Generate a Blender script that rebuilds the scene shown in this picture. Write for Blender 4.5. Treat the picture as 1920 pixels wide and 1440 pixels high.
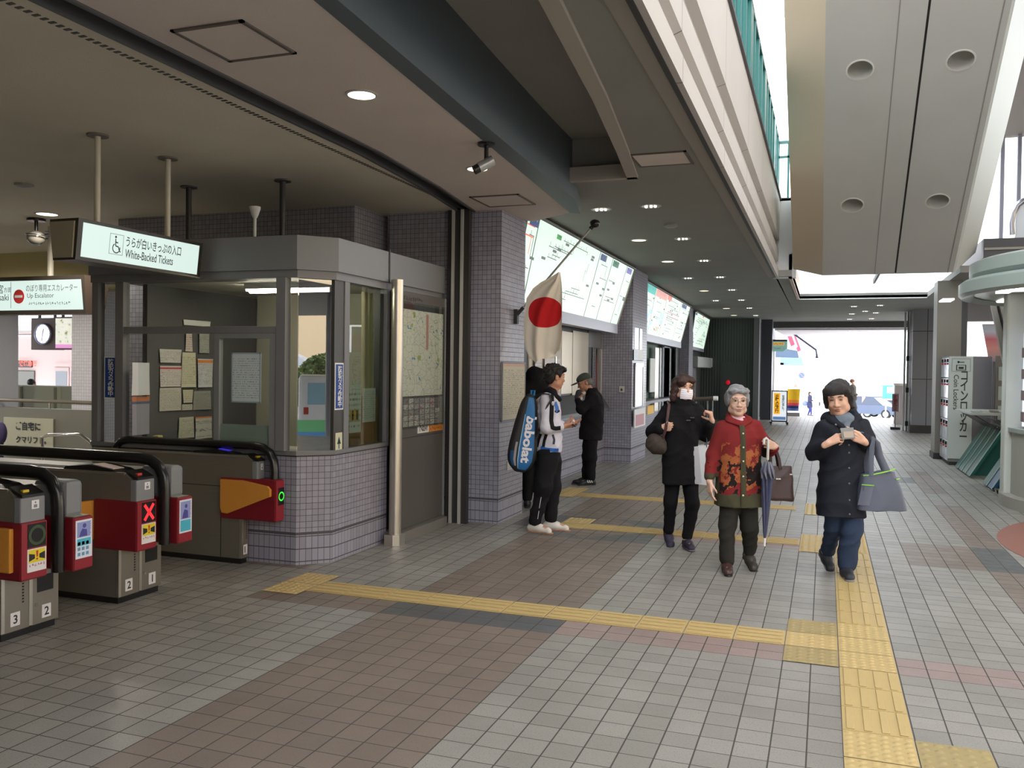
import bpy, bmesh, math, random
import numpy as np
from math import sin, cos, pi, sqrt, atan2, radians
from mathutils import Vector, Matrix

for _o in list(bpy.data.objects):
    bpy.data.objects.remove(_o)
SC = bpy.context.scene
COL = SC.collection
random.seed(7)

# ---------------------------------------------------------------- camera
FPX, CAMH = 1640.0, 1.62
YAW, PITCH, ROLL = atan2(587, FPX), -math.atan(28 / FPX), radians(0.75)
_f = Vector((-sin(YAW) * cos(PITCH), cos(YAW) * cos(PITCH), sin(PITCH)))
_r0 = Vector((cos(YAW), sin(YAW), 0))
_u0 = _r0.cross(_f)
_r = _r0 * cos(ROLL) + _u0 * sin(ROLL)
_u = -_r0 * sin(ROLL) + _u0 * cos(ROLL)
cam_data = bpy.data.cameras.new('camera')
cam_data.sensor_fit = 'HORIZONTAL'
cam_data.sensor_width = 36.0
cam_data.lens = FPX / 1920 * 36
cam_data.clip_end = 400
cam = bpy.data.objects.new('camera', cam_data)
COL.objects.link(cam)
cam.matrix_world = Matrix(((_r.x, _u.x, -_f.x, 0), (_r.y, _u.y, -_f.y, 0), (_r.z, _u.z, -_f.z, CAMH), (0, 0, 0, 1)))
SC.camera = cam

# ---------------------------------------------------------------- sky, exposure
SC.view_settings.view_transform = 'Standard'
SC.view_settings.look = 'None'
SC.view_settings.gamma = 1.0
SC.view_settings.use_curve_mapping = False
SC.view_settings.exposure = 0.22
world = bpy.data.worlds.new('overcast_sky')
SC.world = world
world.use_nodes = True
_bg = world.node_tree.nodes['Background']
_bg.inputs[0].default_value = (0.93, 0.96, 1.0, 1)
_bg.inputs[1].default_value = 5.6
SC.cycles.max_bounces = 10
SC.cycles.diffuse_bounces = 5
SC.cycles.sample_clamp_indirect = 6.0


# ---------------------------------------------------------------- node helpers
def lin(c):
    out = []
    for v in c[:3]:
        v = v / 255.0
        out.append(v / 12.92 if v <= 0.04045 else ((v + 0.055) / 1.055) ** 2.4)
    return (*out, 1.0)


class NT:
    """tiny node-tree writer"""
    def __init__(s, name):
        s.m = bpy.data.materials.new(name)
        s.m.use_nodes = True
        s.t = s.m.node_tree
        s.t.nodes.clear()
        s.out = s.t.nodes.new('ShaderNodeOutputMaterial')

    def n(s, typ, **kw):
        x = s.t.nodes.new(typ)
        for k, v in kw.items():
            setattr(x, k, v)
        return x

    def put(s, sock, v):
        if isinstance(v, bpy.types.NodeSocket):
            s.t.links.new(v, sock)
        else:
            sock.default_value = v

    def math(s, op, a, b=0.0, c=0.0):
        x = s.n('ShaderNodeMath', operation=op)
        s.put(x.inputs[0], a)
        s.put(x.inputs[1], b)
        s.put(x.inputs[2], c)
        return x.outputs[0]

    def mix(s, f, a, b):
        x = s.n('ShaderNodeMix', data_type='RGBA')
        s.put(x.inputs[0], f)
        s.put(x.inputs[6], a)
        s.put(x.inputs[7], b)
        return x.outputs[2]

    def coords(s, kind='Object'):
        return s.n('ShaderNodeTexCoord').outputs[kind]

    def pos(s):
        return s.n('ShaderNodeNewGeometry').outputs['Position']

    def sep(s, v):
        x = s.n('ShaderNodeSeparateXYZ')
        s.put(x.inputs[0], v)
        return x.outputs

    def noise(s, vec, scale, detail=3.0, rough=0.5):
        x = s.n('ShaderNodeTexNoise')
        if vec is not None:
            s.put(x.inputs['Vector'], vec)
        x.inputs['Scale'].default_value = scale
        x.inputs['Detail'].default_value = detail
        x.inputs['Roughness'].default_value = rough
        return x.outputs['Fac']

    def ramp(s, f, stops):
        x = s.n('ShaderNodeValToRGB')
        s.put(x.inputs[0], f)
        e = x.color_ramp.elements
        while len(e) > 1:
            e.remove(e[-1])
        e[0].position, e[0].color = stops[0][0], stops[0][1]
        for p, c in stops[1:]:
            k = e.new(p)
            k.color = c
        return x.outputs[0]

    def box(s, x, y, x0, x1, y0, y1):
        a = s.math('MULTIPLY', s.math('GREATER_THAN', x, x0), s.math('LESS_THAN', x, x1))
        b = s.math('MULTIPLY', s.math('GREATER_THAN', y, y0), s.math('LESS_THAN', y, y1))
        return s.math('MULTIPLY', a, b)

    def bump(s, h, strength=0.3, dist=0.01):
        x = s.n('ShaderNodeBump')
        x.inputs['Strength'].default_value = strength
        x.inputs['Distance'].default_value = dist
        s.put(x.inputs['Height'], h)
        return x.outputs[0]

    def bsdf(s, color, rough=0.5, metal=0.0, normal=None, spec=0.5, emit=None, estr=0.0, trans=None, alpha=None):
        x = s.n('ShaderNodeBsdfPrincipled')
        s.put(x.inputs['Base Color'], color)
        s.put(x.inputs['Roughness'], rough)
        s.put(x.inputs['Metallic'], metal)
        s.put(x.inputs['Specular IOR Level'], spec)
        if normal is not None:
            s.put(x.inputs['Normal'], normal)
        if emit is not None:
            s.put(x.inputs['Emission Color'], emit)
            s.put(x.inputs['Emission Strength'], estr)
        s.t.links.new(x.outputs[0], s.out.inputs[0])
        return s.m


_mats = {}


def M(name, rgb, rough=0.5, metal=0.0, spec=0.5, noise=0.0, nscale=30.0, bump=0.0, bscale=200.0):
    """plain painted / plastic / cloth surface with a little procedural mottling"""
    if name in _mats:
        return _mats[name]
    t = NT(name)
    c = lin(rgb)
    col = c
    p = t.coords()
    if noise:
        f = t.noise(p, nscale, 4)
        col = t.mix(f, tuple([v * (1 - noise) for v in c[:3]] + [1]), tuple([min(1, v * (1 + noise)) for v in c[:3]] + [1]))
    nrm = t.bump(t.noise(p, bscale, 2), bump, 0.004) if bump else None
    _mats[name] = t.bsdf(col, rough, metal, nrm, spec)
    return _mats[name]


def E(name, rgb, strength, base=None):
    if name in _mats:
        return _mats[name]
    t = NT(name)
    _mats[name] = t.bsdf(lin(base or rgb), 0.4, emit=lin(rgb), estr=strength)
    return _mats[name]


# ---------------------------------------------------------------- mesh helpers
class MB:
    """collects shapes that become ONE mesh object"""
    def __init__(s):
        s.v, s.f, s.sm = [], [], []

    def add(s, vs, fs, smooth=False):
        o = len(s.v)
        s.v += [tuple(v) for v in vs]
        s.f += [tuple(i + o for i in f) for f in fs]
        s.sm += [smooth] * len(fs)
        return s

    def box(s, x0, x1, y0, y1, z0, z1, bev=0.0):
        if bev <= 0:
            vs = [(x, y, z) for z in (z0, z1) for y in (y0, y1) for x in (x0, x1)]
            return s.add(vs, [(0, 2, 3, 1), (4, 5, 7, 6), (0, 1, 5, 4), (2, 6, 7, 3), (0, 4, 6, 2), (1, 3, 7, 5)])
        bm = bmesh.new()
        bmesh.ops.create_cube(bm, size=1.0)
        for v in bm.verts:
            v.co = Vector(((x0 + x1) / 2 + v.co.x * (x1 - x0), (y0 + y1) / 2 + v.co.y * (y1 - y0), (z0 + z1) / 2 + v.co.z * (z1 - z0)))
        bmesh.ops.bevel(bm, geom=list(bm.edges), offset=bev, segments=2, profile=0.5, affect='EDGES')
        bm.verts.index_update()
        s.add([v.co[:] for v in bm.verts], [[v.index for v in f.verts] for f in bm.faces])
        bm.free()
        return s

    def obox(s, o, u, v, n, w, h, d):
        """oriented box: origin o = corner, u/v/n unit directions, sizes w,h,d"""
        o, u, v, n = Vector(o), Vector(u), Vector(v), Vector(n)
        vs = [o + u * (w * a) + v * (h * b) + n * (d * c) for c in (0, 1) for b in (0, 1) for a in (0, 1)]
        return s.add(vs, [(0, 2, 3, 1), (4, 5, 7, 6), (0, 1, 5, 4), (2, 6, 7, 3), (0, 4, 6, 2), (1, 3, 7, 5)])

    def prism(s, poly, a, b, axis='z'):
        """extrude a 2D polygon between a and b along an axis (poly in the other two axes, cyclic order)"""
        def P3(p, h):
            return {'z': (p[0], p[1], h), 'y': (p[0], h, p[1]), 'x': (h, p[0], p[1])}[axis]
        n = len(poly)
        vs = [P3(p, a) for p in poly] + [P3(p, b) for p in poly]
        fs = [tuple(range(n - 1, -1, -1)), tuple(range(n, 2 * n))]
        fs += [(i, (i + 1) % n, n + (i + 1) % n, n + i) for i in range(n)]
        return s.add(vs, fs)

    def tube(s, pts, r, seg=10, caps=True, flat=None):
        pts = [Vector(p) for p in pts]
        n = len(pts)
        rs = r if isinstance(r, (list, tuple)) else [r] * n
        vs, fs = [], []
        up = None
        for i, p in enumerate(pts):
            d = (pts[min(i + 1, n - 1)] - pts[max(i - 1, 0)]).normalized()
            if up is None:
                up = Vector((0, 0, 1)) if abs(d.z) < 0.9 else Vector((0, 1, 0))
            a = d.cross(up).normalized()
            b = a.cross(d).normalized()
            up = b
            fa, fb = flat or (1, 1)
            for k in range(seg):
                t = 2 * pi * k / seg
                vs.append(p + a * (cos(t) * rs[i] * fa) + b * (sin(t) * rs[i] * fb))
        for i in range(n - 1):
            for k in range(seg):
                k2 = (k + 1) % seg
                fs.append((i * seg + k, i * seg + k2, (i + 1) * seg + k2, (i + 1) * seg + k))
        s.add(vs, fs, True)
        if caps:
            o = len(s.v) - len(vs)
            s.f.append(tuple(o + k for k in range(seg - 1, -1, -1)))
            s.f.append(tuple(o + (n - 1) * seg + k for k in range(seg)))
            s.sm += [False, False]
        return s

    def cyl(s, a, b, r, r2=None, seg=24):
        return s.tube([a, b], [r, r if r2 is None else r2], seg)

    def lathe(s, prof, c=(0, 0, 0), seg=32, a0=0.0, a1=2 * pi):
        """profile [(r,z)] revolved about the vertical through c"""
        full = abs(a1 - a0 - 2 * pi) < 1e-6
        m = seg if full else seg + 1
        vs = [(c[0] + r * cos(a0 + (a1 - a0) * k / seg), c[1] + r * sin(a0 + (a1 - a0) * k / seg), c[2] + z) for r, z in prof for k in range(m)]
        fs = []
        for i in range(len(prof) - 1):
            for k in range(seg):
                k2 = (k + 1) % m
                fs.append((i * m + k, i * m + k2, (i + 1) * m + k2, (i + 1) * m + k))
        return s.add(vs, fs, True)

    def grid(s, fn, nu, nv, smooth=True):
        vs = [fn(i / nu, j / nv) for j in range(nv + 1) for i in range(nu + 1)]
        fs = [(j * (nu + 1) + i, j * (nu + 1) + i + 1, (j + 1) * (nu + 1) + i + 1, (j + 1) * (nu + 1) + i) for j in range(nv) for i in range(nu)]
        return s.add(vs, fs, smooth)

    def ell(s, c, r, seg=16, rings=10, rot=None):
        vs, fs = [], []
        for j in range(rings + 1):
            th = pi * j / rings
            for k in range(seg):
                ph = 2 * pi * k / seg
                p = Vector((r[0] * sin(th) * cos(ph), r[1] * sin(th) * sin(ph), r[2] * cos(th)))
                if rot is not None:
                    p = rot @ p
                vs.append((c[0] + p.x, c[1] + p.y, c[2] + p.z))
        for j in range(rings):
            for k in range(seg):
                k2 = (k + 1) % seg
                fs.append((j * seg + k, (j + 1) * seg + k, (j + 1) * seg + k2, j * seg + k2))
        return s.add(vs, fs, True)


def root_of(o):
    while o.parent is not None:
        o = o.parent
    return o


def obj(name, mb, mat, parent=None, local=False, angle=40):
    """link an MB (or a ready mesh) as one object; shape given in world coordinates unless local"""
    if isinstance(mb, MB):
        me = bpy.data.meshes.new(name)
        vs = mb.v
        if parent is not None and not local:
            w = Vector(root_of(parent).location)
            vs = [(v[0] - w.x, v[1] - w.y, v[2] - w.z) for v in vs]
        me.from_pydata(vs, [], mb.f)
        bm = bmesh.new()
        bm.from_mesh(me)
        bmesh.ops.recalc_face_normals(bm, faces=list(bm.faces))
        bm.to_mesh(me)
        bm.free()
        if any(mb.sm):
            me.polygons.foreach_set('use_smooth', [True] * len(me.polygons))
            me.set_sharp_from_angle(angle=radians(angle))
    else:
        me = mb
    me.materials.clear()
    for m in (mat if isinstance(mat, (list, tuple)) else [mat]):
        me.materials.append(m)
    o = bpy.data.objects.new(name, me)
    COL.objects.link(o)
    if parent is not None:
        o.parent = parent
    return o


def tag(o, label=None, cat=None, group=None, kind=None):
    if label:
        o['label'] = label
    if cat:
        o['category'] = cat
    if group:
        o['group'] = group
    if kind:
        o['kind'] = kind
    return o


def thing(name, label, cat, loc=(0, 0, 0), rz=0.0, group=None):
    o = bpy.data.objects.new(name, None)
    COL.objects.link(o)
    o.location = loc
    o.rotation_euler = (0, 0, rz)
    o.empty_display_size = 0.1
    return tag(o, label, cat, group)


def struct(name, mb, mat, parent=None):
    o = obj(name, mb, mat, parent)
    if parent is None:
        o['kind'] = 'structure'
    return o


def copy_tree(o, parent=None):
    c = o.copy()
    COL.objects.link(c)
    if parent is not None:
        c.parent = parent
    for ch in list(o.children):
        copy_tree(ch, c)
    return c


def text_mesh(body, o, u, v, h=None, w=None, align='LEFT', spacing=1.0, bold=0.0, vertical=False):
    """lettering as a flat mesh: origin o (left baseline, or the centre if align is CENTER), u to the right, v up; h = cap size, w = fitted width"""
    cu = bpy.data.curves.new('t', 'FONT')
    cu.body = '\n'.join(body) if vertical else body
    cu.size = 1.0
    cu.space_character = spacing
    cu.offset = bold
    cu.resolution_u = 3
    if vertical:
        cu.align_x = 'CENTER'
        cu.space_line = 0.82
    ob = bpy.data.objects.new('t', cu)
    COL.objects.link(ob)
    dg = bpy.context.evaluated_depsgraph_get()
    me = bpy.data.meshes.new_from_object(ob.evaluated_get(dg))
    bpy.data.objects.remove(ob)
    n = len(me.vertices)
    co = np.empty(n * 3)
    me.vertices.foreach_get('co', co)
    fs = [tuple(p.vertices) for p in me.polygons]
    bpy.data.meshes.remove(me)
    co = co.reshape(-1, 3)
    lo, hi = co.min(0), co.max(0)
    sx = sy = 1.0
    if h:
        sy = h / max(1e-6, hi[1] - lo[1])
        sx = sy
    if w:
        sx = w / max(1e-6, hi[0] - lo[0])
        if not h:
            sy = sx
    x = (co[:, 0] - lo[0]) * sx
    y = (co[:, 1] - lo[1]) * sy
    if align == 'CENTER':
        x = x - (hi[0] - lo[0]) * sx / 2
        y = y - (hi[1] - lo[1]) * sy / 2
    o, u, v = np.array(o), np.array(u), np.array(v)
    pts = o + x[:, None] * u + y[:, None] * v
    mb = MB()
    mb.add([tuple(p) for p in pts], fs)
    return mb


X1, Y1, Z1 = (1, 0, 0), (0, 1, 0), (0, 0, 1)
NX, NY, NZ = (-1, 0, 0), (0, -1, 0), (0, 0, -1)


def marks(o, u, v, w, h, n, seed=1):
    """a row of n character-like blots: writing too small to read in the photograph"""
    rnd = random.Random(seed + n)
    o, u, v = Vector(o), Vector(u), Vector(v)
    m = MB()
    cw = w / n
    for i in range(n):
        for k in range(4):
            a, b = rnd.uniform(0.05, 0.6), rnd.uniform(0.0, 0.75)
            if k % 2:
                sx, sy = rnd.uniform(0.25, 0.8), 0.14
            else:
                sx, sy = 0.16, rnd.uniform(0.25, 0.8)
            sx, sy = min(sx, 0.92 - a), min(sy, 1.0 - b)
            p = o + u * (cw * (i + a)) + v * (h * b)
            m.add([p, p + u * (cw * sx), p + u * (cw * sx) + v * (h * sy), p + v * (h * sy)], [(0, 1, 2, 3)])
    return m
# ================================================================ materials of the place
def floor_material():
    t = NT('floor_tiles')
    p = t.coords()
    x, y, _z = t.sep(p)
    gx = t.math('FRACT', t.math('DIVIDE', t.math('SUBTRACT', x, 0.100 - 30), 0.15))
    gy = t.math('FRACT', t.math('DIVIDE', t.math('SUBTRACT', y, 5.42 - 30), 0.15))
    g1 = t.math('LESS_THAN', gx, 0.046)
    g2 = t.math('LESS_THAN', gy, 0.036)
    grout = t.math('MAXIMUM', g1, g2)
    ix = t.math('FLOOR', t.math('DIVIDE', t.math('SUBTRACT', x, 0.100 - 30), 0.15))
    iy = t.math('FLOOR', t.math('DIVIDE', t.math('SUBTRACT', y, 5.42 - 30), 0.15))
    cv = t.n('ShaderNodeCombineXYZ')
    t.put(cv.inputs[0], ix)
    t.put(cv.inputs[1], iy)
    wn = t.n('ShaderNodeTexWhiteNoise', noise_dimensions='2D')
    t.put(wn.inputs['Vector'], cv.outputs[0])
    per = wn.outputs['Value']
    grey = t.mix(per, lin((137, 134, 127)), lin((153, 149, 142)))
    brown = t.mix(per, lin((118, 105, 96)), lin((131, 117, 107)))
    pink = t.mix(per, lin((146, 126, 121)), lin((155, 135, 130)))
    slate = t.mix(per, lin((84, 86, 88)), lin((92, 94, 96)))
    col = grey
    brown_boxes = [(-2.75, -1.55, -4.0, 8.12), (-2.75, -1.55, 9.32, 26.0), (-3.8, -2.75, 5.12, 5.42),
                   (0.70, 1.30, 8.12, 9.17), (1.30, 1.60, 9.17, 12.0), (1.30, 1.60, 3.0, 8.12), (1.3, 1.6, 13.1, 16), (-6.5, -3.9, 6.0, 6.7)]
    pink_boxes = [(-1.55, -0.2, 5.12, 5.42), (0.40, 1.30, 5.12, 5.42), (-1.55, -0.2, 8.42, 8.62), (-1.55, -0.2, 8.92, 9.02)]
    slate_boxes = [(-2.75, -1.55, 5.12, 5.42), (1.30, 1.60, 8.12, 9.17), (-3.05, -2.75, 8.57, 9.17), (0.7, 1.3, 14.2, 15.0)]
    for bl, c in ((brown_boxes, brown), (pink_boxes, pink), (slate_boxes, slate)):
        m = None
        for b in bl:
            k = t.box(x, y, *b)
            m = k if m is None else t.math('MAXIMUM', m, k)
        col = t.mix(m, col, c)
    # slate lozenge in the brown band where the tactile branch starts, with a grey heart
    d = t.math('ADD', t.math('MULTIPLY', t.math('ABSOLUTE', t.math('ADD', x, 2.17)), 1.05), t.math('ABSOLUTE', t.math('SUBTRACT', y, 8.77)))
    sl = t.box(x, y, -2.75, -1.55, 8.12, 9.32)
    col = t.mix(sl, col, slate)
    col = t.mix(t.math('MULTIPLY', sl, t.math('LESS_THAN', d, 0.62)), col, brown)
    # dark cross joint in the floor and the finer paving beyond
    sp = t.noise(p, 150, 2, 0.65)
    col = t.mix(t.math('MULTIPLY', t.math('LESS_THAN', sp, 0.40), 0.5), col, lin((84, 78, 72)))
    blot = t.noise(p, 1.3, 4)
    col = t.mix(t.math('MULTIPLY', t.math('SUBTRACT', 0.62, blot), 0.55), col, lin((86, 78, 70)))
    joint = t.box(x, y, -3.6, 6.0, 19.3, 19.36)
    gm = t.math('MAXIMUM', grout, joint)
    col = t.mix(gm, col, lin((72, 69, 65)))
    h = t.math('SUBTRACT', 1.0, gm)
    rough = t.math('MULTIPLY_ADD', gm, 0.4, t.math('MULTIPLY_ADD', t.noise(p, 9, 3), 0.22, 0.30))
    return t.bsdf(col, rough, 0, t.bump(h, 0.35, 0.003), 0.42)


def wall_tile_material(name, a, b, pitch=0.05, grout=(80, 78, 84), band=0.255, groutw=0.085):
    """small square mosaic tile on upright faces of any heading, tall base tiles and a dark band"""
    t = NT(name)
    x, y, z = t.sep(t.coords())
    geo = t.n('ShaderNodeNewGeometry')
    nx, ny, _nz = t.sep(geo.outputs['True Normal'])
    u = t.math('ADD', t.math('MULTIPLY', ny, t.math('MULTIPLY', x, -1)), t.math('MULTIPLY', nx, y))
    uu = t.math('DIVIDE', t.math('ADD', u, 50.0), pitch)
    low = t.math('LESS_THAN', z, band - 0.02)
    zz = t.math('DIVIDE', t.math('ADD', z, 5.0), t.math('MULTIPLY_ADD', low, pitch * 1.05, pitch))
    g = t.math('MAXIMUM', t.math('LESS_THAN', t.math('FRACT', uu), groutw), t.math('LESS_THAN', t.math('FRACT', zz), groutw))
    bd = t.math('LESS_THAN', t.math('ABSOLUTE', t.math('SUBTRACT', z, band)), 0.011)
    cv = t.n('ShaderNodeCombineXYZ')
    t.put(cv.inputs[0], t.math('FLOOR', uu))
    t.put(cv.inputs[1], t.math('FLOOR', zz))
    wn = t.n('ShaderNodeTexWhiteNoise', noise_dimensions='2D')
    t.put(wn.inputs['Vector'], cv.outputs[0])
    col = t.mix(wn.outputs['Value'], lin(a), lin(b))
    gm = t.math('MAXIMUM', g, bd)
    col = t.mix(gm, col, lin(grout))
    return t.bsdf(col, t.math('MULTIPLY_ADD', gm, 0.45, 0.28), 0, t.bump(t.math('SUBTRACT', 1.0, gm), 0.3, 0.003), 0.45)


def plaster_material(name, rgb, sc=90.0, st=0.35):
    t = NT(name)
    p = t.coords()
    c = lin(rgb)
    f = t.noise(p, 1.1, 5, 0.55)
    g = t.noise(p, sc, 3, 0.7)
    col = t.mix(f, tuple([v * 0.86 for v in c[:3]] + [1]), tuple([min(1, v * 1.12) for v in c[:3]] + [1]))
    return t.bsdf(col, 0.85, 0, t.bump(g, st, 0.006), 0.2)


def panel_material(name, rgb, px, py, axis=1, rough=0.45, joint=(60, 58, 56), w=0.012):
    """flat panels with thin dark joints every px along the building and py upwards"""
    t = NT(name)
    s = t.sep(t.coords())
    u = t.math('FRACT', t.math('DIVIDE', t.math('ADD', s[axis], 100.3), px))
    m = t.math('LESS_THAN', u, w / px)
    if py:
        v = t.math('FRACT', t.math('DIVIDE', t.math('ADD', s[2], 50.0), py))
        m = t.math('MAXIMUM', m, t.math('LESS_THAN', v, w / py))
    c = lin(rgb)
    f = t.noise(t.coords(), 0.9, 4)
    col = t.mix(f, tuple([v * 0.9 for v in c[:3]] + [1]), tuple([min(1, v * 1.08) for v in c[:3]] + [1]))
    return t.bsdf(t.mix(m, col, lin(joint)), rough, 0, None, 0.4)


def brushed_material(name, rgb, rough=0.34, along=0, metal=0.9):
    t = NT(name)
    p = t.coords()
    mp = t.n('ShaderNodeMapping')
    sc = [260.0, 260.0, 260.0]
    sc[along] = 3.0
    mp.inputs['Scale'].default_value = sc
    t.put(mp.inputs[0], p)
    f = t.noise(mp.outputs[0], 1.0, 3)
    c = lin(rgb)
    col = t.mix(f, tuple([v * 0.85 for v in c[:3]] + [1]), tuple([min(1, v * 1.1) for v in c[:3]] + [1]))
    return t.bsdf(col, t.math('MULTIPLY_ADD', f, 0.18, rough - 0.06), metal, None, 0.5)


def glass_material(name, tint=(242, 244, 242), refl=1.0, ior=1.5, dark=0.0):
    t = NT(name)
    tr = t.n('ShaderNodeBsdfTransparent')
    tr.inputs[0].default_value = lin(tint)
    gl = t.n('ShaderNodeBsdfGlossy')
    gl.inputs['Roughness'].default_value = 0.0
    fr = t.n('ShaderNodeFresnel')
    fr.inputs[0].default_value = ior
    mx = t.n('ShaderNodeMixShader')
    bk = t.n('ShaderNodeNewGeometry').outputs['Backfacing']
    t.put(mx.inputs[0], t.math('MULTIPLY', t.math('MINIMUM', t.math('MULTIPLY', fr.outputs[0], refl), 0.9), t.math('SUBTRACT', 1.0, bk)))
    t.t.links.new(tr.outputs[0], mx.inputs[1])
    t.t.links.new(gl.outputs[0], mx.inputs[2])
    t.t.links.new(mx.outputs[0], t.out.inputs[0])
    return t.m


MFLOOR = floor_material()
MTILE = wall_tile_material('grey_violet_mosaic', (142, 140, 154), (156, 154, 168))
MTILED = wall_tile_material('dark_grey_mosaic', (132, 130, 138), (146, 144, 152))
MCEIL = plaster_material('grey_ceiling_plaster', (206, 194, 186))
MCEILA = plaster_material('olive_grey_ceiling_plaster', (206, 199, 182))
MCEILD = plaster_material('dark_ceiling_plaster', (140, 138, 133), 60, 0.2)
MCREAM = plaster_material('cream_plaster', (196, 186, 160))
MBEAM = M('slate_blue_steel', (84, 94, 100), 0.5, 0.0, 0.4, 0.06, 3)
MWHITEP = panel_material('ivory_fascia_panels', (186, 180, 174), 2.35, 0)
MESC = panel_material('escalator_soffit_panels', (176, 172, 166), 50.0, 0, 1, 0.4)
MGREY = M('grey_frame_paint', (118, 118, 122), 0.45, 0, 0.4, 0.05, 4)
MDGREY = M('dark_grey_paint', (78, 78, 80), 0.5, 0, 0.4, 0.05, 4)
MCHAR = M('charcoal_paint', (52, 51, 50), 0.5, 0, 0.4, 0.06, 5)
MBLACK = M('black_plastic', (24, 24, 25), 0.28, 0, 0.5)
MRUB = M('black_rubber', (26, 25, 25), 0.6)
MSTEEL = brushed_material('brushed_steel', (134, 128, 118), 0.36, 0, 0.55)
MSTEELV = brushed_material('brushed_steel_upright', (196, 190, 180), 0.3, 2)
MCHROME = M('chrome', (220, 220, 220), 0.12, 1.0)
MWHITE = M('white_paint', (226, 226, 224), 0.45)
MPAPER = M('paper', (222, 222, 218), 0.8)
MGLASS = glass_material('clear_glass')
MGREENR = M('teal_railing_paint', (32, 96, 92), 0.4, 0, 0.5)

# ================================================================ the setting
CEILZ, CEILD = 3.27, 3.42
struct('floor', MB().box(-16, 7.5, -6, 34, -0.3, 0.0), MFLOOR)
struct('floor', MB().box(7.5, 60, -60, 36, -0.9, -0.6), M('plaza_asphalt', (150, 150, 150), 0.9, 0, 0.2, 0.1, 2))

# ceilings: A over the gates, shutter slot, B strip with the downlights, curved beam, trough, D over the hall
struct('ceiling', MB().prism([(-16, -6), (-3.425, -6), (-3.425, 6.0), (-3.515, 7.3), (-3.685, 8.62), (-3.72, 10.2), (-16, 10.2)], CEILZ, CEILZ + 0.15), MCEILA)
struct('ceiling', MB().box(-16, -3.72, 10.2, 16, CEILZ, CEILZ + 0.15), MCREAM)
SL = [(-3.33, -6), (-3.33, 6.0), (-3.42, 7.3), (-3.59, 8.62)]


def strip(line, d0, d1):
    return [(x + d0, y) for x, y in line] + [(x + d1, y) for x, y in line[::-1]]


struct('ceiling', MB().prism(strip(SL, -0.14, 0.14), CEILZ + 0.16, CEILZ + 0.2), MCHAR)
struct('trim_1', MB().prism(strip(SL, -0.095, -0.07), CEILZ - 0.012, CEILZ + 0.17), MDGREY)
struct('trim_2', MB().prism(strip(SL, 0.07, 0.095), CEILZ - 0.012, CEILZ + 0.17), MDGREY)
struct('trim_3', MB().prism(strip(SL, -0.02, 0.02), CEILZ + 0.03, CEILZ + 0.16), MCHAR)
# beam plan curve (lower edges), measured
BL = [(-1.75, -6), (-1.95, -1.5), (-2.10, 1.5), (-2.195, 3.43), (-2.30, 5.0), (-2.42, 6.9), (-2.55, 8.86)]
BR = [(-1.60, -6), (-1.82, -1.5), (-1.99, 1.5), (-2.09, 3.46), (-2.17, 5.0), (-2.26, 6.9), (-2.30, 8.15), (-2.44, 8.95)]
struct('ceiling', MB().prism([(-3.235, -6)] + BL + [(-3.1, 9.30), (-3.49, 8.7), (-3.49, 8.62), (-3.325, 7.3), (-3.235, 6.0)], CEILZ, CEILZ + 0.15), MCEIL)
struct('trim_4', MB().prism(BL + [(-2.46, 8.95)] + BR[::-1][1:], CEILZ - 0.005, 3.86), MBEAM)
# trough between the beam and the hall ceiling
TR = [(-0.95, -6), (-1.12, -0.5), (-1.30, 3.71), (-1.47, 5.6), (-1.63, 7.0), (-1.76, 8.02)]
struct('ceiling', MB().prism([(-1.7, -6), (-1.82, -1.5), (-1.99, 1.5), (-2.2, 5), (-2.35, 8.6)] + [(-1.5, 8.6)] + [(x + 0.05, y) for x, y in TR[::-1]], 3.80, 3.9), MCEILD)
struct('trim_5', MB().prism(TR + [(x + 0.10, y) for x, y in TR[::-1]], CEILD - 0.03, 3.85), M('trough_lip', (158, 150, 140), 0.7))
struct('trim_6', MB().box(-2.36, -1.66, 8.02, 8.5, CEILD, 3.86), MCEILD)
struct('trim_7', MB().box(-2.36, -1.66, 7.94, 8.02, CEILD - 0.03, CEILD + 0.10), M('trough_lip', (158, 150, 140), 0.7))
# hall ceiling D, with the opening to the sky on the right and the skylight hole past the escalator
FX = -0.86
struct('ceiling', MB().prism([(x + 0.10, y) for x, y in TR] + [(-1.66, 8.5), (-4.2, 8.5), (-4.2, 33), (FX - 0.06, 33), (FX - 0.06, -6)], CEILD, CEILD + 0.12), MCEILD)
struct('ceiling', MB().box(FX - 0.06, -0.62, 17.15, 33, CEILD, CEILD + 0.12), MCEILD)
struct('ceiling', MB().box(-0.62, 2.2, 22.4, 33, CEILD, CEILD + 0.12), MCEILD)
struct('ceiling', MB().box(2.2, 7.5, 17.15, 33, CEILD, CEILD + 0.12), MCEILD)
struct('trim_8', MB().box(-0.68, -0.62, 17.2, 22.4, CEILD - 0.02, CEILD + 0.42), M('skylight_wood_reveal', (170, 132, 104), 0.5))
struct('trim_9', MB().box(-0.62, 2.2, 22.4, 22.46, CEILD - 0.02, CEILD + 0.06), MWHITE)
struct('window_1', MB().box(-0.62, 2.2, 17.2, 22.4, CEILD + 0.40, CEILD + 0.42), glass_material('skylight_glass', (235, 240, 242), 0.8))
struct('trim_10', MB().box(1.02, 1.07, 17.2, 22.4, CEILD + 0.33, CEILD + 0.42), MDGREY)
# lighter strip along the ceiling edge, dark shadow gap
struct('trim_11', MB().box(-1.04, -0.935, -6, 17.1, CEILD - 0.012, CEILD + 0.05), M('ceiling_edge_strip', (146, 140, 132), 0.7))
struct('trim_12', MB().box(-0.935, -0.90, -6, 17.1, CEILD - 0.025, CEILD + 0.05), MCHAR)
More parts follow.
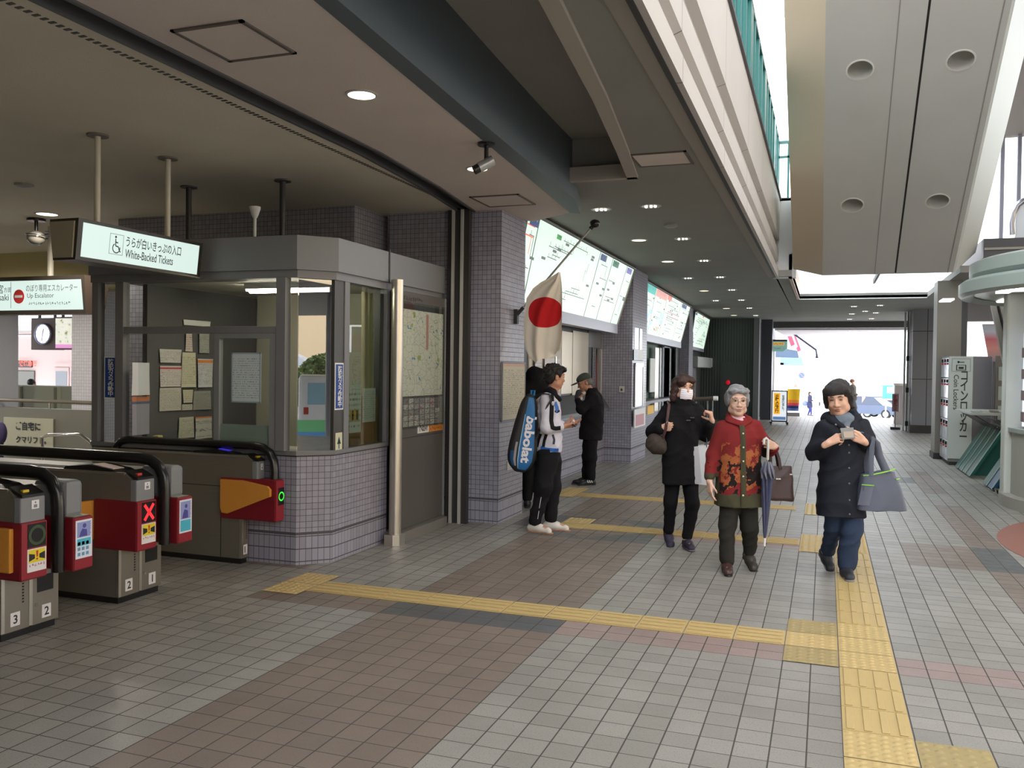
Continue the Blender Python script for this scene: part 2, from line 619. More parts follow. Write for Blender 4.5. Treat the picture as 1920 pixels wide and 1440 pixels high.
# stepped ivory fascia of the upper walkway
prof = [(FX - 0.04, 3.40), (FX, 3.40), (FX, 3.56), (FX - 0.06, 3.58), (FX - 0.06, 3.70), (FX - 0.01, 3.72), (FX - 0.01, 3.92), (FX - 0.07, 3.94), (FX - 0.07, 4.10), (FX, 4.12), (FX, 4.86), (FX - 0.18, 4.86), (FX - 0.18, 3.56), (FX - 0.04, 3.5)]
struct('trim_13', MB().prism(prof, -6, 17.2, 'y'), MWHITEP)
struct('trim_14', MB().box(FX - 0.2, FX + 0.03, -6, 17.2, 4.86, 4.90), MDGREY)
struct('floor', MB().box(-5.0, FX - 0.18, -6, 17.2, 4.55, 4.7), MDGREY)
struct('trim_15', MB().box(FX - 0.1, -0.55, 17.2, 17.4, 3.40, 4.88), M('ivory_fascia_end', (188, 188, 186), 0.5))

# tiled wall with pillars along the ticket side (slightly bowed in plan)
struct('wall_left', MB().box(-4.45, -3.70, 8.45, 8.70, 0, CEILZ), MTILED)
struct('wall_left', MB().box(-3.70, -3.19, 8.53, 9.30, 0, CEILD), MTILE)
struct('wall_left', MB().box(-4.6, -3.70, 8.70, 9.30, 0, CEILD), MTILED)
struct('wall_left', MB().box(-7.6, -4.55, 7.88, 8.6, 0, CEILZ), MTILED)
struct('wall_left', MB().box(-3.80, -3.66, 9.3, 15.1, 0, 0.92), MTILE)
struct('wall_left', MB().box(-3.80, -3.18, 15.1, 16.4, 0, CEILD), MTILE)
struct('wall_left', MB().prism([(-4.0, 16.4), (-3.68, 16.4), (-3.98, 24.6), (-4.3, 24.6)], 0, 0.92), MTILE)
struct('wall_left', MB().prism([(-4.2, 24.7), (-3.60, 24.7), (-3.63, 25.7), (-4.2, 25.7)], 0, CEILD), MTILE)
struct('wall_left', MB().prism([(-4.6, 9.3), (-4.2, 9.3), (-4.5, 31), (-5.0, 31)], 0, CEILD), MDGREY)
# end wall of ribbed dark green panels
t = NT('ribbed_green_panels')
_x, _y, _z = t.sep(t.coords())
_w = t.math('FRACT', t.math('DIVIDE', t.math('ADD', _x, 50), 0.09))
_k = t.math('LESS_THAN', _w, 0.3)
MRIB = t.bsdf(t.mix(_k, lin((78, 88, 84)), lin((58, 66, 64))), 0.5, 0, t.bump(t.math('PINGPONG', _w, 0.5), 0.5, 0.02), 0.4)
struct('wall_back', MB().box(-4.3, -2.26, 30.3, 30.5, 0, CEILD), MRIB)
struct('wall_back', MB().box(-2.26, -2.08, 30.1, 30.6, 0, CEILD), MGREY)
struct('wall_back', MB().box(-2.08, -1.72, 31.0, 31.6, 0, CEILD), M('navy_pillar_cladding', (64, 66, 76), 0.35, 0, 0.5))
struct('door_1', MB().box(-3.35, -2.50, 30.24, 30.31, 0, 1.95), M('green_grey_door', (70, 78, 76), 0.5))
# right end pillar with grey panels, plus the header over the passage
MPIL = panel_material('grey_stone_panels', (126, 126, 132), 0.62, 1.32, 0, 0.4, (60, 60, 64), 0.02)
struct('wall_right', MB().box(2.26, 3.5, 26.5, 27.6, 0, CEILD), MPIL)
struct('baseboard_right', MB().box(2.23, 3.5, 26.46, 26.5, 0, 0.22), MCHAR)
struct('trim_16', MB().box(-1.8, 3.4, 32.4, 33, CEILD - 0.22, CEILD + 0.1), MDGREY)
# square column half way down the right side
struct('wall_right', MB().box(2.0, 2.42, 18.55, 19.15, 0, CEILD), M('grey_column_stone', (128, 124, 116), 0.45, 0, 0.4, 0.06, 2))
struct('baseboard_right', MB().box(1.98, 2.44, 18.53, 19.17, 0, 0.12), MCHAR)
# ================================================================ measuring helpers (photo ray meets a real plane of the place)
_R, _U, _W, _C = np.array(_r), np.array(_u), np.array(_f), np.array((0, 0, CAMH))


def _ray(x, y):
    return _R * (x - 960) / FPX - _U * (y - 720) / FPX + _W


def onX(x, y, X):
    d = _ray(x, y)
    return _C + d * (X / d[0])


def onY(x, y, Y):
    d = _ray(x, y)
    return _C + d * (Y / d[1])


def onZ(x, y, z):
    d = _ray(x, y)
    return _C + d * ((z - CAMH) / d[2])


def sheetX(X, x0, y0, x1, y1, th=0.004):
    """thin sheet facing +X on plane X covering the photo rectangle"""
    a, b, c, d = onX(x0, y0, X), onX(x1, y0, X), onX(x0, y1, X), onX(x1, y1, X)
    return X, (a[1] + c[1]) / 2, (b[1] + d[1]) / 2, (c[2] + d[2]) / 2, (a[2] + b[2]) / 2


def sheetY(Y, x0, y0, x1, y1):
    a, b, c, d = onY(x0, y0, Y), onY(x1, y0, Y), onY(x0, y1, Y), onY(x1, y1, Y)
    return Y, (a[0] + c[0]) / 2, (b[0] + d[0]) / 2, (c[2] + d[2]) / 2, (a[2] + b[2]) / 2


def writing_material(name, ink=(70, 70, 74), paper=(220, 220, 216), lines=26.0, red=None):
    """printed sheet: rows of broken marks, too small to read in the photo"""
    t = NT(name)
    g = t.sep(t.coords('Generated'))
    row = t.math('FRACT', t.math('MULTIPLY', g[2], lines))
    m = t.math('LESS_THAN', row, 0.42)
    cv = t.n('ShaderNodeCombineXYZ')
    t.put(cv.inputs[0], t.math('MULTIPLY', t.math('ADD', g[0], g[1]), 28))
    t.put(cv.inputs[1], t.math('FLOOR', t.math('MULTIPLY', g[2], lines)))
    f = t.noise(cv.outputs[0], 1.6, 1)
    m = t.math('MULTIPLY', m, t.math('GREATER_THAN', f, 0.52))
    for ax in (2,):
        m = t.math('MULTIPLY', m, t.math('MULTIPLY', t.math('GREATER_THAN', g[ax], 0.08), t.math('LESS_THAN', g[ax], 0.9)))
    col = t.mix(t.math('MULTIPLY', m, 0.75), lin(paper), lin(ink))
    if red:
        k = t.math('MULTIPLY', t.math('GREATER_THAN', g[2], red[0]), t.math('LESS_THAN', g[2], red[1]))
        col = t.mix(k, col, lin(red[2]))
    return t.bsdf(col, 0.75)


# ================================================================ ticket booth
def build_booth():
    b = thing('ticket_booth', 'grey glazed ticket office on a tiled base beside the gates', 'booth', (-4.9, 7.0, 0))
    outer = [(-6.12, 6.05), (-4.03, 6.09), (-3.82, 6.30), (-3.82, 7.25)]
    inner = [(-3.96, 7.25), (-3.96, 6.36), (-4.09, 6.23), (-6.12, 6.19)]
    obj('tiled_base', MB().prism(outer + inner, 0, 0.885), MTILE, b)

    def off(p, d):
        return [(-6.12, p[0][1] - d), (p[1][0] + d * 0.41, p[1][1] - d), (p[2][0] + d, p[2][1] - d * 0.41), (p[3][0] + d, p[3][1])]
    obj('sill', MB().prism(off(outer, 0.02) + inner, 0.895, 0.93), MGREY, b)
    obj('sill_shadow_gap', MB().prism(off(outer, 0.004) + inner, 0.883, 0.897), MCHAR, b)
    # fascia band and roof
    fo = off(outer, 0.05)[:3] + [(-3.77, 8.40)]
    fi = [(-3.93, 8.40), (-3.93, 6.42), (-4.12, 6.25), (-6.12, 6.22)]
    obj('fascia_band', MB().prism(fo + fi, 2.40, 2.675), M('fascia_grey', (122, 124, 128), 0.5, 0, 0.35, 0.05, 2), b)
    fo2 = off(outer, 0.025)[:3] + [(-3.795, 8.40)]
    obj('head_rail', MB().prism(fo2 + fi, 2.335, 2.40), MGREY, b)
    obj('fascia_joint', MB().box(-3.768, -3.762, 7.15, 7.17, 2.40, 2.70), MCHAR, b)
    obj('roof_panel', MB().prism([(-6.1, 6.1), (-4.1, 6.2), (-3.9, 6.4), (-3.85, 8.4), (-6.1, 7.85)], 2.60, 2.66), MDGREY, b)
    obj('inner_ceiling', MB().prism([(-6.1, 6.2), (-4.12, 6.24), (-3.93, 6.42), (-3.93, 7.85), (-6.1, 7.85)], 2.36, 2.39), M('booth_cream_ceiling', (200, 196, 186), 0.8), b)
    obj('rear_lining', MB().box(-5.66, -3.96, 7.80, 7.87, 0, 2.36), M('booth_cream_wall', (176, 172, 160), 0.8), b)
    obj('right_lining', MB().box(-4.06, -3.88, 7.28, 7.84, 0, 2.36), MDGREY, b)
    obj('partition', MB().box(-5.72, -5.67, 6.22, 7.8, 0, 2.33), M('partition_grey', (84, 84, 87), 0.7), b)
    fl = MB().box(-5.66, -4.0, 6.25, 7.8, 0, 0.02)
    obj('inner_floor', fl, MDGREY, b)
    # posts and rails of the glazing
    for x in (-5.86, -4.205):
        obj('glazing_post', MB().box(x, x + 0.09, 6.04, 6.12, 0.93, 2.34, 0.004), MGREY, b)
    obj('glazing_post', MB().box(-6.12, -6.05, 6.04, 6.12, 0.93, 2.34, 0.004), MGREY, b)
    obj('glazing_post', MB().box(-3.875, -3.80, 6.44, 6.52, 0.93, 2.34, 0.004), MGREY, b)
    obj('glazing_post', MB().box(-3.875, -3.805, 7.19, 7.26, 0.93, 2.34, 0.004), MGREY, b)
    obj('dark_corner_panel', MB().box(-3.86, -3.81, 6.29, 6.44, 0.93, 2.34), M('dark_panel', (66, 64, 60), 0.35), b)
    obj('transom', MB().box(-5.80, -4.20, 6.045, 6.115, 1.885, 1.945, 0.004), MGREY, b)
    sash = obj('sliding_sash', MB().box(-4.815, -4.765, 6.05, 6.10, 0.93, 1.885).box(-4.27, -4.205, 6.05, 6.10, 0.93, 1.885).box(-4.765, -4.27, 6.05, 6.10, 1.845, 1.885).box(-4.765, -4.27, 6.05, 6.10, 0.93, 0.965), M('sash_grey', (128, 130, 132), 0.4), b)
    obj('sash_glass', MB().box(-4.765, -4.27, 6.072, 6.078, 0.965, 1.845), MGLASS, sash)
    obj('frosted_film', MB().box(-4.765, -4.27, 6.080, 6.083, 0.965, 1.13), M('frosted_film_grey', (150, 166, 160), 0.7), sash)
    obj('pane', MB().box(-6.05, -5.86, 6.076, 6.082, 0.93, 2.34), MGLASS, b)
    obj('pane', MB().box(-5.77, -4.815, 6.076, 6.082, 0.93, 1.885), MGLASS, b)
    obj('pane', MB().box(-5.77, -4.205, 6.076, 6.082, 1.945, 2.34), MGLASS, b)
    obj('pane', MB().box(-4.115, -4.035, 6.086, 6.092, 0.93, 2.34), MGLASS, b)
    mir = glass_material('reflective_chamfer_glass', (150, 150, 146), 7.0, 1.5)
    obj('chamfer_pane', MB().prism([(-4.03, 6.10), (-3.83, 6.30), (-3.834, 6.304), (-4.034, 6.104)], 0.93, 2.335), mir, b)
    obj('pane', MB().box(-3.843, -3.837, 6.52, 7.19, 0.93, 2.335), glass_material('side_window_glass', (214, 220, 214), 1.0), b)
    lt = obj('fluorescent_fitting', MB().box(-4.98, -4.02, 6.66, 6.80, 2.315, 2.36), MWHITE, b)
    dif = MB()
    for i in range(16):
        dif.tube([(-4.96 + i * 0.058, 6.73, 2.305), (-4.96 + i * 0.058 + 0.05, 6.73, 2.305)], 0.026, 10)
    dif.box(-4.98, -4.03, 6.69, 6.77, 2.30, 2.316)
    obj('diffuser', dif, E('booth_tube_light', (255, 246, 224), 42), lt)
    # desk inside
    obj('desk', MB().box(-5.6, -4.2, 6.25, 6.75, 0.86, 0.90), M('desk_laminate', (150, 148, 140), 0.5), b)
    # poles that carry the roof from the ceiling
    for p, y in (((354, 350), 0), ((530, 338), 0)):
        q = onZ(*p, CEILZ)
        k = obj('ceiling_post', MB().cyl((q[0], q[1], 2.64), (q[0], q[1], CEILZ), 0.026, seg=12), MCHAR, b)
        obj('ceiling_flange', MB().cyl((q[0], q[1], CEILZ - 0.012), (q[0], q[1], CEILZ), 0.075, seg=20), MDGREY, k)
    return b


build_booth()
q = onY(478, 395, 6.6)
rs = thing('roof_antenna', 'small white mast with a flared head on the booth roof', 'antenna', (q[0], 6.6, 2.66))
obj('mast', MB().cyl((q[0], 6.6, 2.66), (q[0], 6.6, q[2] - 0.02), 0.014, seg=10), MWHITE, rs)
obj('flared_head', MB().lathe([(0.0, -0.07), (0.02, -0.065), (0.035, -0.03), (0.05, 0.02), (0.05, 0.035), (0, 0.04)], (q[0], 6.6, q[2]), 16), MWHITE, rs)

# papers on the partition inside the booth
PAPERS = [
    ('notice_sheet', 'white blank sheet low on the left of the booth partition', 247, 680, 281, 741, (214, 216, 224), None, None),
    ('binder', 'lavender folder with orange and blue bands below the blank sheet', 247, 743, 281, 815, (150, 148, 164), 'bands', None),
    ('notice_sheet', 'small white route sheet topmost in the left column of papers', 300, 655, 340, 680, (206, 202, 200), 9, None),
    ('notice_sheet', 'white sheet with a red heading under the route sheet', 301, 686, 339, 725, (214, 206, 204), 12, (0.84, 0.93, (196, 80, 90))),
    ('notice_sheet', 'crumpled pale grey sheet under the one with red heading', 300, 727, 339, 770, (196, 192, 182), 14, None),
    ('notice_sheet', 'long cream sheet hanging in the middle column of papers', 341, 661, 367, 726, (204, 200, 176), 20, None),
    ('notice_sheet', 'narrow pink slip above the long cream sheet', 348, 625, 361, 659, (206, 190, 184), 8, None),
    ('notice_sheet', 'grey slip at the top of the right column of papers', 373, 625, 393, 662, (166, 166, 162), 12, None),
    ('notice_sheet', 'white sheet held by a black clip beside an orange mark', 371, 673, 399, 726, (202, 204, 206), 20, (0.86, 0.96, (210, 130, 70))),
    ('notice_sheet', 'small cream note below the long cream sheet', 344, 731, 361, 755, (204, 198, 176), 7, None),
    ('notice_sheet', 'tiny white label under the small cream note', 342, 758, 360, 769, (196, 194, 184), 4, None),
    ('notice_sheet', 'grey printed square sheet right of the small cream note', 363, 733, 395, 768, (150, 150, 144), 22, None),
    ('notice_sheet', 'cream sheet under a black clip at the bottom of the partition', 335, 782, 364, 821, (190, 188, 172), 18, None),
    ('notice_sheet', 'stack of white forms with an orange clip at partition foot', 366, 781, 398, 822, (196, 196, 190), 0, (0.93, 1.0, (200, 120, 70))),
    ('notice_sheet', 'wide white card above the transom on the partition', 344, 601, 395, 611, (226, 228, 226), None, None),
]
for i, (nm, lb, x0, y0, x1, y1, c, rows, red) in enumerate(PAPERS):
    X, ya, yb, za, zb = sheetX(-5.655 if i else -5.64, x0, y0, x1, y1)
    if rows == 'bands':
        t = NT('binder_bands')
        g = t.sep(t.coords('Generated'))
        m = t.ramp(g[2], [(0.0, lin(c)), (0.80, lin((80, 96, 130))), (0.86, lin((186, 120, 90)))])
        t.m.node_tree.nodes['Color Ramp'].color_ramp.interpolation = 'CONSTANT'
        mt = t.bsdf(m, 0.6)
    elif rows is None:
        mt = M('sheet_%d' % i, c, 0.75)
    else:
        mt = writing_material('written_sheet_%d' % i, (110, 106, 106), c, rows or 3, red)
    tag(obj(nm, MB().grid(lambda a, b: (X + 0.006 * sin(3 * a + 2 * b + i), ya + (yb - ya) * a, za + (zb - za) * b), 5, 5), mt), lb, 'paper', 'papers on the booth partition')

# notice poster on the sash, posters in the side window, vertical blue strips
Y, xa, xb, za, zb = sheetY(6.066, 434, 661, 489, 755)
n = thing('sash_notice', 'framed pale notice sheet stuck on the booth sliding window', 'notice', ((xa + xb) / 2, Y, za))
obj('sheet', MB().box(xa, xb, Y, Y + 0.004, za, zb), writing_material('sash_notice_print', (120, 126, 130), (196, 208, 212), 22), n)
fr = 0.012
obj('border', MB().box(xa, xb, Y - 0.003, Y, za, za + fr).box(xa, xb, Y - 0.003, Y, zb - fr, zb).box(xa, xa + fr, Y - 0.003, Y, za, zb).box(xb - fr, xb, Y - 0.003, Y, za, zb), M('notice_border', (150, 166, 174), 0.5), n)


def blue_strip(name, label, X, Y, width, z0, z1, facing):
    """vertical blue sticker reading 'security cameras in operation'"""
    u = (0, 1, 0) if facing == 'x' else (1, 0, 0)
    nrm = (1, 0, 0) if facing == 'x' else (0, -1, 0)
    s = thing(name, label, 'sticker', (X, Y, z0))
    o = Vector((X, Y, z0))
    obj('white_edge', MB().obox(o, u, Z1, nrm, width, z1 - z0, 0.003), MWHITE, s)
    m = 0.012
    obj('blue_field', MB().obox(o + Vector(u) * m + Vector((0, 0, m)), u, Z1, nrm, width - 2 * m, z1 - z0 - 2 * m, 0.005), M('sticker_blue', (22, 66, 142), 0.5), s)
    c = o + Vector(u) * (width * 0.56) + Vector((0, 0, (z0 + z1) / 2 - z0)) + Vector(nrm) * 0.0055
    obj('lettering', text_mesh('防犯カメラ作動中', c, u, Z1, w=width * 0.5, h=(z1 - z0) * 0.88, align='CENTER', vertical=True, bold=0.02), MWHITE, s)


a, b = onX(616, 680, -3.805), onX(641, 768, -3.805)
blue_strip('camera_notice_sticker', 'blue upright sticker with white characters on the booth corner panel', -3.809, 6.30, 0.135, b[2], a[2], 'x')
a, b = onY(196, 668, 6.07), onY(218, 748, 6.07)
blue_strip('camera_notice_sticker', 'blue upright sticker on the narrow left pane of the booth', a[0], 6.07, b[0] - a[0], b[2], a[2], 'y')
a, b = onX(629, 812, -3.805), onX(641, 848, -3.805)
s = thing('arrow_label', 'cream label with a green arrow below the blue corner sticker', 'label', (-3.80, a[1], b[2]))
obj('card', MB().box(-3.808, -3.803, a[1], b[1], b[2], a[2]), M('cream_card', (206, 204, 180), 0.6), s)
ym, zm = (a[1] + b[1]) / 2, (a[2] + b[2]) / 2
obj('arrow', MB().box(-3.803, -3.801, ym - 0.006, ym + 0.006, zm - 0.05, zm + 0.03).prism([(ym - 0.03, zm - 0.01), (ym, zm + 0.05), (ym + 0.03, zm - 0.01)], -3.803, -3.801, 'x'), M('arrow_green', (50, 92, 80), 0.5), s)

X, ya, yb, za, zb = sheetX(-3.86, 655, 721, 677, 811)
n = thing('window_poster', 'white poster with a yellow pictogram box in the side window', 'poster', (X, ya, za))
obj('sheet', MB().box(X - 0.004, X, ya, yb, za, zb), writing_material('poster_print', (60, 60, 64), (214, 216, 214), 9), n)
obj('yellow_box', MB().box(X, X + 0.002, ya + 0.01, yb - 0.04, za + 0.10, za + 0.20), M('poster_yellow', (200, 160, 40), 0.6), n)
pf = MB()
for k in (0, 1):
    yy = ya + 0.055 + 0.075 * k
    pf.box(X + 0.002, X + 0.004, yy - 0.014, yy + 0.014, za + 0.11, za + 0.17).ell((X + 0.003, yy, za + 0.183), (0.002, 0.012, 0.012), 10, 6)
obj('pictogram_figures', pf, M('pictogram_black', (34, 32, 28), 0.6), n)
X, ya, yb, za, zb = sheetX(-3.87, 680, 728, 704, 791)
tag(obj('notice_sheet', MB().box(X - 0.004, X, ya, yb, za, zb), writing_material('form_print', (130, 132, 134), (206, 210, 212), 16)), 'white form on the corkboard behind the side window', 'paper')
tag(obj('corkboard', MB().box(-3.93, -3.885, 6.53, 7.18, 0.93, 1.36), M('cork_brown', (150, 116, 82), 0.85, 0, 0.3, 0.15, 40)), 'brown corkboard standing inside the side window', 'board')
cur = MB().grid(lambda a, b: (-3.95 + 0.03 * sin(a * 16), 6.98 + 0.17 * a + 0.05 * (1 - b) * a, 1.25 + 1.05 * b), 28, 8)
tag(obj('curtain', cur, M('cream_curtain', (168, 160, 128), 0.9)), 'cream curtain gathered at the right of the side window', 'curtain')
mon = thing('desk_screen', 'grey curved screen back at the right end of the side window sill', 'screen', (-3.93, 7.12, 0.93))
obj('screen_back', MB().grid(lambda a, b: (-3.90 - 0.04 * b * b, 7.06 + 0.11 * a + 0.03 * b, 0.95 + 0.34 * b), 6, 6), MGREY, mon)
obj('screen_foot', MB().cyl((-3.92, 7.06, 0.93), (-3.92, 7.06, 0.955), 0.03, seg=14), MCHROME, mon)
for (px, py, lb) in (((270, 817), 0, 'white rounded lamp dome left on the booth counter'), ((505, 824), 0, 'white rounded lamp dome right on the booth counter')):
    q = onY(px[0], 822, 6.15)
    tag(obj('counter_dome', MB().lathe([(0.075, 0.0), (0.07, 0.012), (0.05, 0.028), (0.0, 0.036)], (q[0], 6.16, 0.93 + 0.0), 20), MWHITE), lb, 'dome')
q = onY(296, 815, 6.16)
tag(obj('yellow_box', MB().box(q[0] - 0.03, q[0] + 0.03, 6.13, 6.19, 0.93, 1.0, 0.006), M('pale_yellow_card', (196, 186, 120), 0.7)), 'small pale yellow box on the booth counter', 'box')

# ================================================================ area map board with its steel post
mb_ = thing('area_map_board', 'tall grey board with a town map and a steel post beside the booth', 'map board', (-3.80, 7.9, 0))
obj('panel', MB().box(-3.86, -3.775, 7.40, 8.40, 0.10, 2.335, 0.006), M('board_taupe', (84, 80, 75), 0.45, 0, 0.4, 0.04, 2), mb_)
obj('kick_base', MB().box(-3.92, -3.70, 7.37, 8.37, 0, 0.10, 0.004), M('board_base', (112, 108, 102), 0.4), mb_)
obj('panel_joint', MB().box(-3.776, -3.772, 7.42, 8.43, 0.955, 0.963), MCHAR, mb_)
obj('edge_strip', MB().box(-3.80, -3.768, 8.40, 8.44, 0.10, 2.335), MGREY, mb_)
post = obj('post', MB().cyl((-3.755, 7.315, 0.10), (-3.755, 7.315, 2.42), 0.056, seg=32), MSTEELV, mb_)
obj('post_foot', MB().prism([(-3.815, 7.22), (-3.73, 7.22), (-3.68, 7.26), (-3.68, 7.37), (-3.815, 7.37)], 0, 0.10), MSTEELV, mb_)
obj('title_lettering', marks((-3.772, 7.47, 2.25), Y1, Z1, 0.42, 0.05, 9), M('title_dark', (58, 54, 50), 0.6), mb_)
t = NT('town_map')
g = t.sep(t.coords('Generated'))
cv = t.n('ShaderNodeCombineXYZ')
t.put(cv.inputs[0], g[1])
t.put(cv.inputs[1], t.math('MULTIPLY', g[2], 1.3))
v = t.n('ShaderNodeTexVoronoi', feature='DISTANCE_TO_EDGE')
t.put(v.inputs['Vector'], cv.outputs[0])
v.inputs['Scale'].default_value = 9
col = t.mix(t.math('LESS_THAN', v.outputs['Distance'], 0.025), lin((224, 224, 212)), lin((180, 178, 170)))
nz = t.noise(cv.outputs[0], 5.5, 2)
col = t.mix(t.math('GREATER_THAN', nz, 0.66), col, lin((96, 150, 190)))
nz2 = t.noise(cv.outputs[0], 6.1, 2)
t.t.nodes[-1]
col = t.mix(t.math('LESS_THAN', nz2, 0.33), col, lin((160, 176, 90)))
sp = t.noise(cv.outputs[0], 60, 1)
col = t.mix(t.math('GREATER_THAN', sp, 0.68), col, lin((120, 84, 76)))
spine = t.box(g[1], g[2], 0.56, 0.62, 0.55, 0.97)
col = t.mix(spine, col, lin((196, 140, 132)))
MMAP = t.bsdf(col, 0.35)
mp = obj('map_sheet', MB().box(-3.774, -3.768, 7.45, 8.36, 1.35, 2.17), MMAP, mb_)
obj('map_header', MB().box(-3.774, -3.766, 7.45, 8.36, 2.17, 2.22), MCHAR, mb_)
t = NT('advert_grid')
g = t.sep(t.coords('Generated'))
br = t.n('ShaderNodeTexBrick')
cv = t.n('ShaderNodeCombineXYZ')
t.put(cv.inputs[0], g[1])
t.put(cv.inputs[1], g[2])
t.put(br.inputs['Vector'], cv.outputs[0])
br.offset = 0
br.inputs['Scale'].default_value = 1.0
br.inputs['Brick Width'].default_value = 0.143
br.inputs['Row Height'].default_value = 0.2
br.inputs['Mortar Size'].default_value = 0.012
br.inputs['Color1'].default_value = lin((196, 194, 190))
br.inputs['Color2'].default_value = lin((120, 112, 118))
br.inputs['Mortar'].default_value = lin((90, 88, 86))
f = t.noise(cv.outputs[0], 22, 2)
col = t.mix(t.math('MULTIPLY', t.math('GREATER_THAN', f, 0.58), 0.8), br.outputs['Color'], lin((60, 58, 62)))
f2 = t.noise(cv.outputs[0], 7, 1)
col = t.mix(t.math('MULTIPLY', t.math('GREATER_THAN', f2, 0.66), 0.8), col, lin((170, 60, 60)))
obj('advert_grid', MB().box(-3.774, -3.768, 7.47, 8.30, 1.06, 1.33), t.bsdf(col, 0.4), mb_)
obj('advert_index', MB().box(-3.774, -3.768, 8.305, 8.37, 1.06, 1.33), writing_material('index_print', (90, 90, 90), (150, 148, 144), 14), mb_)
nv = obj('logo_plate', MB().box(-3.774, -3.766, 7.80, 8.04, 0.985, 1.05), MPAPER, mb_)
obj('logo_lettering', text_mesh('Navi', (-3.765, 7.83, 1.0), Y1, Z1, w=0.18, bold=0.02), MBLACK, nv)
ov = obj('orange_plate', MB().box(-3.774, -3.766, 8.04, 8.38, 0.985, 1.05), M('plate_orange', (200, 124, 40), 0.5), mb_)
obj('orange_plate_lettering', marks((-3.765, 8.07, 1.0), Y1, Z1, 0.28, 0.035, 6), M('plate_brown_ink', (120, 60, 20), 0.5), ov)
# glass cover
obj('cover_glass', MB().box(-3.762, -3.758, 7.43, 8.39, 1.04, 2.24), MGLASS, mb_)

mb_.location = (-3.73, 7.75, 0)
# ================================================================ shutter guide rails in the tiled wall
gr = thing('shutter_guide', 'pair of upright steel shutter rails in the dark tiled wall', 'shutter rail', (-3.66, 8.44, 0))
obj('dark_channel', MB().box(-3.74, -3.50, 8.40, 8.47, 0, CEILZ), MCHAR, gr)
for x in (-3.685, -3.585):
    obj('rail', MB().box(x, x + 0.026, 8.372, 8.41, 0, CEILZ), M('guide_rail_steel', (206, 204, 200), 0.35, 0.4), gr)

# ================================================================ ticket gates
MRED = M('gate_red', (120, 24, 36), 0.42, 0, 0.4)
MREDF = M('gate_red_front', (138, 30, 42), 0.42, 0, 0.4)
MHEAD = M('gate_grey_plastic', (122, 124, 128), 0.5)
MORANGE = M('flap_orange', (206, 140, 58), 0.75, 0, 0.25, 0.05, 60)
MSTK = M('sticker_white', (222, 220, 224), 0.5)
MYEL = M('sticker_yellow', (226, 206, 36), 0.5)
MINK = M('sticker_black', (26, 26, 28), 0.5)


def ring(c, r0, r1, mat, name, parent):
    m = MB()
    vs, fs = [], []
    n = 36
    for k in range(n):
        a = 2 * pi * k / n
        vs += [(c[0], c[1] + r0 * cos(a), c[2] + r0 * sin(a)), (c[0], c[1] + r1 * cos(a), c[2] + r1 * sin(a))]
    for k in range(n):
        k2 = (k + 1) % n
        fs.append((2 * k, 2 * k + 1, 2 * k2 + 1, 2 * k2))
    m.add(vs, fs)
    return obj(name, m, mat, parent)


def digit(parent, X, y, z, ch):
    pl = obj('number_plate', MB().box(X, X + 0.004, y - 0.032, y + 0.032, z - 0.04, z + 0.04), MSTK, parent)
    obj('digit', text_mesh(ch, (X + 0.0055, y, z), Y1, Z1, h=0.052, align='CENTER', bold=0.02), MINK, pl)


def warning_sticker(parent, X, y0, z0, z1, w):
    st = obj('warning_sticker', MB().box(X, X + 0.003, y0, y0 + w, z0, z1), MSTK, parent)
    zz = z0 + (z1 - z0) * 0.40
    obj('yellow_field', MB().box(X + 0.003, X + 0.004, y0 + 0.008, y0 + w - 0.008, zz, z1 - 0.006), MYEL, st)
    m = MB()
    yc = y0 + w / 2
    for sgn in (-1, 1):
        m.prism([(yc + sgn * (w * 0.42), zz + 0.01), (yc + sgn * (w * 0.42), zz + 0.055), (yc + sgn * w * 0.12, zz + 0.045), (yc + sgn * w * 0.12, zz + 0.022)], X + 0.004, X + 0.005, 'x')
    obj('gate_pictogram', m, MINK, st)
    ex = MB().prism([(yc - 0.007, z1 - 0.014), (yc + 0.007, z1 - 0.014), (yc + 0.004, zz + 0.03), (yc - 0.004, zz + 0.03)], X + 0.005, X + 0.006, 'x').ell((X + 0.005, yc, zz + 0.018), (0.002, 0.006, 0.006), 8, 6)
    obj('exclamation_mark', ex, M('sticker_red', (196, 40, 40), 0.5), st)
    obj('caption', marks((X + 0.004, y0 + 0.01, z0 + (z1 - z0) * 0.22), Y1, Z1, w - 0.02, 0.018, 6), M('caption_red', (180, 70, 80), 0.5), st)


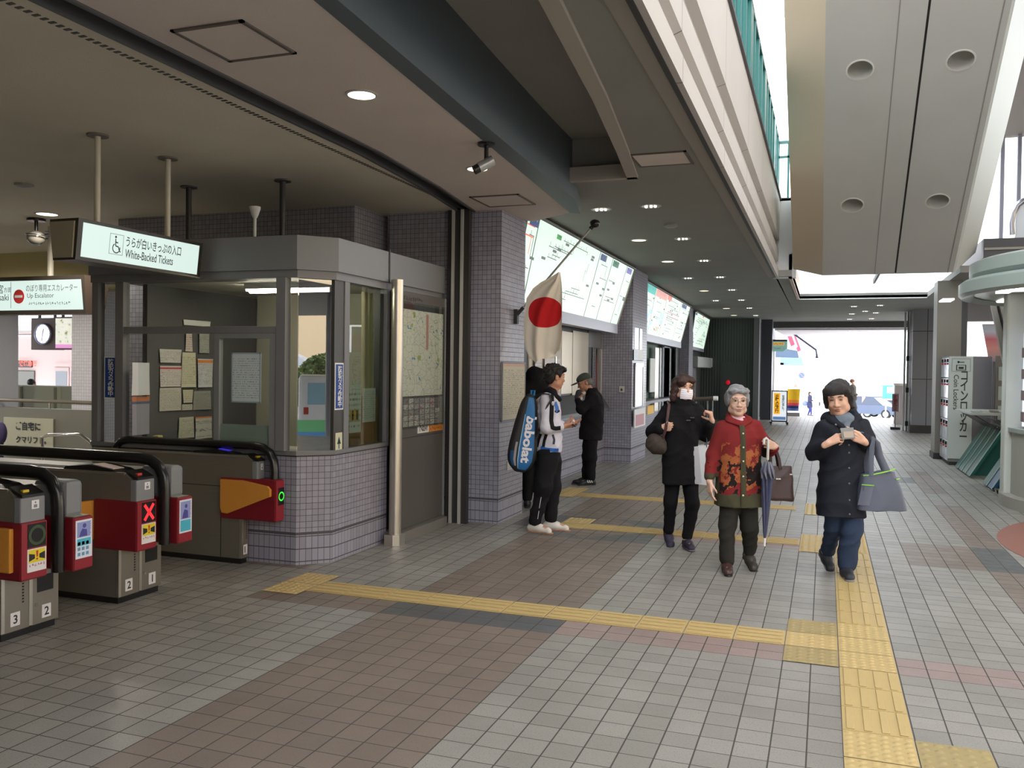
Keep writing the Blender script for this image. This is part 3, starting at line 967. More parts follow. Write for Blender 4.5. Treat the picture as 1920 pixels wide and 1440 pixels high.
def ic_sticker(parent, X, y0, y1, z0, z1, rows):
    st = obj('card_sticker', MB().box(X, X + 0.003, y0, y1, z0, z1, 0.001), M('sticker_pale', (216, 222, 236), 0.5), parent)
    h = z1 - z0
    up = z0 + h * (0.55 if rows else 0.42)
    obj('violet_field', MB().box(X + 0.003, X + 0.004, y0 + 0.01, y1 - 0.012, up, z1 - 0.012), M('sticker_violet', (140, 150, 204), 0.5), st)
    mid = z0 + h * (0.33 if rows else 0.05)
    obj('cyan_field', MB().box(X + 0.003, X + 0.004, y0 + 0.01, y1 - 0.012, mid, up - 0.008), M('sticker_cyan', (70, 178, 206), 0.5), st)
    yc = y0 + (y1 - y0) * 0.44
    fig = MB().ell((X + 0.004, yc + 0.01, up + (z1 - up) * 0.66), (0.002, 0.014, 0.014), 12, 8).prism([(yc - 0.03, up + 0.005), (yc + 0.03, up + 0.005), (yc + 0.026, up + (z1 - up) * 0.42), (yc - 0.006, up + (z1 - up) * 0.5), (yc - 0.02, up + (z1 - up) * 0.3)], X + 0.004, X + 0.005, 'x')
    obj('figure_pictogram', fig, M('sticker_indigo', (74, 70, 150), 0.5), st)
    obj('lettering', text_mesh('PiTaPa', (X + 0.0055, y1 - 0.018, z1 - 0.02), (0, 0, -1), Y1, w=(z1 - up) * 0.8, h=0.014, bold=0.02), MSTK, st)
    if rows:
        lg = MB()
        for i in range(3):
            for j in range(3):
                lg.box(X + 0.003, X + 0.004, y0 + 0.014 + i * (y1 - y0 - 0.03) / 3, y0 + 0.006 + (i + 0.9) * (y1 - y0 - 0.03) / 3, z0 + 0.016 + j * 0.032, z0 + 0.036 + j * 0.032)
        obj('logo_patches', lg, M('sticker_teal', (96, 150, 190), 0.5), st)


def rail(g, y, xl, xr, z0l):
    pts = []
    top = 0.965
    if xl > -5.9:
        pts += [(xl - 0.02, y, z0l), (xl - 0.015, y, 0.90), (xl + 0.04, y, 0.95)]
    pts += [(xl + 0.12, y, top), (-5.2, y, top), (xr - 0.22, y, top), (xr - 0.12, y, top - 0.01), (xr - 0.05, y, top - 0.05), (xr - 0.01, y, top - 0.12), (xr, y, top - 0.20), (xr, y, 0.60), (xr, y, 0.38)]
    obj('handrail', MB().tube(pts, 0.036, 12, True, (0.9, 1.15)), MBLACK, g)


def gate(label, y0, near, far, show, flap_near, flap_far):
    g = thing('ticket_gate', label, 'ticket gate', (-5.2, y0 + 0.2, 0), 0, 'ticket gates in a row')
    XB = -4.45
    depth = 0.40 if far else 0.10
    obj('plinth', MB().box(-6.0, XB - 0.015, y0 + 0.012, y0 + depth - 0.012, 0, 0.045), MBLACK, g)
    side = [(-6.0, 0.045), (XB, 0.045), (XB, 0.45), (-4.35, 0.45), (-4.345, 0.845), (-4.395, 0.885), (-6.0, 0.885)]
    nd = 0.19 if far else 0.085
    obj('near_cabinet', MB().prism(side, y0, y0 + nd, 'y'), MSTEEL, g)
    obj('corner_strip', MB().box(XB - 0.02, XB + 0.004, y0 - 0.003, y0 + 0.02, 0.05, 0.40), MSTEELV, g)
    obj('trim_strip', MB().box(-6.0, -4.40, y0 - 0.003, y0 + 0.02, 0.875, 0.892), MSTEELV, g)
    if not far:
        obj('access_seam', MB().box(-5.10, -4.65, y0 - 0.002, y0, 0.626, 0.632).box(-4.655, -4.649, y0 - 0.002, y0, 0.05, 0.626), MCHAR, g)
        obj('seam_lock', MB().cyl((-5.08, y0 - 0.004, 0.612), (-5.08, y0, 0.612), 0.009, seg=12), MBLACK, g)
    hw = 0.165 if far else 0.10
    obj('head_plate', MB().box(-4.355, -4.298, y0 - 0.004, y0 + hw, 0.695, 0.845, 0.01), MHEAD, g)
    wick = obj('head_icon', MB().box(-4.298, -4.2965, y0 + hw * 0.42, y0 + hw * 0.72, 0.775, 0.825), MSTK, g)
    obj('figure_mark', MB().box(-4.2966, -4.2955, y0 + hw * 0.5, y0 + hw * 0.64, 0.782, 0.80).ell((-4.2962, y0 + hw * 0.57, 0.812), (0.001, 0.006, 0.006), 8, 6), MHEAD, wick)
    obj('ticket_slot', MB().prism([(-4.42, 0.885), (-4.405, 0.905), (-4.305, 0.86), (-4.305, 0.845)], y0 + 0.012, y0 + hw, 'y'), MBLACK, g)
    obj('slot_lamp', MB().box(-4.35, -4.33, y0 + 0.04, y0 + 0.08, 0.872, 0.886), M('slot_lamp_red', (190, 50, 40), 0.4) if show == 'X' else M('slot_lamp_yellow', (196, 170, 40), 0.4), g)
    obj('reader_pad', MB().prism([(-4.95, 0.885), (-4.93, 0.91), (-4.72, 0.93), (-4.52, 0.905), (-4.46, 0.885)], y0 + 0.01, y0 + nd - 0.01, 'y'), MBLACK, g)
    if show == 'X':
        obj('reader_label', MB().prism([(-4.72, 0.932), (-4.70, 0.935), (-4.52, 0.911), (-4.52, 0.907)], y0 + 0.02, y0 + 0.12, 'y'), M('label_pink', (196, 176, 170), 0.5), g)
    if not far:
        obj('reader_light', MB().prism([(-4.70, 0.930), (-4.70, 0.933), (-4.60, 0.921), (-4.60, 0.917)], y0 + 0.02, y0 + 0.07, 'y'), E('reader_blue', (70, 60, 230), 0.35), g)
    xr = -4.285 if far else -4.115
    rb = obj('red_housing', MB().box(-4.655, xr, y0 - 0.014, y0 + hw, 0.368, 0.705, 0.012), MRED, g)
    obj('housing_front', MB().box(xr - 0.004, xr + 0.002, y0 - 0.01, y0 + hw - 0.004, 0.378, 0.698), MREDF, rb)
    dz = (0.556, 0.692) if far else (0.50, 0.64)
    dsp = obj('display', MB().box(xr + 0.002, xr + 0.005, y0 + hw * 0.18, y0 + hw * 0.93, *dz), M('display_black', (20, 18, 18), 0.25), rb)
    yc, zc, rr = y0 + hw * 0.555, (dz[0] + dz[1]) / 2, min(hw * 0.34, 0.052)
    if show == 'X':
        xm = MB()
        for s_ in (-1, 1):
            u = Vector((0, 0.62, s_ * 0.78)).normalized()
            v = Vector((0, -u.z, u.y))
            xm.obox(Vector((xr + 0.005, yc, zc)) - u * 0.066 - v * 0.010, u, v, X1, 0.132, 0.020, 0.002)
        obj('cross_light', xm, E('cross_red', (255, 40, 50), 1.1), dsp)
    else:
        ring((xr + 0.0062, yc, zc), rr * 0.78, rr * 1.12, E('ring_green', (60, 230, 60), 0.7) if show == 'O' else M('ring_dim', (50, 70, 36), 0.4), 'ring_light', dsp)
    if far:
        warning_sticker(rb, xr + 0.002, y0 + hw * 0.16, 0.415, 0.548, hw * 0.78)
    vent = MB()
    for k in range(9):
        vent.box(XB, XB + 0.002, y0 + nd * 0.74, y0 + nd * 0.80, 0.20 + k * 0.018, 0.210 + k * 0.018)
    obj('vent_slots', vent, MBLACK, g)
    digit(g, XB, y0 + nd * 0.48, 0.115, near)
    if far:
        obj('far_cabinet', MB().prism([(-6.0, 0.045), (XB, 0.045), (XB, 0.885), (-6.0, 0.885)], y0 + 0.205, y0 + 0.40, 'y'), MSTEEL, g)
        obj('middle_strip', MB().box(XB - 0.01, XB + 0.004, y0 + 0.186, y0 + 0.21, 0.05, 0.42), MSTEELV, g)
        obj('far_head', MB().box(-4.52, -4.25, y0 + 0.27, y0 + 0.40, 0.69, 0.915, 0.03), MHEAD, g)
        fr_ = obj('far_red_housing', MB().box(-4.60, -4.19, y0 + 0.265, y0 + 0.412, 0.378, 0.70, 0.012), MRED, g)
        obj('housing_front', MB().box(-4.194, -4.188, y0 + 0.272, y0 + 0.408, 0.388, 0.69), MREDF, fr_)
        ic_sticker(fr_, -4.188, y0 + 0.278, y0 + 0.402, 0.45, 0.68, near == '3')
        obj('top_label', MB().box(-4.32, -4.21, y0 + 0.285, y0 + 0.395, 0.70, 0.702), M('label_green_grey', (150, 166, 150), 0.5), fr_)
        obj('service_window', MB().box(XB, XB + 0.003, y0 + 0.245, y0 + 0.36, 0.235, 0.335), MBLACK, g)
        obj('lock', MB().cyl((XB, y0 + 0.235, 0.165), (XB + 0.012, y0 + 0.235, 0.165), 0.011, seg=12), MCHROME, g)
        digit(g, XB, y0 + 0.31, 0.112, far)
    rail(g, y0 + (0.232 if far else 0.075), -6.0 if far else -5.80, -4.275 if far else -4.185, 0.60)
    if flap_near == 'folded':
        obj('flap', MB().box(-4.60, -4.335, y0 - 0.045, y0 - 0.014, 0.42, 0.675, 0.008), MORANGE, g)
    elif flap_near == 'open':
        obj('flap', MB().prism([(-4.63, 0.69), (-4.42, 0.69), (-4.18, 0.655), (-4.155, 0.63), (-4.155, 0.575), (-4.56, 0.415), (-4.615, 0.42), (-4.63, 0.46)], y0 - 0.04, y0 - 0.012, 'y'), MORANGE, g)
    elif flap_near == 'closed':
        obj('flap', MB().add([(-4.66, y0 + 0.02, 0.425), (-4.66, y0 + 0.02, 0.69), (-4.70, y0 - 0.20, 0.69), (-4.70, y0 - 0.20, 0.425), (-4.69, y0 + 0.02, 0.425), (-4.69, y0 + 0.02, 0.69), (-4.73, y0 - 0.20, 0.69), (-4.73, y0 - 0.20, 0.425)],
                              [(0, 1, 2, 3), (7, 6, 5, 4), (0, 4, 5, 1), (1, 5, 6, 2), (2, 6, 7, 3), (3, 7, 4, 0)]), MORANGE, g)
    if flap_far:
        obj('flap', MB().box(-4.66, -4.63, y0 + 0.40, y0 + 0.545, 0.425, 0.69, 0.004), MORANGE, g)
    return g


gate('nearest ticket gate, steel with red ends numbered 3 and 2', 3.74, '3', '2', 'dim', 'folded', True)
gate('middle ticket gate with a lit red cross, numbered 2 and 1', 4.63, '2', '1', 'X', 'closed', True)
gate('slim ticket gate against the booth with a lit green ring', 5.945, '1', None, 'O', 'open', False)

# ================================================================ hanging signs
MSIGN = M('sign_bronze', (62, 56, 50), 0.4, 0.3)
MSIGNW = M('sign_end_cream', (150, 144, 126), 0.6)
LIT = E('sign_white_light', (224, 246, 238), 0.8, (70, 70, 70))
MLET = M('sign_lettering_grey', (66, 72, 74), 0.6)


def sign_box(s, c, half, zlo, zhi, axis, depth, top_in=0.0):
    pass


s = thing('hanging_sign', 'lit hanging sign reading White-Backed Tickets over the gates', 'sign', (-4.97, 5.31, 2.36), 0, 'lit signs hanging from the ceiling')
XF = -4.87
obj('case', MB().prism([(-5.07, 2.335), (XF, 2.335), (XF + 0.03, 2.62), (-5.10, 2.62)], 4.66, 5.93, 'y'), MSIGN, s)
obj('end_panel', MB().prism([(-5.06, 2.35), (XF - 0.02, 2.35), (XF, 2.60), (-5.09, 2.60)], 4.648, 4.662, 'y'), MSIGNW, s)
lf = obj('lit_face', MB().add([(XF + 0.004, 4.70, 2.36), (XF + 0.004, 5.89, 2.36), (XF + 0.030, 5.89, 2.595), (XF + 0.030, 4.70, 2.595)], [(0, 1, 2, 3)]), LIT, s)
vv = Vector((0.026, 0, 0.235)).normalized()
def sf(y, k):
    return (XF + 0.006 + 0.026 * k, y, 2.36 + 0.235 * k)
obj('japanese_lettering', text_mesh('うらが白いきっぷの入口', sf(5.10, 0.52), Y1, vv, w=0.58, h=0.078, bold=0.01), MLET, s)
obj('english_lettering', text_mesh('White-Backed Tickets', sf(5.10, 0.18), Y1, vv, w=0.50, h=0.062, bold=0.008), MLET, s)
wc = MB()
wy, wz = 5.0, 0.5
fr2 = MB()
for (a, b_, c_, d_) in ((4.945, 5.075, 0.22, 0.235), (4.945, 5.075, 0.83, 0.845)):
    fr2.add([sf(a, c_), sf(b_, c_), sf(b_, d_), sf(a, d_)], [(0, 1, 2, 3)])
for (a, b_) in ((4.945, 4.949), (5.071, 5.075)):
    fr2.add([sf(a, 0.22), sf(b_, 0.22), sf(b_, 0.845), sf(a, 0.845)], [(0, 1, 2, 3)])
obj('icon_border', fr2, M('icon_line_grey', (150, 160, 158), 0.6), s)
def ribbon(pts, w):
    m = MB()
    for (a, b_) in zip(pts[:-1], pts[1:]):
        d = Vector((b_[0] - a[0], (b_[1] - a[1]) * 0.235))
        if d.length < 1e-6:
            continue
        d.normalize()
        nx, nz = -d.y * w, d.x * w / 0.235
        m.add([sf(a[0] + nx, a[1] + nz), sf(b_[0] + nx, b_[1] + nz), sf(b_[0] - nx, b_[1] - nz), sf(a[0] - nx, a[1] - nz)], [(0, 1, 2, 3)])
    return m
wpts = [(5.012 + 0.034 * cos(a), 0.42 + 0.145 * sin(a)) for a in np.linspace(2.2, 2 * pi + 0.3, 18)]
wc = ribbon(wpts, 0.004)
for seg in ([(5.0, 0.70), (5.004, 0.48), (5.03, 0.47), (5.045, 0.33), (5.055, 0.33)], [(5.002, 0.60), (5.025, 0.585)]):
    r_ = ribbon(seg, 0.0045)
    wc.add(r_.v, r_.f)
wc.add([sf(5.0 + 0.009 * cos(a), 0.755 + 0.038 * sin(a)) for a in np.linspace(0, 2 * pi, 13)[:-1]], [tuple(range(12))])
obj('wheelchair_symbol', wc, MLET, s)
for y in (4.95, 5.668):
    k = obj('hanger_pole', MB().cyl((-4.97, y, 2.60), (-4.97, y, CEILZ), 0.022, seg=16), M('pole_cream', (186, 180, 164), 0.4), s)
    obj('ceiling_flange', MB().cyl((-4.97, y, CEILZ - 0.014), (-4.97, y, CEILZ), 0.075, seg=24), M('flange_grey', (110, 104, 96), 0.6), k)

YF = 8.0
s = thing('hanging_sign', 'lit hanging sign reading Up Escalator with a red no-entry disc', 'sign', (-9.2, 8.1, 2.24), 0, 'lit signs hanging from the ceiling')
obj('case', MB().prism([(YF, 2.205), (YF + 0.2, 2.205), (YF + 0.2, 2.66), (YF - 0.02, 2.66)], -11.0, -8.20, 'x'), MSIGN, s)
obj('end_cap', MB().add([(-8.20, YF - 0.02, 2.66), (-8.20, YF, 2.205), (-8.06, YF + 0.14, 2.20), (-8.02, YF + 0.18, 2.60), (-8.20, YF + 0.2, 2.66), (-8.20, YF + 0.2, 2.205)], [(0, 1, 2, 3), (0, 3, 4), (3, 2, 5, 4), (1, 5, 2)]), M('sign_bronze_end', (70, 56, 46), 0.45), s)
obj('lit_face', MB().add([(-10.95, YF - 0.003, 2.255), (-8.23, YF - 0.003, 2.255), (-8.25, YF - 0.021, 2.61), (-10.95, YF - 0.021, 2.61)], [(0, 1, 2, 3)]), LIT, s)
yv = YF - 0.026
obj('japanese_lettering', text_mesh('のぼり専用エスカレーター', (-9.10, yv, 2.475), X1, Z1, w=0.80, h=0.085), MLET, s)
obj('english_lettering', text_mesh('Up Escalator', (-9.08, yv, 2.385), X1, Z1, w=0.42, h=0.07), MLET, s)
obj('small_lettering', marks((-9.06, yv, 2.315), X1, Z1, 0.66, 0.036, 18), MLET, s)
nd = obj('no_entry_disc', MB().lathe([(0.0, 0.0), (0.085, 0.0), (0.085, 0.004), (0.0, 0.004)], (0, 0, 0), 32), M('no_entry_red', (200, 44, 44), 0.5), s, local=True)
nd.data.transform(Matrix.Translation((-9.215 + 9.2, yv - 8.1 + 0.002, 2.42 - 2.24)) @ Matrix.Rotation(pi / 2, 4, 'X'))
obj('no_entry_bar', MB().box(-9.275, -9.155, yv - 0.006, yv - 0.003, 2.405, 2.435), MSTK, s)
obj('divider', MB().box(-9.345, -9.34, yv - 0.001, yv, 2.28, 2.60), MLET, s)
obj('place_lettering', text_mesh('宮', (-9.57, yv, 2.46), X1, Z1, h=0.11), MLET, s)
obj('direction_lettering', text_mesh('方面', (-9.46, yv, 2.475), X1, Z1, h=0.06), MLET, s)
obj('place_name_lettering', text_mesh('gasaki', (-9.64, yv, 2.35), X1, Z1, w=0.26), MLET, s)
obj('hanger_pole', MB().cyl((-8.85, 8.1, 2.62), (-8.85, 8.1, CEILZ), 0.035, seg=16), M('pole_cream', (186, 180, 164), 0.4), s)
# ================================================================ fare map light boxes above the ticket windows
MLIGHTBOX = E('fare_map_light', (222, 246, 228), 0.84, (120, 120, 120))
MMETALRAIL = M('light_box_rail', (168, 168, 176), 0.35, 0.6)
MLINE = E('route_black', (110, 120, 116), 0.5, (40, 44, 42))
MLINER = E('route_red', (228, 104, 84), 0.7)


def fare_board(label, ytop, ybot, xt, xb, zt, zl, zb, segs, seed, routes=True):
    """sloping light box; xt/xb = X of upper and lower edge at both ends, segs = dividers along the top (fractions)"""
    rnd = random.Random(seed)
    y0, y1 = ytop
    g = thing('fare_map_board', label, 'fare map', ((xt[0] + xb[0]) / 2, (y0 + y1) / 2, zb), 0, 'lit fare maps over the ticket windows')

    def at(a, b, d=0.0):
        """a along, b up the lit face (0 bottom, 1 top), d towards the hall"""
        X = (xb[0] + (xb[1] - xb[0]) * a) * (1 - b) + (xt[0] + (xt[1] - xt[0]) * a) * b
        Yy = (ybot[0] + (ybot[1] - ybot[0]) * a) * (1 - b) + (y0 + (y1 - y0) * a) * b
        return (X + d, Yy, zl + (zt - zl) * b - d * 0.25)
    back = 0.14
    case = MB().add([at(0, 0, -0.012), at(1, 0, -0.012), at(1, 1, -0.012), at(0, 1, -0.012), at(0, 0, -back), at(1, 0, -back), at(1, 1, -back), at(0, 1, -back)],
                    [(0, 1, 2, 3), (7, 6, 5, 4), (0, 4, 5, 1), (1, 5, 6, 2), (2, 6, 7, 3), (3, 7, 4, 0)])
    obj('case', case, MDGREY, g)
    edges = [0.0] + segs + [1.0]
    for i in range(len(edges) - 1):
        a0, a1 = edges[i] + 0.0025, edges[i + 1] - 0.0025
        pn = obj('lit_panel', MB().add([at(a0, 0), at(a1, 0), at(a1, 1), at(a0, 1)], [(0, 1, 2, 3)]), MLIGHTBOX, g)
        if not routes:
            continue
        L = (y1 - y0) * (a1 - a0)
        m, mr = MB(), MB()

        def hline(mb, u0, u1, v, w=0.010):
            h = w / (zt - zl)
            mb.add([at(u0, v, 0.003), at(u1, v, 0.003), at(u1, v + h, 0.003), at(u0, v + h, 0.003)], [(0, 1, 2, 3)])

        def vline(mb, u, v0, v1, w=0.014):
            k = w / (y1 - y0)
            mb.add([at(u, v0, 0.003), at(u + k, v0, 0.003), at(u + k, v1, 0.003), at(u, v1, 0.003)], [(0, 1, 2, 3)])
        nl = max(3, int(L * 4.0))
        for k in range(nl):
            v = 0.10 + 0.8 * (k + rnd.random()) / nl
            u0 = a0 + (a1 - a0) * rnd.uniform(0.05, 0.4)
            u1 = u0 + (a1 - u0) * rnd.uniform(0.4, 0.92)
            hline(m, u0, u1, v)
            nt = int((u1 - u0) * (y1 - y0) / 0.13)
            for j in range(nt):
                u = u0 + (u1 - u0) * (j + 0.3) / max(1, nt)
                vline(m, u, v + 0.012, v + 0.012 + rnd.uniform(0.015, 0.07), 0.012)
            if rnd.random() < 0.7:
                vline(m, u1, v - rnd.uniform(0.1, 0.3) if v > 0.4 else v, v + 0.01, 0.016)
        for k in range(int(L * 5)):
            u = a0 + (a1 - a0) * rnd.uniform(0.05, 0.9)
            v = rnd.uniform(0.06, 0.9)
            hline(m, u, u + 0.16 / (y1 - y0), v, 0.032)
        obj('route_lines', m, MLINE, pn)
        if i == 0 and seed == 3:
            for v in (0.86, 0.74):
                hline(mr, a0, a0 + (a1 - a0) * 0.75, v, 0.016)
            vline(mr, a0 + (a1 - a0) * 0.55, 0.55, 0.74, 0.018)
            hline(mr, a0 + 0.002, a0 + 0.03, 0.32, 0.09)
            obj('red_route_lines', mr, MLINER, pn)
    # lower metal rail, end cap and top rail
    rl = MB().add([at(0, 0, 0.012), at(1, 0, 0.012), (at(1, 0)[0] + 0.012, at(1, 0)[1], zb), (at(0, 0)[0] + 0.012, at(0, 0)[1], zb),
                   at(0, 0, -back), at(1, 0, -back), (at(1, 0)[0] - back, at(1, 0)[1], zb), (at(0, 0)[0] - back, at(0, 0)[1], zb)],
                  [(0, 1, 2, 3), (7, 6, 5, 4), (3, 2, 6, 7), (0, 4, 5, 1), (1, 5, 6, 2), (0, 3, 7, 4)])
    obj('lower_rail', rl, MMETALRAIL, g)
    obj('top_rail', MB().tube([at(0, 1.0, 0.01), at(1, 1.0, 0.01)], 0.022, 8), M('light_box_top_rail', (92, 88, 80), 0.5), g)
    obj('end_strip', MB().tube([at(1.0, 0.0, 0.0), at(1.0, 1.0, 0.0)], 0.018, 8), M('light_box_end', (150, 152, 140), 0.5), g)
    return g, at


def header(g, at, a0, a1, v0, v1, mat, name, txt=0):
    h = obj(name, MB().add([at(a0, v0, 0.006), at(a1, v0, 0.006), at(a1, v1, 0.006), at(a0, v1, 0.006)], [(0, 1, 2, 3)]), mat, g)
    if txt:
        o, q = Vector(at(a0, v0, 0.010)), Vector(at(a1, v0, 0.010))
        up = Vector(at(a0, v1, 0.010)) - o
        w = (q - o).length
        obj('lettering', marks(o + (q - o) * 0.08 + up * 0.45, (q - o).normalized(), up.normalized(), w * 0.8, up.length * 0.42, txt), MSTK, h)
    return h


MNAVY, MGREENH = E('header_navy', (40, 64, 120), 0.55), E('header_green', (60, 150, 74), 0.6)
MTEALH, MSALMON = E('header_teal', (60, 178, 170), 0.7), E('header_salmon', (220, 156, 146), 0.7)
MDKGREEN, MPURPLE = E('header_dark_green', (40, 110, 84), 0.6), E('header_purple', (110, 98, 176), 0.6)
g, at = fare_board('longest lit fare map, nearest, behind the white and red flag', (9.3, 14.98), (9.3, 14.75), (-3.15, -3.14), (-3.34, -3.38), 3.385, 2.41, 2.25, [0.07, 0.585, 0.725, 0.905], 3)
header(g, at, 0.012, 0.066, 0.87, 0.99, MNAVY, 'navy_header', 3)
header(g, at, 0.20, 0.235, 0.86, 0.92, MGREENH, 'green_header', 2)
header(g, at, 0.592, 0.655, 0.87, 0.965, MNAVY, 'blue_header', 3)
header(g, at, 0.732, 0.80, 0.87, 0.965, MDKGREEN, 'dark_green_header', 3)
header(g, at, 0.912, 0.975, 0.87, 0.965, MPURPLE, 'purple_header', 3)
g, at = fare_board('middle lit fare map with teal and salmon headings', (16.75, 24.1), (16.75, 23.6), (-3.33, -3.49), (-3.50, -3.66), 3.38, 2.40, 2.24, [0.22, 0.44, 0.76], 11)
header(g, at, 0.003, 0.217, 0.82, 0.985, MTEALH, 'teal_header', 4)
header(g, at, 0.223, 0.437, 0.82, 0.985, MSALMON, 'salmon_header', 4)
header(g, at, 0.445, 0.53, 0.87, 0.985, E('header_rust', (220, 124, 114), 0.7), 'rust_header', 2)
header(g, at, 0.78, 0.90, 0.87, 0.97, MNAVY, 'navy_header', 2)
blue = MB()
rnd = random.Random(4)
for k in range(26):
    u, v = rnd.uniform(0.01, 0.42), rnd.uniform(0.05, 0.45)
    w_, h_ = rnd.uniform(0.01, 0.05), rnd.uniform(0.02, 0.10)
    blue.add([at(u, v, 0.008), at(u + w_, v, 0.008), at(u + w_, v + h_, 0.008), at(u, v + h_, 0.008)], [(0, 1, 2, 3)])
obj('blue_panels', blue, E('map_pale_blue', (150, 186, 230), 0.75), g)
header(g, at, 0.33, 0.41, 0.10, 0.2, E('map_ochre', (200, 160, 100), 0.6), 'ochre_patch')
for v in (0.60, 0.50):
    header(g, at, 0.5, 0.78, v, v + 0.035, E('map_grey_rose', (180, 150, 160), 0.6), 'grey_row')
g, at = fare_board('farthest lit fare map, smallest, next to the ribbed green wall', (25.6, 29.6), (25.6, 29.2), (-3.55, -3.64), (-3.68, -3.78), 3.36, 2.36, 2.26, [], 21)
header(g, at, 0.0, 0.10, 0.90, 0.97, MNAVY, 'navy_header')
header(g, at, 0.46, 0.54, 0.93, 0.975, MLINER, 'red_patch')

# ================================================================ ticket window recesses
def on_wall(X, x0, y0, x1, y1, th=0.01):
    X, ya, yb, za, zb = sheetX(X, x0, y0, x1, y1)
    return MB().box(X - th, X, min(ya, yb), max(ya, yb), za, zb)


MSTEELW = brushed_material('brushed_steel_warm', (176, 164, 144), 0.32, 2)
w1 = thing('ticket_window', 'first ticket window with steel panels under the longest fare map', 'ticket window', (-3.75, 12.2, 0.9))
obj('back_panel', MB().box(-3.80, -3.76, 9.3, 15.1, 0.92, 3.40), M('recess_dark', (70, 70, 72), 0.5), w1)
obj('steel_panel', on_wall(-3.735, 1053, 622, 1073, 738, 0.02), MSTEELW, w1)
obj('steel_panel', on_wall(-3.735, 1073.8, 622, 1103, 742, 0.02), MSTEELW, w1)
obj('pale_surround', on_wall(-3.74, 992, 620, 1052, 790, 0.02), M('recess_cream', (196, 190, 176), 0.6), w1)
obj('upper_panel', on_wall(-3.735, 1104, 622, 1127, 652, 0.02), MGREY, w1)
obj('slot_panel', on_wall(-3.73, 1112, 652, 1117, 760, 0.015), MCHROME, w1)
obj('slot_panel', on_wall(-3.73, 1120, 655, 1127, 770, 0.015), MSTEELV, w1)
obj('red_strip', on_wall(-3.728, 1117.5, 668, 1119.5, 740, 0.01), M('dark_red', (120, 50, 46), 0.5), w1)
obj('jamb', on_wall(-3.72, 1128, 628, 1137, 790, 0.06), MSTEELV, w1)
obj('jamb', on_wall(-3.72, 1140, 628, 1144, 790, 0.05), MCHROME, w1)
obj('jamb', on_wall(-3.73, 1146, 628, 1157, 800, 0.04), MDGREY, w1)
obj('counter', MB().prism([(-3.76, 0.92), (-3.50, 0.92), (-3.50, 0.97), (-3.66, 1.22), (-3.76, 1.22)], 9.4, 14.8, 'y'), M('counter_dark', (62, 60, 58), 0.4, 0.2), w1)
for i, (r, lb) in enumerate((((1003, 668, 1016, 790), 'tall white notice beside the flag on the ticket window surround'), ((1021, 672, 1050, 790), 'white printed notice behind the head of the youth in a white jacket'))):
    tag(obj('window_notice', on_wall(-3.70, *r, 0.006), writing_material('window_notice_print_%d' % i, (120, 110, 112), (214, 210, 212), 18)), lb, 'notice')

w2 = thing('ticket_window', 'second ticket window with a green back panel past the tiled pillar', 'ticket window', (-3.8, 19.5, 0.9))
obj('back_panel', MB().prism([(-3.80, 16.4), (-3.74, 16.4), (-4.02, 24.65), (-4.08, 24.65)], 0.92, 3.40), M('recess_green', (66, 92, 72), 0.6), w2)
obj('pale_blind', on_wall(-3.73, 1219, 672, 1228, 735, 0.02), M('blind_pale', (206, 206, 200), 0.6), w2)
obj('jamb', on_wall(-3.735, 1228, 652, 1235, 770, 0.02), MSTEELV, w2)
obj('jamb', on_wall(-3.735, 1237, 652, 1240, 770, 0.02), MCHROME, w2)
obj('dark_bay', on_wall(-3.80, 1241, 652, 1257, 860, 0.02), MDGREY, w2)
obj('tile_column', MB().box(-3.98, -3.80, 21.9, 22.7, 0.0, 3.4), MTILE, w2)
obj('dark_bay', on_wall(-3.86, 1266, 652, 1293, 860, 0.02), MDGREY, w2)
obj('yellow_notice', on_wall(-3.66, 1214, 760, 1226, 776, 0.008), M('notice_yellow', (230, 176, 40), 0.6), w2)
obj('counter', MB().box(-3.95, -3.50, 17.0, 21.7, 0.92, 0.98), MGREY, w2)
w3 = thing('ticket_window', 'farthest ticket window, dark, under the smallest fare map', 'ticket window', (-3.9, 28, 0.9))
obj('dark_bay', MB().box(-4.3, -4.0, 25.7, 30.3, 0, 3.40), MDGREY, w3)
obj('door_leaf', MB().box(-4.0, -3.97, 27.5, 28.9, 0, 2.1), MGREY, w3)
ac = thing('air_conditioner', 'pale grey wall unit hanging below the farthest fare map', 'air conditioner', (-3.75, 27.6, 1.9))
a, b = onX(1309, 668, -3.6), onX(1334, 690, -3.6)
obj('casing', MB().box(-3.96, -3.60, a[1], b[1], b[2], a[2], 0.02), M('ac_grey', (150, 152, 150), 0.5), ac)
obj('end_cap', MB().box(-3.95, -3.61, b[1], min(b[1] + 0.5, 30.28), b[2] + 0.03, a[2], 0.02), MWHITE, ac)

# things on the pillars
def on_pillar(name, label, cat, X, r, mat, extra=None):
    X, ya, yb, za, zb = sheetX(X, *r)
    t_ = thing(name, label, cat, (X, ya, za))
    obj('sheet', MB().box(X - 0.02, X, ya, yb, za, zb, 0.003), mat, t_)
    return t_, X, ya, yb, za, zb


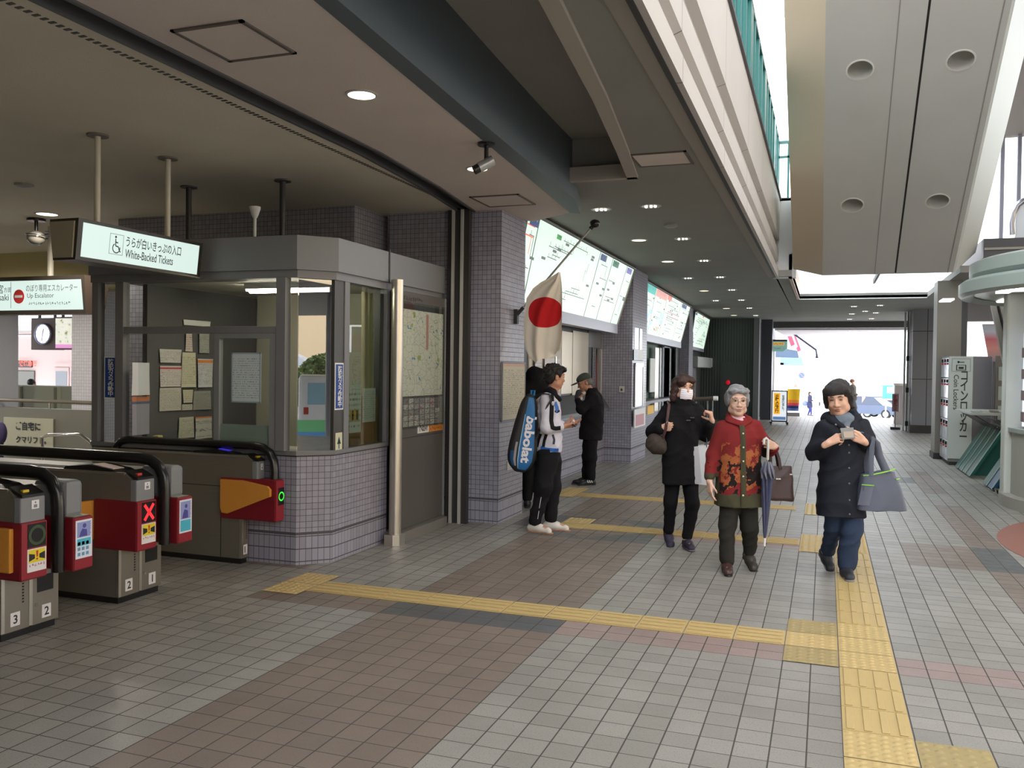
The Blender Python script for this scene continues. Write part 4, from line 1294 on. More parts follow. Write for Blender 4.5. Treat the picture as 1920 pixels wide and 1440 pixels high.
t_, X, ya, yb, za, zb = on_pillar('timetable', 'cream framed timetable on the tiled pillar behind the racket bag', 'notice', -3.168, (942, 681, 984, 786), writing_material('timetable_print', (110, 106, 96), (196, 192, 176), 30, (0.94, 1.0, (206, 170, 160))))
obj('frame', MB().box(X - 0.01, X + 0.004, ya - 0.01, ya + 0.008, za - 0.01, zb + 0.01).box(X - 0.01, X + 0.004, yb - 0.008, yb + 0.01, za - 0.01, zb + 0.01).box(X - 0.01, X + 0.004, ya, yb, zb - 0.006, zb + 0.012).box(X - 0.01, X + 0.004, ya, yb, za - 0.012, za + 0.006), MGREY, t_)
t_, X, ya, yb, za, zb = on_pillar('small_plate', 'white sticker low on the tiled pillar under the racket bag', 'sticker', -3.175, (952, 863, 965, 880), writing_material('plate_print', (70, 74, 90), (196, 200, 206), 6))
t_, X, ya, yb, za, zb = on_pillar('lit_sign', 'bright white sign high on the second pillar', 'sign', -3.165, (1192, 616, 1204, 655), E('pillar_sign_white', (240, 244, 255), 0.9))
obj('dark_edge', MB().box(X, X + 0.006, yb - 0.30, yb - 0.24, za, zb), MCHAR, t_)
t_, X, ya, yb, za, zb = on_pillar('wall_box', 'white box with a black side below the bright sign on the second pillar', 'box', -3.16, (1196, 657, 1206, 676), MWHITE)
obj('black_side', MB().box(X - 0.02, X + 0.002, ya - 0.35, ya - 0.01, za, zb), MBLACK, t_)
t_, X, ya, yb, za, zb = on_pillar('framed_poster', 'tall glossy silver framed poster on the second pillar', 'poster', -3.16, (1191, 684, 1206, 762), M('poster_silver', (170, 174, 182), 0.15, 0.7))
obj('frame', MB().box(X, X + 0.008, ya - 0.03, ya + 0.04, za, zb).box(X, X + 0.008, yb - 0.04, yb + 0.03, za, zb).box(X, X + 0.008, ya, yb, zb - 0.04, zb + 0.03), MSTEELV, t_)
t_, X, ya, yb, za, zb = on_pillar('leaflet_holder', 'white leaflet holder under the silver poster', 'leaflet holder', -3.10, (1190, 766, 1210, 800), MWHITE)
obj('leaflet', MB().box(X + 0.001, X + 0.004, ya + 0.1, yb - 0.15, za + 0.03, zb - 0.1), M('leaflet_pink', (206, 150, 160), 0.6), t_)
for (r, lb) in (((1161, 724, 1171, 736), 'white intercom plate on the front of the second pillar'),):
    Y, xa, xb, za, zb = sheetY(15.09, *r)
    k = thing('intercom_plate', lb, 'intercom', (xa, Y, za))
    obj('plate', MB().box(xa, xb, Y - 0.02, Y, za, zb, 0.004), M('plate_cream', (206, 202, 192), 0.5), k)
    obj('handset', MB().box(xa + 0.03, xb - 0.03, Y - 0.03, Y - 0.02, za + 0.03, zb - 0.04), MDGREY, k)

# ================================================================ flag
fl = thing('flag', 'white flag with a red disc drooping from a slanted pole', 'flag', (-3.17, 9.0, 2.2))
pa, pb = Vector(onX(968, 592, -3.17)), Vector(onY(1113, 422, 8.95))
dr = (pb - pa).normalized()
obj('pole', MB().tube([pa, pb], 0.011, 10), M('pole_white_grey', (176, 174, 172), 0.35, 0.4), fl)
obj('finial', MB().ell(pb + dr * 0.02, (0.055, 0.055, 0.045), 16, 10).cyl(pb - dr * 0.05, pb + dr * 0.02, 0.022, seg=12), MBLACK, fl)
br_ = obj('wall_bracket', MB().box(-3.19, -3.15, pa.y - 0.03, pa.y + 0.03, pa.z - 0.09, pa.z + 0.07).cyl(pa - dr * 0.03, pa + dr * 0.12, 0.02, seg=12), MCHAR, fl)
YF_ = 8.93
OUT = [(1050, 511), (1035, 520), (1015, 530), (1000, 541), (987, 560), (981, 600), (981, 630), (984, 655), (991, 672)]
left = [onY(x, y, YF_) for x, y in OUT]
RGT = [(1050, 511), (1053, 535), (1054, 560), (1054, 590), (1054, 615), (1054, 635), (1053, 650), (1052.5, 660), (1050, 664)]
right = [onY(x, y, YF_) for x, y in RGT]


def interp(pts, t):
    k = t * (len(pts) - 1)
    i = min(int(k), len(pts) - 2)
    return pts[i] * (1 - (k - i)) + pts[i + 1] * (k - i)


def cloth(a, b):
    L, R = interp(left, b), interp(right, b)
    p = L * (1 - a) + R * a
    env = 0.25 + 0.75 * b
    y = p[1] + env * (0.05 * sin(a * 9.0 + 1.2 * b) + 0.02 * sin(a * 21 + b * 4)) - 0.05 * (1 - b) * (1 - a)
    z = p[2] + 0.03 * sin(a * 7.5 + 0.5) * b * b - (0.10 * b ** 6) * (abs(a - 0.22) < 0.24) * (1 - abs(a - 0.22) / 0.24)
    return (p[0], y, z)


t = NT('flag_cloth')
g3 = t.sep(t.coords('Object'))
cc = onY(1021.5, 586, YF_)
dx = t.math('DIVIDE', t.math('ADD', g3[0], -(cc[0] + 3.17)), 0.185)
dz0 = t.math('ADD', g3[2], -(cc[2] - 2.2))
low = t.math('LESS_THAN', dz0, 0.0)
dz = t.math('DIVIDE', dz0, t.math('MULTIPLY_ADD', low, -0.0, 0.162))
r2 = t.math('ADD', t.math('POWER', t.math('ABSOLUTE', dx), 2.3), t.math('POWER', t.math('ABSOLUTE', dz), 2.3))
disc = t.math('LESS_THAN', r2, 1.0)
col = t.mix(disc, lin((230, 222, 208)), lin((196, 36, 40)))
wv = t.noise(t.coords(), 160, 2)
MFLAG = t.bsdf(col, 0.85, 0, t.bump(wv, 0.15, 0.002), 0.2)
fm = obj('cloth', MB().grid(cloth, 48, 48), MFLAG, fl)
q = onY(1042, 672, YF_)
obj('toggle', MB().cyl((q[0], YF_, q[2] + 0.02), (q[0], YF_, q[2] - 0.06), 0.012, seg=10), MCHROME, fl)

# ================================================================ downlights, hatches, cameras on the ceilings
MREFL = M('lamp_reflector', (200, 200, 196), 0.15, 0.8)


def downlight(label, px, py, z, r, strength, rgb=(255, 246, 226), power=0, kind='disc', group='round downlights in the ceilings'):
    c = onZ(px, py, z)
    d = thing('ceiling_downlight', label, 'downlight', (c[0], c[1], z), 0, group)
    obj('trim_ring', MB().lathe([(r * 0.97, 0.0), (r * 0.97, -0.008), (r * 1.16, -0.006), (r * 1.16, 0.0)], (0, 0, 0), 28), M('lamp_trim', (186, 182, 174), 0.5), d, local=True)
    if kind == 'disc':
        obj('lens', MB().lathe([(0.0, -0.004), (r * 0.97, -0.003), (r * 0.97, -0.001), (0, -0.001)], (0, 0, 0), 28), E('lens_%d_%d' % (int(strength * 10), rgb[2]), rgb, strength), d, local=True)
    else:
        obj('reflector', MB().lathe([(0.0, -0.003), (r * 0.97, -0.002), (r * 0.97, -0.001), (0, -0.001)], (0, 0, 0), 24), MREFL, d, local=True)
        for k, ox in enumerate((-0.5, 0.05, 0.5)):
            obj('bulb', MB().ell((r * ox, 0.0, -0.01), (r * 0.17, r * 0.3, 0.012), 10, 6), E('small_bulb', (255, 250, 236), 2.2), d, local=True)
    if power:
        l = bpy.data.lights.new('downlight_lamp', 'SPOT')
        l.energy = power
        l.color = (1.0, 0.93, 0.82)
        l.spot_size = radians(168)
        l.spot_blend = 0.6
        l.shadow_soft_size = 0.1
        lo = bpy.data.objects.new('downlight_lamp', l)
        COL.objects.link(lo)
        lo.parent = d
        lo.location = (0, 0, -0.03)
    return d


downlight('big bright downlight nearest the camera in the ceiling strip', 678, 177, CEILZ, 0.085, 9.0, (255, 250, 236), 34, group=None)
downlight('bright downlight partly hidden by the security camera', 895, 316, CEILZ, 0.085, 7.0, (255, 240, 206), 34, group=None)
downlight('downlight beside the dome camera in the ceiling over the gates', 88, 401, CEILZ, 0.11, 5.0, (255, 250, 230), 170, group=None)
WARM = [(1198, 450), (1252, 490), (1320, 545), (1362, 578), (1376, 591)]
for i, (x, y) in enumerate(WARM):
    downlight(['first', 'second', 'third', 'fourth', 'last'][i] + ' yellowish downlight along the row nearest the fare maps', x, y, CEILD, 0.10, 3.0, (255, 240, 190), 16 if i < 3 else 0)
COOL = [((1127, 392), 'reflector downlight nearest the beam end above the flag'), ((1220, 386), 'reflector downlight nearest the ivory fascia'),
        ((1280, 447), 'second reflector downlight along the fascia side row'), ((1320, 488), 'third reflector downlight along the fascia side row'),
        ((1290, 521), 'dim reflector downlight between the second and third yellowish ones'), ((1350, 519), 'fourth reflector downlight along the fascia side row'),
        ((1372, 543), 'fifth reflector downlight along the fascia side row'), ((1342, 563), 'dim reflector downlight above the farthest fare map'),
        ((1390, 562), 'sixth reflector downlight along the fascia side row'), ((1405, 577), 'seventh reflector downlight along the fascia side row'),
        ((1417, 591), 'last reflector downlight along the fascia side row')]
for (p_, lb) in COOL:
    downlight(lb, *p_, CEILD, 0.10, 1, kind='bulbs')
for i, p_ in enumerate([(1601, 574), (1650, 572), (1622, 583), (1597, 588), (1642, 586), (1593, 598), (1634, 597)]):
    downlight('tiny reflector downlight in the far ceiling over the exit', *p_, CEILD, 0.10, 1, kind='bulbs')
sd = thing('smoke_detector', 'small pale ceiling sensor between the first reflector downlights', 'sensor', tuple(onZ(1258, 421, CEILD)))
obj('base', MB().lathe([(0.0, 0.0), (0.08, 0.0), (0.085, -0.02), (0.06, -0.035), (0, -0.038)], (0, 0, 0), 20), M('sensor_grey', (150, 150, 146), 0.5), sd, local=True)


def hatch(label, pts, z):
    P4 = [onZ(x, y, z) for x, y in pts]
    c = sum(P4) / 4
    hx = (max(p[0] for p in P4) - min(p[0] for p in P4)) / 2
    hy = (max(p[1] for p in P4) - min(p[1] for p in P4)) / 2
    h = thing('ceiling_hatch', label, 'hatch', (c[0], c[1], z))
    obj('panel', MB().box(-hx + 0.02, hx - 0.02, -hy + 0.02, hy - 0.02, -0.006, 0.0), MCEIL, h, local=True)
    f = MB()
    for (a, b_, c_, d_) in ((-hx, hx, -hy, -hy + 0.022), (-hx, hx, hy - 0.022, hy), (-hx, -hx + 0.022, -hy, hy), (hx - 0.022, hx, -hy, hy)):
        f.box(a, b_, c_, d_, -0.010, 0)
    obj('frame', f, M('hatch_frame', (96, 88, 82), 0.6), h, local=True)


hatch('square access hatch nearest the camera in the ceiling strip', [(322, 57), (430, 112), (553, 99), (455, 36)], CEILZ)
hatch('square access hatch above the tiled pillar', [(888, 369), (972, 363), (997, 382), (917, 387)], CEILZ)
hatch('pale edged access hatch in the hall ceiling beside the fascia', [(1180, 292), (1285, 282), (1296, 303), (1205, 312)], CEILD)
vents = MB()
for k in range(150):
    y = 1.5 + k * 0.046
    vents.box(-3.575, -3.535, y, y + 0.02, CEILZ - 0.003, CEILZ)
tag(obj('ceiling_vent_slots', vents, MCHAR), 'dotted row of small air slots along the ceiling over the gates', 'vent', kind='stuff')

c = onZ(912, 268, CEILZ)
cm = thing('security_camera', 'silver security camera on a black ceiling mount beside a bright downlight', 'camera', (c[0], c[1], CEILZ))
obj('mount_plate', MB().lathe([(0.0, 0.0), (0.065, 0.0), (0.065, -0.02), (0.0, -0.022)], (0, 0, 0), 24), MBLACK, cm, local=True)
obj('stem', MB().cyl((0, 0, -0.02), (0, 0, -0.13), 0.016, seg=14).ell((0, 0, -0.135), (0.024, 0.024, 0.024), 12, 8), MBLACK, cm, local=True)
bd = MB().tube([Vector((0.045, 0.02, -0.125)), Vector((-0.045, -0.03, -0.185))], 0.038, 20)
obj('body', bd, M('camera_silver', (176, 178, 182), 0.35, 0.5), cm, local=True)
obj('lens_barrel', MB().cyl((-0.043, -0.029, -0.184), (-0.075, -0.047, -0.206), 0.034, seg=20), MBLACK, cm, local=True)
c = onZ(68, 410, CEILZ)
cm = thing('security_camera', 'dome camera with a coiled cable at the far left under the gate ceiling', 'camera', (c[0], c[1], CEILZ))
obj('mount_plate', MB().lathe([(0.0, 0.0), (0.10, 0.0), (0.10, -0.03), (0.0, -0.03)], (0, 0, 0), 24), MBLACK, cm, local=True)
obj('stem', MB().cyl((0, 0, -0.03), (0, 0, -0.16), 0.02, seg=12), MBLACK, cm, local=True)
obj('dome', MB().ell((0, 0, -0.22), (0.10, 0.10, 0.085), 20, 12), M('dome_smoked', (96, 92, 84), 0.12, 0.3), cm, local=True)
obj('cable', MB().tube([(0.02 + 0.12 * cos(a), 0.12 * sin(a), -0.15 - 0.008 * a) for a in np.linspace(0, 9, 30)], 0.008, 6), MBLACK, cm, local=True)
c = onZ(45, 345, CEILZ)
sd = thing('smoke_detector', 'round pale sensor in the gate ceiling at the far left', 'sensor', (c[0], c[1], CEILZ))
obj('base', MB().lathe([(0.0, 0.0), (0.08, 0.0), (0.085, -0.02), (0.06, -0.035), (0, -0.038)], (0, 0, 0), 20), M('sensor_grey', (150, 150, 146), 0.5), sd, local=True)

# ================================================================ tactile paving
MYT = M('tactile_yellow', (188, 163, 110), 0.5, 0, 0.4, 0.07, 6)
MYD = M('tactile_dull_yellow', (160, 142, 98), 0.55, 0, 0.4, 0.07, 6)


def bars(m, x0, y0, axis, n=4, s=0.3, zb=0.004):
    for k in range(n):
        o = s * (k + 0.5) / n
        if axis == 'x':
            m.box(x0 + 0.015, x0 + s - 0.015, y0 + o - 0.018, y0 + o + 0.018, zb, zb + 0.005, 0.003)
        else:
            m.box(x0 + o - 0.018, x0 + o + 0.018, y0 + 0.015, y0 + s - 0.015, zb, zb + 0.005, 0.003)


def studded(x0, y0, s, n, name, org):
    """one connected slab whose top rises into n x n flat studs"""
    R = n * 9
    k = np.arange(R + 1) / R
    gx, gy = np.meshgrid(k, k)
    p = 1.0 / n
    d = np.sqrt(((gx % p) - p / 2) ** 2 + ((gy % p) - p / 2) ** 2) * s
    z = 0.004 + 0.005 * np.clip((0.0165 - d) / 0.006, 0, 1)
    e = 0.003
    V = np.stack([x0 + e + gx * (s - 2 * e) - org.x, y0 + e + gy * (s - 2 * e) - org.y, z], -1).reshape(-1, 3)
    i = np.arange(R * (R + 1)).reshape(R, R + 1)[:, :R].ravel()
    F = [(j, j + 1, j + R + 2, j + R + 1) for j in i.tolist()]
    m = bpy.data.meshes.new(name)
    m.from_pydata(V.tolist(), [], F)
    m.polygons.foreach_set('use_smooth', [True] * len(F))
    return m


def run(label, tiles):
    """tiles: (x, y, w, d, kind, tone)"""
    g = thing('tactile_paving', label, 'tactile paving', (tiles[0][0], tiles[0][1], 0))
    for (x, y, kind, tone, w, d) in tiles:
        mt = MYD if tone else MYT
        b_ = MB().box(x + 0.003, x + w - 0.003, y + 0.003, y + d - 0.003, 0.0005, 0.004)
        pl = obj('block', b_, mt, g)
        m = MB()
        if kind == 'x':
            bars(m, x, y, 'x')
        elif kind == 'y':
            bars(m, x, y, 'y')
        else:
            n = 5 if kind == 'd' else 6
            pl.data = studded(x, y, w, n, pl.data.name, Vector(root_of(g).location))
            pl.data.materials.append(mt)
        if m.v:
            obj('bar_pattern', m, mt, pl)
    return g


main = []
yy = 3.63
main_kinds = {12: 'D'}
for k in range(-3, 50):
    y0 = 4.23 + 0.3 * k
    kd = 'y'
    if y0 < 4.2:
        kd = 'D'
    if 5.1 < y0 < 5.9 or 8.4 < y0 < 9.1 or 10.7 < y0 < 11.2:
        kd = 'D'
    if y0 > 17.0:
        break
    main.append((0.1, y0, kd, 0, 0.3, 0.3))
run('long yellow tactile strip running away along the right of the hall', main)
near = [(-3.5 + 0.3 * k, 5.42, 'x', 0, 0.3, 0.3) for k in range(11)]
near += [(-3.8, 5.30, 'D', 0, 0.3, 0.3), (-3.8, 5.60, 'D', 0, 0.3, 0.3)]
near += [(-0.2, 5.42, 'd', 0, 0.3, 0.3)]
run('nearest yellow tactile strip crossing from the gates to the main strip', near)
run('dull yellow dotted tactile pads at the near strip junction', [(-0.2, 5.12, 'd', 1, 0.3, 0.3), (-0.2, 5.72, 'd', 1, 0.3, 0.3)])
run('dull yellow dotted tactile pad at the bottom right corner', [(0.4, 3.92, 'd', 1, 0.3, 0.3), (0.4, 3.62, 'd', 1, 0.3, 0.3)])
mid = [(-2.6 + 0.3 * k, 8.62, 'x', 0, 0.3, 0.3) for k in range(8)] + [(-2.6, 8.92, 'D', 0, 0.3, 0.3)]
mid += [(-0.2, 8.32, 'd', 0, 0.3, 0.3), (-0.2, 8.62, 'd', 0, 0.3, 0.3), (-0.2, 8.92, 'd', 0, 0.3, 0.3)]
run('middle yellow tactile strip crossing behind the woman in red', mid)
far = [(-3.0 + 0.3 * k, 10.82, 'x', 0, 0.3, 0.3) for k in range(9)] + [(-3.3, 10.7, 'D', 0, 0.3, 0.3), (-3.3, 11.0, 'D', 0, 0.3, 0.3), (-3.3, 11.3, 'D', 0, 0.3, 0.3)]
far += [(-0.2, 10.52, 'd', 0, 0.3, 0.3), (-0.2, 10.82, 'd', 0, 0.3, 0.3), (-0.2, 11.12, 'd', 0, 0.3, 0.3)]
run('far yellow tactile strip leading to the ticket windows', far)
# ================================================================ escalator overhead (its soffit comes down towards the far end)
def slope_z(y):
    return 3.42 + (17.12 - y) * math.tan(radians(30))


def sl(x, y, up=0.0):
    """point of the soffit plane, raised by 'up' at right angles to it"""
    return Vector((x, y + up * 0.5, slope_z(y) + up * 0.866))


esc = thing('escalator', 'pale grey escalator underside with round light wells, sloping overhead', 'escalator', (0.7, 10, slope_z(10)))
bm = bmesh.new()
y0_, y1_ = 1.0, 17.12
HOLES = [(0.374, 13.0), (1.62, 13.0), (0.367, 15.45), (1.637, 15.45), (0.374, 10.55), (1.62, 10.55)]


def loop(pts):
    vs = [bm.verts.new(p) for p in pts]
    return [bm.edges.new((vs[i], vs[(i + 1) % len(vs)])) for i in range(len(vs))]


for (xa, xb) in ((-0.08, 1.135), (1.165, 2.08)):
    ed = loop([sl(xa, y0_), sl(xb, y0_), sl(xb, y1_), sl(xa, y1_)])
    for (hx, hy) in HOLES:
        if xa < hx < xb:
            ed += loop([sl(hx + 0.168 * cos(a), hy + 0.168 * sin(a) * 0.866) for a in np.linspace(0, 2 * pi, 33)[:-1]])
    bmesh.ops.triangle_fill(bm, use_beauty=True, edges=ed)
me = bpy.data.meshes.new('soffit')
for v in bm.verts:
    v.co -= Vector(esc.location)
bm.to_mesh(me)
bm.free()
obj('soffit', me, MESC, esc)
def sl_strip(m, x0, x1, u0, u1, ya=y0_, yb=y1_):
    a, b, c, d = sl(x0, ya, u0), sl(x1, ya, u1), sl(x1, yb, u1), sl(x0, yb, u0)
    return m.add([a, b, c, d], [(0, 1, 2, 3)])
obj('soffit_seam', sl_strip(MB(), 1.13, 1.17, 0.02, 0.02), MCHAR, esc)
obj('soffit_joint', sl_strip(sl_strip(MB(), 0.80, 0.812, -0.003, -0.003), 1.99, 2.005, -0.003, -0.003), M('soffit_joint_grey', (130, 126, 120), 0.6), esc)
obj('left_flank', sl_strip(sl_strip(MB(), -0.08, -0.60, 0.0, 0.16), -0.60, -0.60, 0.16, 1.3), M('escalator_flank_tan', (184, 168, 146), 0.35, 0, 0.5), esc)  # warm reflected light is put into the left flank's tan colour
obj('right_flank', sl_strip(sl_strip(sl_strip(MB(), 2.08, 2.12, 0, 0.02), 2.12, 2.46, 0.02, 0.42), 2.46, 2.50, 0.42, 1.4), M('escalator_flank_light', (192, 194, 190), 0.3, 0, 0.5), esc)
obj('upper_deck', sl_strip(MB(), -0.60, 2.5, 1.3, 1.4), MDGREY, esc)
end = MB().add([sl(-0.60, y1_, 0.16), sl(-0.08, y1_), sl(2.08, y1_), sl(2.46, y1_, 0.42), sl(2.5, y1_, 1.4), sl(-0.6, y1_, 1.3)], [(0, 1, 2, 3, 4, 5)])
obj('lower_end', end, MESC, esc)
MCUP = M('light_well_grey', (150, 146, 138), 0.6)
rot = Matrix.Rotation(radians(-30), 4, 'X')
for (hx, hy) in HOLES:
    cup = MB().lathe([(0.168, 0.0), (0.166, 0.05), (0.150, 0.10), (0.11, 0.14), (0.0, 0.155)], (0, 0, 0), 32)
    rim = MB().lathe([(0.163, -0.006), (0.185, -0.004), (0.185, 0.002), (0.163, 0.002)], (0, 0, 0), 32)
    for nm, m_, mt in (('light_well', cup, MCUP), ('light_rim', rim, M('light_rim_grey', (196, 192, 184), 0.4))):
        m_.v = [tuple(Matrix.Translation(sl(hx, hy)) @ rot @ Vector(v)) for v in m_.v]
        obj(nm, m_, mt, esc)
for x in (-0.45, 2.25):
    obj('handrail', MB().tube([sl(x, y0_, 2.2), sl(x, y1_ - 1.0, 2.2)], 0.05, 8), MBLACK, esc)

# ================================================================ green railing on the upper walkway
rl = thing('walkway_railing', 'teal railing with bars and glass along the upper walkway edge', 'railing', (-0.92, 8, 4.9))
obj('top_bar', MB().box(-0.96, -0.88, 0.5, 17.2, 5.93, 5.99), MGREENR, rl)
obj('bottom_bar', MB().box(-0.945, -0.895, 0.5, 17.2, 4.95, 5.0), MGREENR, rl)
y = 0.6
k = 0
while y < 17.2:
    wide = k % 4 == 0
    obj('post', MB().box(-0.96, -0.88, y, y + (0.34 if wide else 0.09), 4.9, 5.95), MGREENR, rl)
    y += 0.62
    k += 1
obj('railing_glass', MB().box(-0.923, -0.917, 0.5, 17.2, 5.0, 5.93), glass_material('railing_glass', (200, 228, 226), 0.8), rl)
rl = thing('end_railing', 'short teal railing across the far end of the upper walkway', 'railing', (-0.8, 17.3, 4.9))
obj('top_bar', MB().box(-0.92, -0.45, 17.26, 17.32, 5.93, 5.98).box(-0.92, -0.45, 17.27, 17.31, 5.66, 5.70), MGREENR, rl)
for x in (-0.92, -0.74, -0.5):
    obj('post', MB().box(x, x + 0.035, 17.27, 17.31, 4.88, 5.95), MGREENR, rl)
struct('trim_17', MB().box(-0.98, -0.42, 17.2, 17.4, 4.84, 4.9), MDGREY)

# buildings seen through the gap over the walkway
bl = thing('white_building', 'white building with level joints seen between railing and escalator', 'building', (-6, 46, 0))
obj('facade', MB().box(-16, -2.15, 46, 52, -0.5, 30), M('white_render', (232, 232, 234), 0.7), bl)
jm = MB()
for z in (16.1, 19.4, 22.7):
    jm.box(-16, -2.15, 45.96, 46, z, z + 0.10)
obj('level_joint', jm, M('joint_grey', (150, 148, 150), 0.7), bl)
obj('roof_rail', MB().box(-3.9, -3.84, 45.9, 46, 22.9, 24.2).box(-3.5, -3.44, 45.9, 46, 22.9, 24.2).box(-2.9, -2.84, 45.9, 46, 22.9, 24.2), M('roof_rail_grey', (120, 118, 120), 0.6), bl)

# ================================================================ right side: round kiosk with a ringed canopy
MKIOSK = M('kiosk_pale_green_grey', (156, 164, 160), 0.35, 0.15, 0.5)
KC = (3.87, 12.4)
ks = thing('round_kiosk', 'round pale green kiosk with a double ringed canopy and lit showcase', 'kiosk', (KC[0], KC[1], 0))
obj('canopy_lower_ring', MB().lathe([(2.10, 2.64), (2.24, 2.60), (2.28, 2.64), (2.28, 2.77), (2.23, 2.81), (2.06, 2.81)], (0, 0, 0), 72), MKIOSK, ks, local=True)
obj('canopy_upper_ring', MB().lathe([(2.05, 2.81), (2.12, 2.84), (2.16, 2.88), (2.16, 3.02), (2.10, 3.05), (0, 3.05)], (0, 0, 0), 72), MKIOSK, ks, local=True)
obj('canopy_soffit', MB().lathe([(0, 2.68), (2.12, 2.66), (2.12, 2.65), (0, 2.66)], (0, 0, 0), 64), M('kiosk_soffit', (190, 196, 192), 0.3), ks, local=True)
obj('base_plinth', MB().lathe([(0, 0.0), (1.77, 0.0), (1.77, 0.14), (1.71, 0.15), (0, 0.15)], (0, 0, 0), 72), M('kiosk_plinth', (150, 146, 138), 0.4), ks, local=True)
obj('body_panel', MB().lathe([(1.66, 0.15), (1.66, 0.92), (1.64, 0.92), (1.64, 0.15)], (0, 0, 0), 72), M('kiosk_body_taupe', (160, 158, 150), 0.45), ks, local=True)
obj('counter_band', MB().lathe([(1.62, 0.92), (1.70, 0.92), (1.70, 0.97), (1.62, 0.97)], (0, 0, 0), 72), MKIOSK, ks, local=True)
obj('core_wall', MB().lathe([(1.3, 0.15), (1.3, 2.66)], (0, 0, 0), 48), M('kiosk_core', (120, 118, 112), 0.5), ks, local=True)
obj('showcase_light', MB().lathe([(1.60, 1.0), (1.60, 2.15), (1.58, 2.15), (1.58, 1.0)], (0, 0, 0), 24, radians(187), radians(222)), E('showcase_light', (226, 232, 250), 0.9), ks, local=True)
cg = MB()
for i in range(4):
    for j in range(3):
        a = radians(191 + j * 9)
        cg.box(1.62 * cos(a) - 0.02, 1.62 * cos(a) + 0.02, 1.62 * sin(a) - 0.09, 1.62 * sin(a) + 0.09, 1.06 + i * 0.26, 1.18 + i * 0.26)
obj('showcase_goods', cg, M('showcase_goods', (130, 110, 112), 0.6), ks, local=True)
for k, a in enumerate((181.0, 172.0, 150.0, 218.0, 250.0)):
    a = radians(a)
    if k == 0:
        obj('column', MB().box(-1.74, -1.52, 0.02, 0.28, 0.10, 2.66, 0.03), M('kiosk_column_ivory', (190, 194, 186), 0.35), ks, local=True)
    elif k > 1:
        obj('column', MB().cyl((1.66 * cos(a), 1.66 * sin(a), 0.1), (1.66 * cos(a), 1.66 * sin(a), 2.66), 0.10, seg=20), M('kiosk_column_ivory', (190, 194, 186), 0.35), ks, local=True)
for (px, py) in ((1885, 545), (1884, 563), (1917, 541), (1775, 562)):
    c = onZ(px, py, 2.65)
    obj('canopy_lamp', MB().box(c[0] - 0.07, c[0] + 0.07, c[1] - 0.22, c[1] + 0.22, 2.632, 2.652), E('canopy_lamp', (255, 252, 244), 3.0), ks)

struct('floor', MB().lathe([(0, 0.001), (2.62, 0.001), (2.62, 0.003), (0, 0.003)], (4.24, 9.5, 0), 72), M('red_brown_disc_tiles', (142, 92, 80), 0.5, 0, 0.4, 0.08, 12))

# coin lockers
lk = thing('coin_locker', 'coin locker block with a pale green end panel sign', 'locker', (2.4, 17.9, 0))
obj('cabinet', MB().box(2.10, 2.78, 17.42, 18.50, 0.06, 1.955, 0.006), M('locker_grey', (118, 116, 122), 0.45), lk)
obj('plinth', MB().box(2.12, 2.78, 17.44, 18.5, 0, 0.06), MCHAR, lk)
ep = obj('end_panel', MB().box(2.09, 2.47, 17.395, 17.42, 0.12, 1.95), M('locker_panel_pale', (190, 200, 198), 0.45), lk)
obj('japanese_lettering', text_mesh('コインロッカー', (2.335, 17.392, 1.10), X1, Z1, w=0.125, h=1.18, align='CENTER', vertical=True, bold=0.02), M('locker_ink', (44, 54, 52), 0.5), ep)
obj('english_lettering', text_mesh('Coin Lockers', (2.165, 17.392, 1.62), NZ, X1, w=0.62, bold=0.01), M('locker_ink', (44, 54, 52), 0.5), ep)
ic = MB()
for (a, b, c, d) in ((2.13, 2.43, 1.68, 1.685), (2.13, 2.43, 1.905, 1.91), (2.13, 2.134, 1.68, 1.91), (2.426, 2.43, 1.68, 1.91)):
    ic.box(a, b, 17.390, 17.395, c, d)
for (a, b, c, d) in ((2.20, 2.36, 1.70, 1.712), (2.20, 2.215, 1.70, 1.79), (2.345, 2.36, 1.70, 1.79), (2.20, 2.36, 1.79, 1.80), (2.24, 2.32, 1.725, 1.765), (2.22, 2.33, 1.84, 1.855), (2.22, 2.25, 1.83, 1.868)):
    ic.box(a, b, 17.388, 17.395, c, d)
obj('locker_icon', ic, M('locker_ink', (44, 54, 52), 0.5), ep)
for i in range(3):
    for j in range(5):
        y_, z_ = 17.43 + i * 0.355, 0.08 + j * 0.372
        d_ = obj('door', MB().box(2.083, 2.10, y_, y_ + 0.345, z_, z_ + 0.36, 0.006), M('locker_door_white', (206, 208, 214), 0.2, 0.3), lk)
        obj('lock_plate', MB().box(2.055, 2.084, y_ + 0.05, y_ + 0.12, z_ + 0.28, z_ + 0.34), MBLACK, d_)
        obj('red_tag', MB().box(2.062, 2.084, y_ + 0.05, y_ + 0.13, z_ + 0.235, z_ + 0.268), M('lock_red', (170, 46, 52), 0.5), d_)
# notice board behind the racks
nb = thing('notice_board', 'tall grey board with pale leaflets behind the brochure racks', 'board', (2.95, 17.3, 0))
obj('board', MB().box(2.80, 3.5, 17.2, 17.28, 0, 1.96), M('board_grey_brown', (104, 98, 94), 0.6), nb)
for k in range(8):
    x_, z_ = 2.84 + (k % 3) * 0.2, 0.85 + (k // 3) * 0.34
    obj('leaflet', MB().box(x_, x_ + 0.15, 17.185, 17.2, z_, z_ + 0.24), M('leaflet_tone_%d' % (k % 3), [(150, 160, 152), (176, 180, 172), (128, 122, 112)][k % 3], 0.6), nb)

# brochure racks: slanted green display boards carrying a tray
MRACK = M('rack_green', (28, 84, 78), 0.4, 0, 0.5)
MRACKB = M('rack_blue', (34, 78, 120), 0.4, 0, 0.5)


